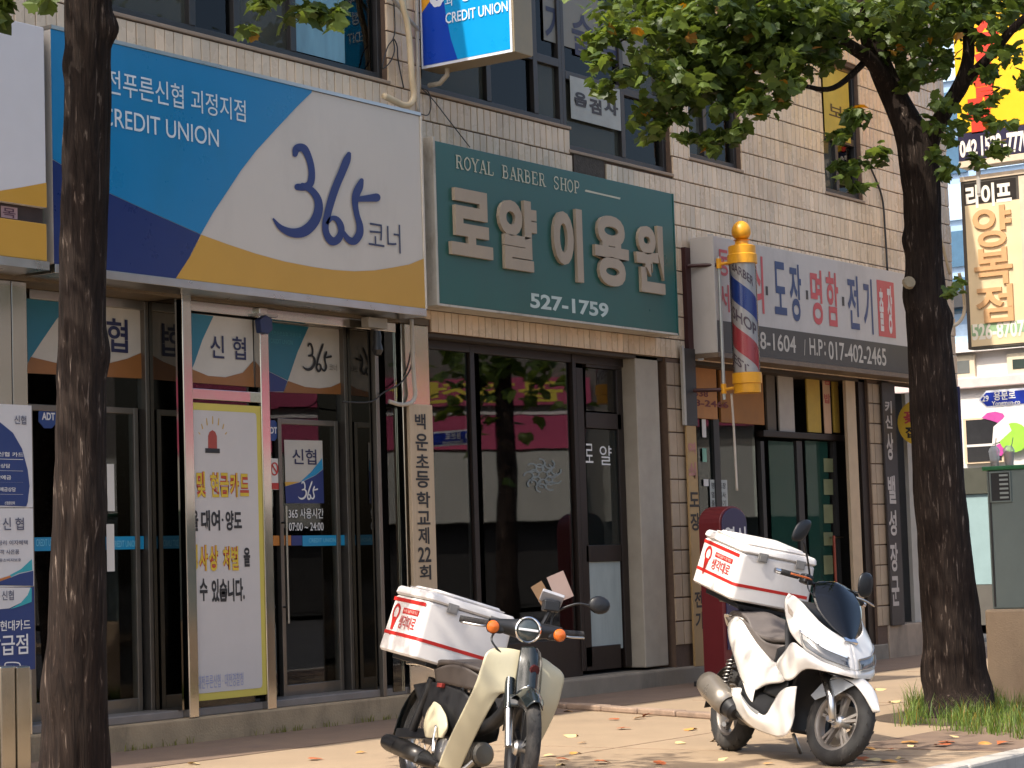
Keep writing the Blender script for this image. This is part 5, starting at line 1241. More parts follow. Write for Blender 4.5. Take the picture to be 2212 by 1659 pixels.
for k in range(6):
    z_ = zv0 + (zv1 - zv0) * (k + .6) / 6.3
    MB().box(Xf - .013, Xf - .009, yv0 - .012 - (yv0 - yv1) * .38, yv1 + .012, z_ - .004, z_ + .012).build('slat', mk('slat_silver', '#9aa09d', rough=.4, metal=.4), vent)
vf = MB()
for (a_, c_, d_, e2) in ((yv0 + .012, yv0, zv0 - .012, zv1 + .012), (yv1, yv1 - .012, zv0 - .012, zv1 + .012)): vf.box(Xf - .014, Xf - .002, a_, c_, d_, e2)
vf.box(Xf - .014, Xf - .002, yv0 - .0005, yv1 + .0005, zv1, zv1 + .012); vf.box(Xf - .014, Xf - .002, yv0 - .0005, yv1 + .0005, zv0 - .012, zv0); vf.build('vent_frame', cbm, vent)
cupm = mk_glass('clear_cup', (.95, .96, .96), film=.3, filmc=(.85, .87, .87), ior=1.3)
for k, (px, h_, fillh, cm, lbl, dx) in enumerate(((2157, .20, .045, '#b07850', 'clear plastic cup with domed lid and a little iced coffee, on the cabinet', .1), (2189, .19, .11, '#a8683f', 'clear plastic cup two thirds full of iced coffee, on the cabinet lid', .12))):
    X_ = Xf + dx; y_ = pd(px, X_); zl = zc1_ + .036
    cp = thing('drink_cup', lbl, 'cup', (X_, y_, zl))
    MB().lathe([(0, 0), (0, .032), (.115, .044), (.118, .047), (.125, .047), (.15, .035), (.165, .02)], (X_, y_, zl), (0, 0, 1), 24).build('cup', cupm, cp, smooth=True)
    MB().lathe([(.003, 0), (.003, .029), (.003 + fillh, .029 + fillh * .1), (.003 + fillh, 0)], (X_, y_, zl), (0, 0, 1), 20).build('coffee', mk('coffee_' + str(k), cm, rough=.3, var=.2, vscale=40), cp)
    MB().tube([(X_, y_, zl + .05), (X_ + .005, y_ - .02 * (1 + k), zl + .23)], .004, 8).build('straw', mk('straw_dark', (.3, .27, .24), rough=.5), cp)

# ================================================================ street name sign
Xs = 20.0
ss = thing('street_name_sign', 'blue arrow street name sign with white Korean lettering', 'street sign', (Xs, pd(2225, Xs), 0))
ym, zm = facx(2112, 860, Xs); y2_ = facx(2260, 846, Xs)[0]; zt2 = facx(2170, 841, Xs)[1]; zb2_ = facx(2170, 879, Xs)[1]
def arrow(e, x, nm, mt):
    P = [Vector((x, ym - e * 1.4, (zt2 + zb2_) / 2)), Vector((x, ym - .09, zb2_ + e)), Vector((x, y2_, zb2_ + e)), Vector((x, y2_, zt2 - e)), Vector((x, ym - .09, zt2 - e))]
    return MB().prism(P, (.02 if e == 0 else .003, 0, 0)).build(nm, mt, ss)
arrow(0, Xs, 'plate', mk('plate_white_sign', '#d9dce4', rough=.4)); arrow(.02, Xs - .004, 'blue_field', mk('plate_blue', '#12309a', rough=.4))
xtext('lettering', [('용문로', (2146, 846), (2194, 862)), ('Yongmun-ro', (2142, 867), (2204, 876)), ('29', (2121, 855), (2136, 867))], Xs - .006, white_ink, ss, .02)
MB().tube([(Xs + .05, y2_ - .02, 0), (Xs + .05, y2_ - .02, zt2 + .2)], .04, 12).build('post', steel_dull, ss, smooth=True)

# ================================================================ corner banner
vb = thing('corner_banner', 'navy vertical banner with white figure on the building corner', 'banner', (25.6, -.2, 1.5))
Xn = 25.2
y_a, z_a = facx(2030, 838, Xn); y_b = facx(2072, 835, Xn)[0]; z_b = facx(2085, 1180, Xn)[1]
MB().box(Xn, Xn + .02, y_a, y_b, z_b, z_a).build('sheet', mk('banner_navy', '#24284f', rough=.6, var=.06), vb)
MB().box(Xn - .003, Xn - .001, y_a + .02, y_b + .035, facx(2060, 870, Xn)[1] - .9, facx(2060, 862, Xn)[1]).build('white_field', mk('banner_white_field', '#b9aeb2', rough=.6, var=.2, vscale=5, stretch=(1, 4, .6)), vb)
xtext('lettering', [('상담문의', (2052, 1040), (2068, 1110))], Xn - .004, white_ink, vb)

# ================================================================ buildings across the side street
XQ = 34.0
bb_ = thing('white_shop', 'sunlit white shop building across the side street behind the cabinet', 'building', (XQ, 3, 0))
wht = mk('render_white', '#d5cfc8', rough=.7, var=.05, vscale=1.5, dirt='#b3aaa0', damt=.3)
zt_ = facx(2150, 757, XQ)[1]
MB().box(XQ, XQ + 8, -1.5, 14, 0, zt_).build('wall', wht, bb_)
MB().box(XQ - .12, XQ + .0, -1.5, 14, facx(2150, 836, XQ)[1], facx(2150, 812, XQ)[1]).build('ledge', mk('ledge_pink_white', '#cbb9b4', rough=.7), bb_, bevel=.02)
MB().box(XQ - .15, XQ + 8.1, -1.6, 14.1, zt_, zt_ + .15).build('coping', wht, bb_)
def xwin(tl, br, trim=.09, pane='#6d6f6c'):
    y0_, z1_ = facx(*tl, XQ); y1_, z0_ = facx(*br, XQ)
    w = MB().box(XQ - .06, XQ - .001, y0_, y1_, z0_, z1_).build('window', mk('window_trim_cream', '#cfc1a6', rough=.6), bb_, bevel=.01)
    MB().box(XQ - .066, XQ - .061, y0_ - trim, y1_ + trim, z0_ + trim, z1_ - trim).build('pane', mk('pane_' + pane[1:], pane, rough=.15, var=.2, vscale=2), w)
xwin((2048, 771), (2110, 817)); xwin((2177, 765), (2260, 806), .1, '#3d4642')
# ground floor: dark window, decals, low wall panels
y0_, z1_ = facx(2084, 905, XQ); y1_, z0_ = facx(2172, 998, XQ)
w = MB().box(XQ - .07, XQ - .001, y0_, y1_, z0_, z1_).build('window', mk('frame_peach', '#cdb598', rough=.6), bb_)
MB().box(XQ - .08, XQ - .071, y0_ - .05, y1_ + .03, z0_ + .03, z1_ - .03).build('pane', mk('dark_pane', (.03, .03, .032), rough=.15), w)
MB().box(XQ - .085, XQ - .081, y0_ - .05, y1_ + .03, (z0_ + z1_) / 2 - .1, (z0_ + z1_) / 2 - .06).build('bar', wht, w)
def xdec(pts, mt, nm='decal', dx=.09): 
    P = [Vector((XQ - dx, *facx(*p, XQ - dx))) for p in pts]
    return MB().prism(P[::-1], (.004, 0, 0)).build(nm, mt, bb_)
mg = mk('decal_magenta', '#b5468f', rough=.5); lg = mk('decal_lime', '#8fc83f', rough=.5)
xdec([(2120, 903), (2132, 892), (2150, 889), (2166, 893), (2170, 899), (2160, 915), (2140, 908)], mg)
xdec([(2152, 962), (2163, 956), (2172, 973), (2163, 985), (2154, 983)], mg, dx=.092)
xdec([(2190 + 32 * cos(t * pi / 9), 945 + 32 * sin(t * pi / 9)) for t in range(18)], lg, dx=.094)
xdec([(2146, 922), (2172, 900), (2185, 930), (2158, 955), (2143, 960)], wht, dx=.096)
MB().box(XQ - .3, XQ - .001, 1.0, 8, facx(2100, 1068, XQ)[1], facx(2100, 1012, XQ)[1]).build('counter_band', mk('band_dark_olive', '#4a4a40', rough=.4), bb_)
MB().box(XQ - .26, XQ - .001, 1.0, 8, facx(2100, 1262, XQ)[1], facx(2100, 1069, XQ)[1]).build('teal_panel', mk('panel_pale_teal', '#8ea5a5', rough=.35, var=.05), bb_)
MB().box(XQ - .28, XQ - .001, 1.0, 8, 0, facx(2100, 1263, XQ)[1]).build('kickboard', mk('kick_dark', '#5b564e', rough=.6), bb_)
XG = 46.0
gb = thing('glass_building', 'pale blue glass building with dark balcony far beyond the corner', 'building', (XG, 6, 0))
MB().box(XG, XG + 10, -4, 30, 0, 26).build('wall', mk('pale_blue_cladding', '#8fa9c4', rough=.35, var=.08, vscale=.6), gb)
for k in range(10):
    z_ = 5.4 + k * 1.05
    for q in range(7):
        y_ = 4.4 + q * 1.35
        MB().box(XG - .08, XG - .001, y_, y_ + 1.1, z_, z_ + .8).build('window', mk('far_glass_dark' if (k + q) % 3 else 'far_glass_light', '#3c5e78' if (k + q) % 3 else '#a9c0d6', rough=.1, var=.15), gb)
MB().box(XG - .5, XG - .09, 4.0, 14, 6.55, 6.9).build('balcony', mk('balcony_dark', '#2b2b2d', rough=.6), gb)

# ================================================================ other side of the road (seen in the shop glass)
RO = Matrix.Translation((49, -24, 0)) @ Matrix.Rotation(radians(38), 4, 'Z')
ob = thing('facing_shops', 'row of shops across the road mirrored in the barber window', 'building', rot=RO)
pnk = mk('facing_pink', '#b34d6b', rough=.5, var=.06); gry = mk('facing_awning', '#b5b3aa', rough=.7, var=.1, vscale=.5)
MB().box(-26, 26, -10, 0, 0, 11).build('wall', mk('facing_grey', '#6b6660', rough=.8, var=.12), ob)
for a_, c_, z0_, z1_ in ((-9, 3.2, 5.55, 6.3), (-9, 3.0, 4.35, 5.25), (4.2, 9, 4.9, 6.4)): MB().box(a_, c_, .001, .2, z0_, z1_).build('pink_sign', pnk, ob)
MB().box(-9, 3.1, .001, .16, 5.28, 5.36).build('white_rule', mk('facing_white', '#d5d2cc', rough=.5), ob)
mb = MB(); put_text(mb, '곱창전골', (2.4, .21, 5.62), (-5.2, 0, 0), (0, 0, .6), .03); mb.build('lettering', mk('facing_yellow', '#d6c34a', rough=.5), ob)
MB().box(-10, 2.8, .001, .5, 2.35, 4.25).build('awning', gry, ob); MB().box(3.6, 12, .001, .5, 2.3, 4.3).build('awning', gry, ob)
MB().box(-10, 12, .001, .06, .1, 2.3).build('dark_front', dark_in, ob)
for k in range(4): MB().box(-25 + k * 3.9, -22 + k * 3.9, .001, .12, 3.1, 4.3).build('sign_panel', mk('facing_sign_%d' % (k % 3), ('#b9b3a2', '#8d3b33', '#3f5a86')[k % 3], rough=.5), ob)
# street tree of the far pavement, mirrored as a dark trunk
TF = Vector((40.6, -17.2, 0)); ft = thing('plane_tree', 'street tree across the road mirrored as a dark shape in the barber window', 'tree', TF)
tb = MB(); bark_tube(tb, [TF, TF + Vector((.1, 0, 2)), TF + Vector((.2, 0, 4)), TF + Vector((.1, 0, 6.5))], [.3, .24, .22, .16], n=20, k=6); tb.build('trunk', bark_m, ft, smooth='all')
rng = random.Random(2); pf = [(TF + Vector((rng.gauss(0, 1.3), rng.gauss(0, 1.0), 6.3 + rng.gauss(0, .9))), rng.uniform(.25, .4), rng.random()) for _ in range(420)]
crown(ft, pf, 0, rng, TF)
# ================================================================ delivery bikes: local x forward, y left, z up
def bike_matrix(origin, psi, lean):
    h = Vector((cos(psi), sin(psi), 0)); l_ = Vector((-sin(psi), cos(psi), 0)); u = Vector((0, 0, 1))
    l2 = l_ * cos(lean) - u * sin(lean); u2 = u * cos(lean) + l_ * sin(lean)
    M_ = Matrix.Identity(4)
    for i in range(3): M_[i][0], M_[i][1], M_[i][2], M_[i][3] = h[i], l2[i], u2[i], origin[i]
    return M_
pw_ = mk('pearl_white_paint', '#e4dfd6', rough=.22, var=.02, coat=.6, rvar=.04)
ivory = mk('ivory_plastic', '#c4bb9d', rough=.42, var=.05, dirt='#a69c80', damt=.35)
rub = mk('tyre_rubber', (.022, .021, .02), rough=.85, var=.3, vscale=20, bump=.25, bscale=120, dirt=(.16, .135, .115), dscale=5, damt=.7)
tyre_dust = mk('dusty_rim_metal', (.32, .29, .26), rough=.45, metal=.7, var=.15)
alu = mk('bike_aluminium', (.62, .61, .59), rough=.3, metal=1, var=.08)
chrome = mk('chrome', (.75, .75, .75), rough=.06, metal=1, var=.02, rvar=.02)
blk = mk('bike_black_plastic', (.013, .013, .014), rough=.42, var=.15)
blkg = mk('bike_black_gloss', (.008, .012, .013), rough=.16, var=.1, coat=.2)
dgrey = mk('seat_vinyl', '#5b5450', rough=.6, var=.1, vscale=12, bump=.15, bscale=300)
amber = mk('amber_lens', '#d0651c', rough=.2, var=.1, coat=.5)
lens = mk('headlight_lens', '#5a5c5d', rough=.12, var=.3, vscale=14, coat=.8)
smoke = mk_glass('smoked_screen', (.10, .11, .13), ior=1.5)
boxw = mk('box_white', '#dcd7d2', rough=.38, var=.03, vscale=4, dirt='#b8aea2', dscale=3, damt=.3)
boxr = mk('box_red', '#b3261f', rough=.4, var=.05)

def wheel(root, name, c, R_, w, steer=None, rim_m=None, spokes=5, disc=True, wire=False):
    """wheel at c (axle along y); steer = matrix applied to all points"""
    T = (lambda p: steer @ Vector(p)) if steer is not None else (lambda p: Vector(p))
    def bld_(mb, nm, mt, par, **k):
        mb.v = [tuple(T(v)) for v in mb.v]; return mb.build(nm, mt, par, **k)
    hub = bpy.data.objects.new(name, None); COL.objects.link(hub); hub.parent = root; ORG[hub] = Vector((0, 0, 0))
    ri = R_ - w * .72; prof = []
    for i in range(13):
        t = pi * (i / 12); prof.append((-cos(t) * w / 2, ri + (R_ - ri) * sin(t) ** .55))
    prof = [(-w * .36, ri - .012)] + prof + [(w * .36, ri - .012)]
    mb = MB().lathe(prof, c, (0, 1, 0), 56)
    bld_(mb, 'tyre', rub, hub, smooth='all')
    mb = MB()                                              # tread blocks
    for k in range(44):
        a = 2 * pi * k / 44; s_ = 1 if k % 2 else -1; d = Vector((cos(a), 0, sin(a))); t = Vector((-sin(a), 0, cos(a)))
        p = Vector(c) + d * (R_ - .001) + Vector((0, s_ * w * .23, 0)); q = (t * .014 + Vector((0, s_ * w * .13, 0))); r_ = t * .006
        mb.add([p - q - r_ - d * .006, p - q + r_ - d * .006, p + q + r_ - d * .010, p + q - r_ - d * .010, p - q - r_ + d * .003, p - q + r_ + d * .003, p + q + r_ - d * .004, p + q - r_ - d * .004], [(4, 5, 6, 7), (0, 4, 7, 3), (1, 2, 6, 5), (0, 1, 5, 4), (3, 7, 6, 2)])
    bld_(mb, 'tread', rub, hub)
    rm = rim_m or tyre_dust
    mb = MB().lathe([(-w * .38, ri - .002), (-w * .38, ri - .022), (-w * .30, ri - .028), (-w * .16, ri - .034), (w * .16, ri - .034), (w * .30, ri - .028), (w * .38, ri - .022), (w * .38, ri - .002)], c, (0, 1, 0), 48)
    bld_(mb, 'rim', rm, hub, smooth=True)
    mb = MB().lathe([(-.05, 0), (-.05, .03), (-.035, .042), (.035, .042), (.05, .03), (.05, 0)], c, (0, 1, 0), 24)
    bld_(mb, 'hub', alu, hub, smooth=True)
    if wire:
        mb = MB()
        for k in range(18):
            a = 2 * pi * k / 18; b2 = a + (.5 if k % 2 else -.5)
            mb.tube([Vector(c) + Vector((cos(b2) * .04, .03 * (1 if k % 4 < 2 else -1), sin(b2) * .04)), Vector(c) + Vector((cos(a) * (ri - .03), 0, sin(a) * (ri - .03)))], .0022, 5)
        bld_(mb, 'spokes', chrome, hub)
    else:
        for k in range(spokes):
            a0 = 2 * pi * k / spokes + .3; mb = MB()
            for s_ in (-1, 1):
                a = a0 + s_ * .13
                P = [Vector(c) + Vector((cos(a0 + s_ * .05) * .03, 0, sin(a0 + s_ * .05) * .03)), Vector(c) + Vector((cos(a) * (ri - .026), 0, sin(a) * (ri - .026)))]
                t = (P[1] - P[0]).normalized(); nn = Vector((-t.z, 0, t.x)) * .009; yy = Vector((0, .014, 0))
                mb.add([P[0] - nn - yy, P[0] + nn - yy, P[0] + nn + yy, P[0] - nn + yy, P[1] - nn - yy, P[1] + nn - yy, P[1] + nn + yy, P[1] - nn + yy], [(3, 2, 1, 0), (4, 5, 6, 7), (0, 1, 5, 4), (1, 2, 6, 5), (2, 3, 7, 6), (3, 0, 4, 7)])
            bld_(mb, 'spoke', rm, hub)
    if disc:
        mb = MB().lathe([(.055, .045), (.055, .11), (.059, .11), (.059, .045)], c, (0, 1, 0), 36); bld_(mb, 'brake_disc', steel_dull, hub, smooth=True)
    return hub

def delivery_box(root, xb, zb, L, W_, H, tx, ty, pit):
    cp, sp_ = cos(pit), sin(pit)
    def q(x, y, z): return Vector((xb + x * cp - z * sp_, y, zb + x * sp_ + z * cp))
    lid_h = H * .17
    def rbox(x0, x1, y0, y1, z0, z1, r, tX=0, tY=0, r2=.0):   # rounded rectangle block with taper
        rings = []
        for (z, k, rr) in ((z0, 0, .012), (z0 + .012, 0, 0), (z1 - .012, 1, 0), (z1, 1, .012)):
            ring = []
            for (sx, sy, a0) in ((1, 1, 0), (-1, 1, 90), (-1, -1, 180), (1, -1, 270)):
                cx_ = (x1 - tX * k - r) if sx > 0 else (x0 + tX * k + r); cy_ = (y1 - tY * k - r) if sy > 0 else (y0 + tY * k + r)
                for a in range(5): t = radians(a0 + a * 22.5); ring.append(q(cx_ + (r - rr) * cos(t), cy_ + (r - rr) * sin(t), z))
            rings.append(ring)
        mb = MB(); n_ = len(rings[0]); mb.v = [tuple(v) for rg in rings for v in rg]
        mb.f = [(i * n_ + j, i * n_ + (j + 1) % n_, (i + 1) * n_ + (j + 1) % n_, (i + 1) * n_ + j) for i in range(len(rings) - 1) for j in range(n_)] + [tuple(range(n_ - 1, -1, -1)), tuple((len(rings) - 1) * n_ + j for j in range(n_))]
        return mb
    hb = H - lid_h
    body = rbox(-L / 2, L / 2, -W_ / 2, W_ / 2, 0, hb, .035, tx * .8, ty * .8).build('delivery_box', boxw, root, smooth=True)
    lid = rbox(-L / 2 + tx * .8 - .008, L / 2 - tx * .8 + .008, -W_ / 2 + ty * .8 - .008, W_ / 2 - ty * .8 + .008, hb + .004, H - .012, .04, .004, .004).build('lid', boxw, body, smooth=True)
    rbox(-L / 2 + .06, L / 2 - .06, -W_ / 2 + .05, W_ / 2 - .05, H - .0121, H + .012, .04, .02, .02).build('lid_crown', boxw, body, smooth=True)
    e = .0025
    def yside(z): return -W_ / 2 + ty * .8 * z / hb - e
    def xfront(z): return L / 2 - tx * .8 * z / hb + e
    def xs_(z): return tx * .8 * z / hb
    # side panel stripes (right side) and front stripe
    def side_quad(x0, x1, z0, z1, d=0): return [q(x0, yside(z0) - d, z0), q(x1, yside(z0) - d, z0), q(x1, yside(z1) - d, z1), q(x0, yside(z1) - d, z1)]
    z_s = hb * .30; z_t = hb * .93
    MB().poly(side_quad(-L / 2 + .03, L / 2 - .034, z_s, z_s + .02)).build('red_stripe', boxr, body)
    MB().poly(side_quad(-L / 2 + .03, L / 2 - .034, z_t - .012, z_t + .010)).build('red_stripe', boxr, body)
    MB().poly([q(xfront(z_s), -W_ / 2 + .034, z_s), q(xfront(z_s), W_ / 2 - .034, z_s), q(xfront(z_s + .02), W_ / 2 - .034, z_s + .02), q(xfront(z_s + .02), -W_ / 2 + .034, z_s + .02)]).build('red_stripe', boxr, body)
    cn = MB(); G = []
    for a in range(7):
        t = radians(270 + a * 15); G.append([q(L / 2 - .035 - xs_(z) + (.035 + e) * cos(t), -W_ / 2 + .035 + ty * .8 * z / hb + (.035 + e) * sin(t), z) for z in (z_s, z_s + .02)])
    cn.grid(G).build('red_stripe', boxr, body)
    # brand mark on the side: pin, tag and lettering
    pm = MB(); zc = hb * .70; xc_ = -L * .27; P = []
    def sp(x, z, d=.001): return q(x, yside(z) - d, z)
    for a in range(20):
        t = radians(-50 + 280 * a / 19); P.append((xc_ + .05 * cos(t), zc + .05 * sin(t)))
    inner = [(xc_ + .032 * cos(radians(-50 + 280 * a / 19)), zc + .032 * sin(radians(-50 + 280 * a / 19))) for a in range(20)]
    b0 = [sp(*p) for p in P] + [sp(*p) for p in inner]
    pm.add(b0, [(i, i + 1, 20 + i + 1, 20 + i) for i in range(19)])
    pm.add([sp(xc_ - .034, zc - .03, .0015), sp(xc_ + .034, zc - .03, .0015), sp(xc_ + .014, zc - .105, .0015), sp(xc_ - .014, zc - .105, .0015)], [(0, 1, 2, 3)])
    pm.add([sp(xc_ + .012 * cos(t * pi / 5), zc - .128 + .010 * sin(t * pi / 5), .0015) for t in range(10)], [tuple(range(10))])
    pm.build('pin_mark', boxr, body)
    tgm = MB().poly([sp(-L * .10, hb * .70), sp(L * .33, hb * .70), sp(L * .33, hb * .80), sp(-L * .10, hb * .80)]).build('red_tag', boxr, body)
    tm = MB(); put_text(tm, '배달대행', (0, 0, 0), (0, 0, 0), (0, 0, 0), .02, None, lambda u, v: sp(-L * .07 + u * L * .37, hb * (.72 + .06 * v), .002)); tm.build('lettering', mk('pale_pink_ink', '#d79a90', rough=.5), body)
    tm = MB(); put_text(tm, '생각대로', (0, 0, 0), (0, 0, 0), (0, 0, 0), .012, None, lambda u, v: sp(-L * .13 + u * L * .45, hb * (.43 + .235 * v), .002)); tm.build('lettering', boxr, body)
    # latches on the front edge
    for y in (-W_ * .22, W_ * .26):
        mb = MB(); mb.v = []
        x_ = L / 2 - tx * .8 + .008
        for (x0, x1, y0, y1, z0, z1) in ((x_, x_ + .007, y - .033, y + .033, hb - .032, hb + .024), (x_ + .007, x_ + .011, y - .022, y + .022, hb - .024, hb + .012)):
            mb2 = MB().box(x0, x1, y0, y1, z0, z1); mb.add([q(*v) for v in mb2.v], mb2.f)
        mb.build('latch', mk('latch_grey', '#8d8a86', rough=.4), body)
    return body

# ---------------------------------------------------------------- white maxi scooter
PO = gnd(1575, 1622)
pc = thing('scooter', 'white maxi scooter with smoked windscreen and white delivery box near the right tree', 'scooter', rot=bike_matrix(PO, radians(237.2), radians(11.5)), group='delivery bikes parked on the sidewalk')
def wide(G):
    def w(p):
        t = min(1, max(0, (p[0] - 1.06) / .14)); t = t * t * (3 - 2 * t); return (p[0], p[1] * (1 + .15 * t), p[2])
    return [[w(p) for p in r] for r in G]
def pat(name, G, mt, par=pc, ku=5, kv=5, mirror=True, solid=.004, flip=False):
    D_ = surf(G, ku, kv); mb = MB().grid(D_)
    if flip: mb.f = [tuple(reversed(f)) for f in mb.f]
    if mirror and min(abs(v[1]) for v in mb.v) > .003:          # left and right pieces are parts of their own
        m2 = MB(); m2.v = [(x, -y, z) for x, y, z in mb.v]; m2.f = [tuple(reversed(f)) for f in mb.f]; m2.build(name, mt, par, smooth='all', solid=solid)
    elif mirror: mb.mirror()
    return mb.build(name, mt, par, smooth='all', solid=solid)
# steering: axis through the head, 27 degrees of rake, turned left
FW = Vector((1.313, 0, .258)); axd = Vector((-sin(radians(27)), 0, cos(radians(27)))); axp = Vector((1.313 - .08, 0, .258))
ST = Matrix.Translation(axp) @ Matrix.Rotation(radians(15), 4, axd) @ Matrix.Translation(-axp)
wheel(pc, 'front_wheel', FW, .258, .10, ST, spokes=5)
wheel(pc, 'rear_wheel', (0, 0, .262), .262, .115, None, spokes=5, disc=False)
def stb(mb): mb.v = [tuple(ST @ Vector(v)) for v in mb.v]; return mb
for s_ in (-1, 1):
    stb(MB().tube([FW + Vector((.02, s_ * .085, -.0)), FW + Vector((-.03, s_ * .085, .12)), FW + axd * .33 + Vector((-.02, s_ * .08, 0))], [.022, .026, .026], 12)).build('fork_leg', alu if s_ < 0 else blk, pc, smooth='all')
stb(MB().lathe([(-.105, 0), (-.105, .016), (-.10, .02), (.10, .02), (.105, .016), (.105, 0)], FW, (0, 1, 0), 14)).build('axle_nut', chrome, pc, smooth=True)
# front mudguard: arched shell
G = []
for i, a in enumerate((18, 40, 62, 84, 106, 128, 150)):
    t = radians(a); w = (.012, .05, .066, .072, .074, .072, .07)[i]; rr = (.315, .30, .295, .295, .295, .295, .295)[i]
    row = []
    for k in range(7):
        u = -1 + 2 * k / 6; dr = -.045 * abs(u) ** 2.2
        row.append(FW + Vector((cos(t) * (rr + dr), u * w, sin(t) * (rr + dr))))
    G.append(row)
stb(MB().grid(surf(G, 4, 3))).build('front_mudguard', pw_, pc, smooth='all', solid=.004)
# side plates of the mudguard
for s_ in (-1, 1):
    P = [FW + Vector((cos(radians(a)) * r_, s_ * .075, sin(radians(a)) * r_)) for a, r_ in ((60, .25), (90, .25), (125, .25), (150, .25), (150, .20), (120, .16), (95, .14), (70, .20))]
    stb(MB().prism(P, (0, .004 * s_, 0))).build('mudguard_bracket', mk('grey_white_plastic', '#9fa3a6', rough=.4), pc)
# front cowl (right half mirrored)
A_ = [(.885, -.205, .985), (1.00, -.20, .955), (1.12, -.168, .885), (1.235, -.108, .80), (1.335, 0, .728)]
B_ = [(.90, -.232, .93), (1.02, -.226, .89), (1.15, -.19, .815), (1.27, -.125, .73), (1.378, 0, .662)]
C_ = [(.955, -.245, .85), (1.06, -.240, .81), (1.185, -.206, .745), (1.305, -.14, .668), (1.405, 0, .622)]
D_ = [(1.04, -.245, .75), (1.11, -.238, .71), (1.21, -.206, .660), (1.325, -.145, .600), (1.43, 0, .563)]
pat('front_cowl', wide([A_, B_, C_, D_]), pw_)
E_ = [(.87, -.205, .58), (.98, -.225, .635), (1.08, -.236, .685), (1.20, -.208, .655), (1.325, -.146, .598), (1.43, 0, .561)]
F_ = [(.865, -.21, .545), (.985, -.235, .56), (1.10, -.236, .585), (1.22, -.212, .595), (1.345, -.15, .565), (1.448, 0, .54)]
H_ = [(.94, -.20, .49), (1.01, -.218, .46), (1.11, -.212, .47), (1.235, -.188, .535), (1.36, -.13, .535), (1.44, 0, .522)]
pat('lower_cowl', wide([E_, F_, H_]), pw_)
# crease and lamps
pat('headlight', wide([[(1.17, -.2165, .752), (1.245, -.18, .712), (1.32, -.128, .664), (1.395, -.03, .628)], [(1.20, -.216, .705), (1.265, -.185, .672), (1.335, -.14, .632), (1.415, -.035, .598)], [(1.235, -.206, .662), (1.285, -.178, .634), (1.345, -.135, .606), (1.43, -.03, .575)]]), lens, solid=.003)
pat('headlight_rim', wide([[(1.16, -.224, .760), (1.245, -.186, .722), (1.325, -.13, .674), (1.402, -.026, .637)], [(1.172, -.225, .748), (1.248, -.186, .711), (1.325, -.132, .663), (1.402, -.028, .627)]]), chrome, solid=.004)
pat('headlight_rim', wide([[(1.165, -.223, .745), (1.228, -.216, .668), (1.285, -.186, .630), (1.35, -.14, .60), (1.437, -.03, .568)], [(1.165, -.221, .738), (1.225, -.214, .658), (1.285, -.184, .621), (1.35, -.138, .591), (1.437, -.03, .560)]]), mk('silver_plastic', '#a9a9a8', rough=.3, metal=.3), solid=.003)
pat('headlight_core', wide([[(1.29, -.165, .66), (1.35, -.11, .63), (1.41, -.04, .607)], [(1.31, -.165, .632), (1.36, -.112, .608), (1.42, -.04, .586)]]), mk('lamp_dark', '#2c2d2f', rough=.1, coat=.8), solid=.003)
pat('indicator_lens', [[(.955, -.243, .915), (1.02, -.235, .87), (1.07, -.226, .835)], [(.985, -.245, .865), (1.035, -.24, .835), (1.08, -.229, .815)]], mk('clear_indicator', '#b9aa98', rough=.15, var=.3, vscale=30, coat=.8), solid=.003)
# windscreen and dash
def mid(y, x, z): return (x, y, z)
SCN = [[(1.328, -.028, .745), (1.338, 0, .742), (1.328, .028, .745)], [(1.245, -.10, .815), (1.285, 0, .81), (1.245, .10, .815)], [(1.165, -.155, .90), (1.225, 0, .895), (1.165, .155, .90)], [(1.105, -.165, .985), (1.165, 0, .985), (1.105, .165, .985)], [(1.05, -.135, 1.055), (1.10, 0, 1.065), (1.05, .135, 1.055)], [(1.03, -.085, 1.082), (1.065, 0, 1.092), (1.03, .085, 1.082)]]
pat('windscreen', SCN, smoke, mirror=False, ku=6, kv=6, solid=.004)
pat('dash_panel', [[(1.30, -.02, .72), (1.30, .02, .72)], [(1.14, -.14, .84), (1.14, .14, .84)], [(1.0, -.18, .92), (1.0, .18, .92)], [(.88, -.19, .95), (.88, .19, .95)], [(.86, -.19, .80), (.86, .19, .80)], [(.92, -.19, .6), (.92, .19, .6)]], blk, mirror=False, solid=.006)
MB().obox((1.33, 0, .735), .02, .045, .012, Matrix.Rotation(.6, 3, 'Y')).build('screen_badge', chrome, pc, bevel=.004)
# inner wheel arch and front core
pat('inner_arch', [[(1.40, -.10, .515), (1.40, 0, .52), (1.40, .10, .515)], [(1.25, -.175, .55), (1.25, 0, .57), (1.25, .175, .55)], [(1.08, -.19, .50), (1.06, 0, .52), (1.08, .19, .50)], [(.99, -.16, .34), (.975, 0, .34), (.99, .16, .34)], [(1.0, -.13, .16), (.985, 0, .16), (1.0, .13, .16)]], blk, mirror=False, solid=.006)
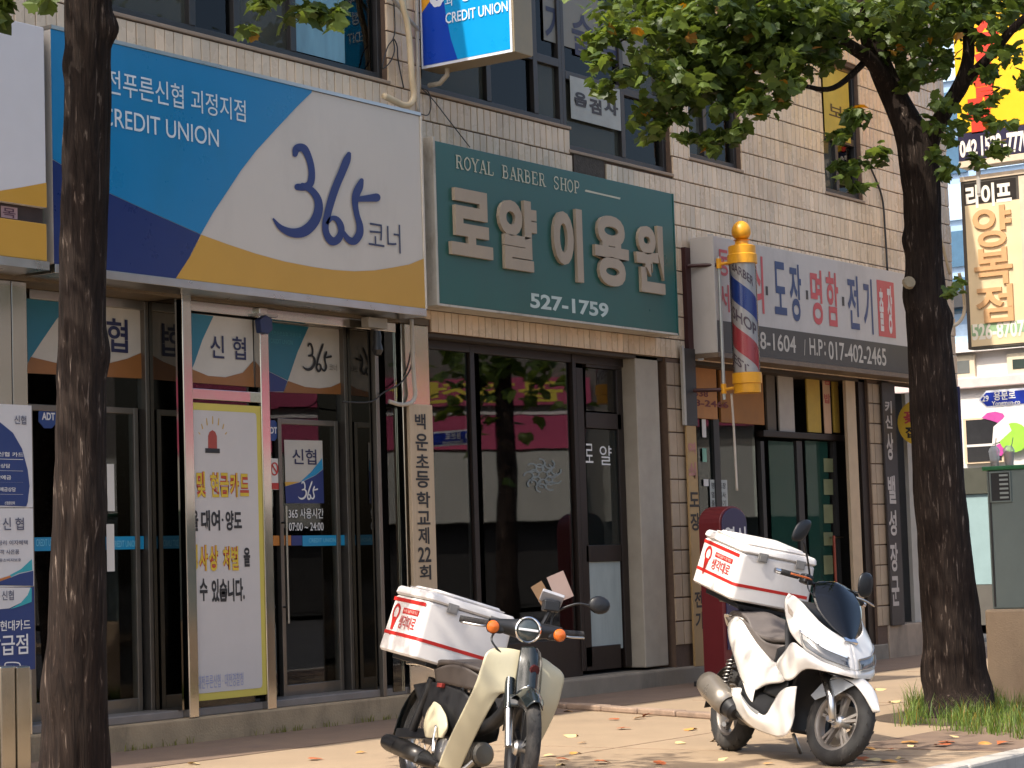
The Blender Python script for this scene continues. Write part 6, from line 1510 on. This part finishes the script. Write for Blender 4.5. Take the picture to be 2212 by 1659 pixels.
# lower leg panels and floor
LG1 = [[(.30, -.20, .385), (.46, -.215, .39), (.49, -.23, .35), (.62, -.235, .285), (.77, -.235, .248), (.86, -.235, .24), (.92, -.235, .30), (.98, -.232, .375), (1.05, -.225, .415), (1.13, -.20, .43)],
       [(.33, -.205, .33), (.45, -.22, .32), (.55, -.23, .275), (.65, -.24, .235), (.78, -.24, .205), (.88, -.24, .195), (.96, -.24, .225), (1.02, -.232, .27), (1.065, -.215, .31), (1.115, -.19, .34)],
       [(.38, -.19, .265), (.48, -.195, .215), (.58, -.20, .18), (.70, -.20, .15), (.82, -.20, .135), (.92, -.20, .125), (1.0, -.195, .12), (1.06, -.185, .14), (1.09, -.175, .20), (1.09, -.17, .26)]]
pat('leg_panel', LG1, pw_, ku=5, kv=3)
pat('floor_board', [[(.30, -.18, .37), (.30, 0, .45), (.30, .18, .37)], [(.62, -.225, .27), (.62, 0, .50), (.62, .225, .27)], [(.84, -.225, .235), (.84, 0, .48), (.84, .225, .235)], [(1.02, -.2, .40), (1.0, 0, .58), (1.02, .2, .40)]], blk, mirror=False, solid=.01)
pat('floor_trim', [[(.50, -.236, .355), (.63, -.240, .292), (.77, -.240, .256)], [(.54, -.242, .325), (.66, -.244, .268), (.77, -.243, .235)]], mk('grey_plastic', '#7d7c7a', rough=.4), solid=.003)
# rear body panel
RB = [[(.02, -.12, .845), (.14, -.155, .85), (.26, -.165, .83), (.38, -.165, .75), (.53, -.16, .655), (.68, -.15, .58), (.82, -.16, .555), (.92, -.175, .52)],
      [(.04, -.15, .78), (.17, -.195, .77), (.30, -.21, .72), (.43, -.215, .66), (.56, -.21, .585), (.69, -.20, .53), (.82, -.195, .51), (.95, -.20, .485)],
      [(.08, -.15, .70), (.20, -.195, .66), (.33, -.215, .595), (.45, -.22, .54), (.57, -.215, .49), (.70, -.205, .46), (.83, -.20, .455), (.98, -.20, .458)],
      [(.14, -.12, .615), (.25, -.16, .545), (.35, -.185, .48), (.45, -.20, .42), (.54, -.20, .375), (.60, -.195, .38), (.72, -.19, .425), (.90, -.19, .445)]]
pat('side_panel', RB, pw_, ku=4, kv=4)
pat('side_spike', [[(.45, -.202, .425), (.55, -.205, .40), (.62, -.20, .40)], [(.52, -.205, .36), (.575, -.207, .35), (.615, -.203, .36)], [(.60, -.205, .315), (.608, -.206, .312), (.615, -.205, .31)]], pw_, solid=.004)
pat('tail_piece', [[(-.22, -.03, .80), (-.22, .03, .80)], [(-.12, -.11, .86), (-.12, .11, .86)], [(.04, -.15, .85), (.04, .15, .85)]], pw_, mirror=False)
pat('tail_core', [[(.0, -.13, .80), (.0, .13, .80)], [(.12, -.15, .65), (.12, .15, .65)], [(.3, -.15, .45), (.3, .15, .45)], [(.55, -.15, .36), (.55, .15, .36)]], blk, mirror=False, solid=.02)
# seat
SE = [[(-.05, y * .7, .86 - .02 * abs(y) / .15) for y in (-.15, -.08, 0, .08, .15)], [(.12, y, .885 - .03 * abs(y) / .15) for y in (-.16, -.09, 0, .09, .16)], [(.30, y, .855 - .03 * abs(y) / .15) for y in (-.17, -.09, 0, .09, .17)], [(.42, y, .775 - .04 * abs(y) / .15) for y in (-.17, -.09, 0, .09, .17)], [(.60, y, .745 - .05 * abs(y) / .15) for y in (-.155, -.085, 0, .085, .155)], [(.76, y, .745 - .06 * abs(y) / .15) for y in (-.12, -.07, 0, .07, .12)], [(.86, y, .70) for y in (-.07, -.04, 0, .04, .07)]]
pat('seat', SE, dgrey, mirror=False, solid=.03)
pat('seat_side', [[(-.02, -.145, .84), (.30, -.175, .82), (.60, -.16, .69), (.86, -.075, .69)], [(.1, -.14, .76), (.32, -.16, .70), (.60, -.145, .58), (.82, -.09, .55)]], dgrey)
pat('tunnel', [[(.70, -.13, .66), (.85, -.10, .70), (.95, -.12, .74)], [(.70, -.15, .52), (.85, -.15, .50), (1.0, -.18, .52)], [(.65, -.16, .38), (.85, -.17, .36), (1.02, -.2, .42)]], blk)
# engine, swing arm, shocks, exhaust
MB().obox((.12, .10, .28), .2, .05, .07, Matrix.Rotation(.12, 3, 'Y')).build('drive_case', blk, pc, bevel=.03)
MB().obox((.42, 0, .27), .16, .12, .10).build('engine', mk('engine_grey', '#3b3a39', rough=.5, metal=.5), pc, bevel=.03)
ex = MB().lathe([(-.02, 0), (-.02, .035), (0, .058), (.08, .072), (.30, .078), (.38, .072), (.43, .05), (.45, .03), (.45, 0)], (.37, -.19, .24), (-.90, -.10, .42), 24)
ex.build('muffler', blk, pc, smooth=True)
sh_ = MB().lathe([(.06, .080), (.18, .086), (.34, .084), (.40, .074)], (.37, -.19, .24), (-.90, -.10, .42), 24, None, -2.6, .6); sh_.build('heat_shield', mk('shield_silver', '#8f877c', rough=.3, metal=.6, var=.1), pc, smooth='all', solid=.004)
MB().tube([(.38, -.18, .235), (.47, -.12, .18), (.55, -.05, .17)], .02, 10).build('exhaust_pipe', steel_dull, pc, smooth='all')
for s_ in (-1, 1):
    a0, a1 = Vector((.02, s_ * .125, .30)), Vector((.14, s_ * .135, .60))
    MB().tube([a0, a1], .012, 8).build('shock', blk, pc, smooth=True)
    hx_ = []
    for k in range(73):
        t = k / 72; a = t * 2 * pi * 9; c0 = a0.lerp(a1, .2 + t * .7); hx_.append(c0 + Vector((cos(a) * .03, sin(a) * .03, 0)))
    MB().tube(hx_, .0045, 6).build('shock_spring', steel_dull, pc, smooth='all')
G = [[Vector((cos(radians(a)) * .30, u * .07, .262 + sin(radians(a)) * .30 - .02 * abs(u))) for u in (-1, -.5, 0, .5, 1)] for a in (60, 90, 120, 150, 178)]
MB().grid(surf(G, 3, 3)).build('rear_mudguard', blk, pc, smooth='all', solid=.005)
MB().tube([(.55, .14, .16), (.50, .26, .02), (.47, .275, .0)], .012, 8).build('side_stand', steel_dull, pc, smooth='all')
MB().tube([(.30, -.20, .16), (.36, -.25, .155)], .016, 8).build('foot_peg', alu, pc)
# handlebar, grips, mirrors
hb0 = Vector((.99, 0, 1.03))
stb(MB().tube(spline([hb0 + Vector((-.10, -.34, .03)), hb0 + Vector((-.06, -.22, .035)), hb0 + Vector((0, -.08, .0)), hb0 + Vector((0, .08, 0)), hb0 + Vector((-.06, .22, .035)), hb0 + Vector((-.10, .34, .03))], 5), .012, 10)).build('handlebar', blk, pc, smooth='all')
for s_ in (-1, 1):
    stb(MB().tube([hb0 + Vector((-.105, s_ * .35, .03)), hb0 + Vector((-.07, s_ * .235, .035))], .0185, 14)).build('grip', rub, pc, smooth=True)
    stb(MB().tube([hb0 + Vector((-.11, s_ * .352, .03)), hb0 + Vector((-.118, s_ * .385, .028))], .017, 12)).build('bar_end', chrome, pc, smooth=True)
    stb(MB().obox(hb0 + Vector((-.04, s_ * .195, .03)), .03, .035, .03)).build('switch_gear', blk, pc, bevel=.012)
    stb(MB().tube(spline([hb0 + Vector((.0, s_ * .19, .03)), hb0 + Vector((.03, s_ * .25, .025)), hb0 + Vector((.0, s_ * .36, .02))], 4), .006, 8)).build('brake_lever', amber if s_ < 0 else alu, pc, smooth='all')
    mo = Vector((.02, -.375, .285)) if s_ < 0 else Vector((.02, .23, .12))
    stb(MB().tube(spline([hb0 + Vector((-.03, s_ * .18, .05)), hb0 + Vector((-.03, s_ * .18, .05)).lerp(mo, .45) + Vector((-.01, -s_ * .03, -.02)), hb0 + mo + Vector((0, -s_ * .04, -.06))], 5), .006, 8)).build('mirror_stem', blk, pc, smooth='all')
    mc = hb0 + mo; G = []
    for i in range(7):
        t = pi * i / 6; row = []
        for j in range(17):
            a = 2 * pi * j / 16; ex_ = .062 * (abs(cos(a)) ** .8) * (1 if cos(a) > 0 else -1); ez_ = .075 * (abs(sin(a)) ** .8) * (1 if sin(a) > 0 else -1)
            row.append(mc + Vector((.018 * cos(t), sin(t) * (ex_ - s_ * .02 * sin(a)), sin(t) * (ez_ + .02 * cos(a)))))
        G.append(row)
    stb(MB().grid(G)).build('mirror', blk, pc, smooth='all')
stb(MB().tube(spline([hb0 + Vector((-.02, -.2, .02)), hb0 + Vector((.06, -.24, -.05)), hb0 + Vector((.10, -.16, -.10)), hb0 + Vector((.06, -.06, -.12))], 5), .005, 6)).build('brake_hose', blk, pc, smooth='all')
# carrier and box
for s_ in (-1, 1): MB().tube(spline([(.32, s_ * .12, .80), (.1, s_ * .14, .92), (-.12, s_ * .13, .955), (-.22, s_ * .1, .96)], 4), .013, 8).build('carrier_tube', blk, pc, smooth='all')
MB().obox((-.02, 0, .955), .24, .20, .014, Matrix.Rotation(.207, 3, 'Y')).build('carrier_plate', blk, pc, bevel=.006)
delivery_box(pc, -.024, .994, .60, .567, .368, .008, .018, -.207)

# ---------------------------------------------------------------- ivory step-through motorcycle
CO = Vector((10.07, -3.60, 0))
cu_ = thing('motorcycle', 'ivory and black step-through motorcycle with round headlight and white delivery box', 'motorcycle', rot=bike_matrix(CO, radians(243.0), radians(17.5)), group='delivery bikes parked on the sidewalk')
def pcu(name, G, mt, **k): return pat(name, G, mt, par=cu_, **k)
FW2 = Vector((1.21, 0, .285)); axd2 = Vector((-sin(radians(26.5)), 0, cos(radians(26.5)))); axp2 = Vector((1.21 - .075, 0, .285))
ST2 = Matrix.Translation(axp2) @ Matrix.Rotation(radians(-17), 4, axd2) @ Matrix.Translation(-axp2)
def st2(mb): mb.v = [tuple(ST2 @ Vector(v)) for v in mb.v]; return mb
wheel(cu_, 'front_wheel', FW2, .285, .075, ST2, rim_m=blk, spokes=5, disc=True)
wheel(cu_, 'rear_wheel', (0, 0, .285), .285, .082, None, rim_m=alu, disc=False, wire=True)
# fork: dark uppers, silver sliders
for s_ in (-1, 1):
    st2(MB().tube([FW2 + Vector((0, s_ * .075, 0)), FW2 + axd2 * .24 + Vector((0, s_ * .075, 0))], .021, 14)).build('fork_slider', alu, cu_, smooth=True)
    st2(MB().tube([FW2 + axd2 * .22 + Vector((0, s_ * .075, 0)), FW2 + axd2 * .40 + Vector((0, s_ * .07, 0))], .027, 14)).build('fork_cover', blkg, cu_, smooth=True)
# front mudguard
G = []
for i, a in enumerate((48, 66, 84, 102, 122, 142, 162)):
    t = radians(a); w = (.045, .062, .068, .07, .07, .068, .062)[i]
    G.append([FW2 + Vector((cos(t) * (.325 - .055 * abs(u) ** 2), u * w, sin(t) * (.325 - .055 * abs(u) ** 2))) for u in (-1, -.66, -.33, 0, .33, .66, 1)])
st2(MB().grid(surf(G, 4, 3))).build('front_mudguard', blkg, cu_, smooth='all', solid=.004)
# head cover column between the leg shields
pcu('head_cover', [[(1.0, -.06, .815), (1.035, 0, .83), (1.0, .06, .815)], [(1.03, -.072, .74), (1.085, 0, .745), (1.03, .072, .74)], [(1.06, -.075, .64), (1.12, 0, .645), (1.06, .075, .64)], [(1.09, -.072, .555), (1.145, 0, .56), (1.09, .072, .555)], [(1.10, -.075, .50), (1.14, 0, .50), (1.10, .075, .50)]], blkg, mirror=False, ku=6, kv=6)
pcu('fork_crown', [[(1.06, -.11, .545), (1.13, -.06, .555), (1.15, 0, .56), (1.13, .06, .555), (1.06, .11, .545)], [(1.07, -.115, .48), (1.15, -.06, .49), (1.17, 0, .49), (1.15, .06, .49), (1.07, .115, .48)]], blkg, mirror=False, ku=3, kv=4)
MB().lathe([(0, 0), (0, .03), (.012, .026), (.014, 0)], (1.094, .0, .705), (.9, 0, -.05), 20).build('emblem_disc', mk('emblem_dark_red', '#401414', rough=.2), cu_, smooth=True)
MB().obox((1.12, -.01, .59), .004, .022, .03).build('emblem_plate', chrome, cu_, bevel=.004)
# leg shield, right half mirrored
LS = [[(.945, -.175, .775), (.97, -.11, .79), (.985, -.05, .795)],
      [(.975, -.242, .735), (.99, -.14, .735), (1.0, -.05, .735)],
      [(.972, -.252, .65), (1.0, -.145, .65), (1.02, -.055, .65)],
      [(.962, -.254, .575), (1.0, -.15, .57), (1.03, -.06, .575)],
      [(.935, -.255, .50), (.97, -.185, .51), (1.0, -.118, .545)],
      [(.89, -.255, .41), (.92, -.195, .415), (.95, -.138, .435)],
      [(.82, -.252, .285), (.845, -.195, .285), (.87, -.138, .295)],
      [(.755, -.244, .175), (.78, -.19, .17), (.80, -.132, .17)],
      [(.715, -.232, .105), (.74, -.18, .10), (.76, -.125, .10)]]
pcu('leg_shield', LS, ivory, ku=5, kv=5, solid=.006)
# handlebar assembly
hc = Vector((.955, 0, .915))
def s2(mb, nm, mt, **k): return st2(mb).build(nm, mt, cu_, **k)
pcu_bar = MB().grid(surf([[hc + Vector((dx * (1 - .45 * abs(y) / .2) + (.02 if abs(y) < .05 else 0), y, dz * (1 - .5 * abs(y) / .2) + .012 * abs(y) / .2)) for y in (-.20, -.12, -.06, 0, .06, .12, .20)] for dx, dz in ((.03, -.05), (.055, .0), (.03, .05), (-.04, .055), (-.07, 0), (-.03, -.05), (.03, -.05))], 3, 3))
s2(pcu_bar, 'handlebar_cover', blk, smooth='all')
HL = hc + Vector((.055, 0, 0)); hd = Vector((.985, 0, -.05))
s2(MB().lathe([(-.06, .05), (-.02, .066), (.0, .072), (.018, .072), (.024, .066), (.018, .060)], HL, hd, 36), 'headlight_ring', chrome, smooth=True)
s2(MB().lathe([(.012, .061), (.022, .045), (.027, .02), (.028, 0)], HL, hd, 32), 'headlight_glass', mk('lamp_glass_dark', '#3d4442', rough=.05, var=.4, vscale=18, coat=1), smooth=True)
s2(MB().obox(HL + hd * .028, .004, .054, .0065), 'lamp_bar', mk('lamp_bar_white', '#d9dadb', rough=.3), bevel=.002)
for s_ in (-1, 1):
    g0, g1 = hc + Vector((-.05, s_ * .20, .015)), hc + Vector((-.10, s_ * .345, .025))
    s2(MB().tube([g0, g1], .018, 14), 'grip', rub, smooth=True)
    s2(MB().tube(spline([g0 + Vector((.04, s_ * .0, -.015)), g0 + Vector((.055, s_ * .05, -.02)), g1 + Vector((.035, 0, -.02))], 4), .006, 8), 'lever', alu, smooth='all')
    bl = hc + Vector((.035, s_ * .185, -.005))
    s2(MB().lathe([(-.05, .02), (-.02, .036), (.0, .038), (.0, .034)], bl, hd, 24), 'indicator_shell', blk, smooth=True)
    s2(MB().lathe([(.0, .035), (.012, .030), (.02, .015), (.022, 0)], bl, hd, 24), 'indicator', amber, smooth=True)
    s2(MB().obox(bl + Vector((-.03, s_ * -.02, 0)), .03, .045, .03), 'indicator_mount', blk, bevel=.014)
s2(MB().tube(spline([hc + Vector((-.0, -.16, -.02)), hc + Vector((.06, -.19, -.08)), hc + Vector((.06, -.12, -.15)), hc + Vector((.03, -.05, -.19))], 5), .006, 6), 'brake_hose', blk, smooth='all')
s2(MB().tube(spline([hc + Vector((-.06, .15, .04)), hc + Vector((-.06, .17, .12)), hc + Vector((-.03, .27, .18)), hc + Vector((-.02, .35, .18))], 5), .006, 8), 'mirror_stem', blk, smooth='all')
mc = hc + Vector((-.02, .40, .19)); G = []
for i in range(7):
    t = pi * i / 6; G.append([mc + Vector((.018 * cos(t), .062 * sin(t) * cos(2 * pi * j / 16), .05 * sin(t) * sin(2 * pi * j / 16))) for j in range(17)])
s2(MB().grid(G), 'mirror', blk, smooth='all')
# phone holder with cardboard sun visor
R45 = Matrix.Rotation(radians(-35), 3, 'Y') @ Matrix.Rotation(radians(-14), 3, 'X')
s2(MB().tube([hc + Vector((-.03, .10, .05)), hc + Vector((-.02, .13, .13))], .012, 8), 'holder_stem', blk, smooth=True)
s2(MB().obox(hc + Vector((-.02, .13, .15)), .035, .045, .03), 'holder_clamp', blk, bevel=.008)
s2(MB().obox(hc + Vector((-.02, .13, .19)), .05, .062, .010, R45), 'phone', mk('phone_grey', '#9b9ba0', rough=.3), bevel=.004)
s2(MB().obox(hc + Vector((-.04, .175, .262)), .004, .05, .075, Matrix.Rotation(radians(30), 3, 'X')), 'cardboard_visor', mk('cardboard_pinkish', '#957f76', rough=.8, var=.08))
s2(MB().obox(hc + Vector((-.05, .085, .205)), .003, .035, .07, Matrix.Rotation(radians(38), 3, 'X')), 'cardboard_flap', mk('cardboard_tan', '#7d6145', rough=.8, var=.1))
# frame, engine, seat, side cover
MB().tube(spline([(1.0, 0, .70), (.85, 0, .45), (.6, 0, .36), (.35, 0, .42)], 5), .04, 12).build('frame_tube', blk, cu_, smooth='all')
MB().lathe([(-.09, .09), (-.07, .105), (.07, .105), (.09, .09)], (.50, 0, .20), (0, 1, 0), 28).build('crankcase', mk('engine_dark', '#34332f', rough=.45, metal=.6, var=.2), cu_, smooth=True)
MB().lathe([(-.13, 0), (-.13, .055), (-.115, .08), (-.09, .085)], (.46, 0, .20), (0, 1, 0), 28).build('clutch_cover', alu, cu_, smooth=True)
cyl = MB()
for k in range(9): cyl.lathe([(.005 + k * .018, .045), (.005 + k * .018, .068), (.013 + k * .018, .068), (.013 + k * .018, .045)], (.58, 0, .215), (1, 0, .08), 20)
cyl.lathe([(.165, .066), (.175, .05), (.178, 0)], (.58, 0, .215), (1, 0, .08), 20)
cyl.build('cylinder_fins', mk('fin_metal', '#6f6b64', rough=.4, metal=.8), cu_)
MB().tube(spline([(.42, -.16, .33), (.44, -.165, .25), (.46, -.16, .18)], 4), .008, 8).build('kick_lever', chrome, cu_, smooth='all')
pcu('side_cover', [[(.19, -.10, .448), (.27, -.125, .464), (.355, -.13, .448)], [(.172, -.11, .405), (.30, -.14, .412), (.465, -.13, .388)], [(.185, -.115, .33), (.32, -.145, .33), (.51, -.13, .325)], [(.23, -.11, .272), (.33, -.135, .262), (.46, -.12, .275)]], ivory, solid=.01)
pcu('body_cover', [[(-.15, -.09, .56), (.2, -.12, .58), (.5, -.10, .55), (.7, -.06, .46)], [(.0, -.10, .46), (.2, -.105, .44), (.5, -.10, .40), (.72, -.07, .38)], [(.1, -.08, .36), (.25, -.09, .28), (.5, -.08, .28), (.74, -.06, .32)]], blk)
SE = [[(.14, y * .8, .64) for y in (-.13, -.07, 0, .07, .13)], [(.20, y, .70 - .02 * abs(y) / .1) for y in (-.13, -.07, 0, .07, .13)], [(.38, y, .715 - .03 * abs(y) / .1) for y in (-.14, -.08, 0, .08, .14)], [(.55, y, .71 - .04 * abs(y) / .1) for y in (-.12, -.07, 0, .07, .12)], [(.66, y, .67 - .03 * abs(y) / .1) for y in (-.08, -.045, 0, .045, .08)], [(.69, y, .60) for y in (-.07, -.04, 0, .04, .07)]]
pcu('seat', SE, mk('seat_brown_black', '#3a322d', rough=.55, var=.12, vscale=14, bump=.15, bscale=300), mirror=False, solid=.03)
pcu('seat_skirt', [[(.15, -.125, .65), (.38, -.145, .68), (.55, -.125, .67), (.68, -.075, .63)], [(.18, -.11, .58), (.38, -.125, .57), (.55, -.11, .56), (.68, -.06, .56)]], mk('seat_brown_black', '#3a322d'))
MB().obox((.30, -.135, .56), .03, .012, .012).build('seat_tag', mk('tag_red', '#7a2b24', rough=.4), cu_, bevel=.003)
# muffler on the right, foot peg, rear mudguard, shocks, stand, carrier
MB().lathe([(0, 0), (0, .02), (.05, .032), (.12, .043), (.45, .05), (.58, .05), (.62, .045), (.63, .03), (.60, 0)], (.48, -.135, .125), (-.985, -.06, .13), 24).build('muffler', mk('muffler_black', (.03, .03, .03), rough=.35, metal=.5), cu_, smooth=True)
MB().lathe([(.14, .047), (.3, .053), (.46, .055)], (.48, -.135, .125), (-.985, -.06, .13), 24, None, -2.4, .9).build('heat_shield', mk('shield_dark', '#3d3b39', rough=.3, metal=.7), cu_, smooth='all', solid=.003)
MB().tube(spline([(.73, -.03, .19), (.66, -.07, .11), (.55, -.12, .105), (.46, -.135, .125)], 5), .017, 10).build('exhaust_pipe', steel_dull, cu_, smooth='all')
for s_ in (-1, 1):
    MB().tube([(.48, s_ * .10, .12), (.48, s_ * .26, .125)], .019, 12).build('foot_peg', rub, cu_, smooth=True)
    MB().tube([(.0, s_ * .10, .30), (.12, s_ * .11, .60)], .026, 12).build('shock', alu if s_ > 0 else blk, cu_, smooth=True)
    MB().tube(spline([(.20, s_ * .09, .64), (-.02, s_ * .12, .675), (-.25, s_ * .12, .68)], 4), .010, 8).build('carrier_tube', chrome, cu_, smooth='all')
G = [[Vector((cos(radians(a)) * (.33 - .03 * abs(u)), u * .075, .285 + sin(radians(a)) * (.33 - .03 * abs(u)))) for u in (-1, -.5, 0, .5, 1)] for a in (35, 65, 95, 125, 155, 185)]
MB().grid(surf(G, 3, 3)).build('rear_mudguard', blkg, cu_, smooth='all', solid=.004)
MB().obox((0, -.07, .285), .26, .012, .03, Matrix.Rotation(-.05, 3, 'Y')).build('swing_arm', blk, cu_, bevel=.008)
MB().tube([(.5, .10, .16), (.44, .24, .03), (.42, .26, .005)], .011, 8).build('side_stand', steel_dull, cu_, smooth='all')
MB().obox((-.09, 0, .685), .24, .19, .012, Matrix.Rotation(.087, 3, 'Y')).build('carrier_plate', blk, cu_, bevel=.005)
delivery_box(cu_, -.083, .698, .517, .576, .40, .028, .004, -.087)
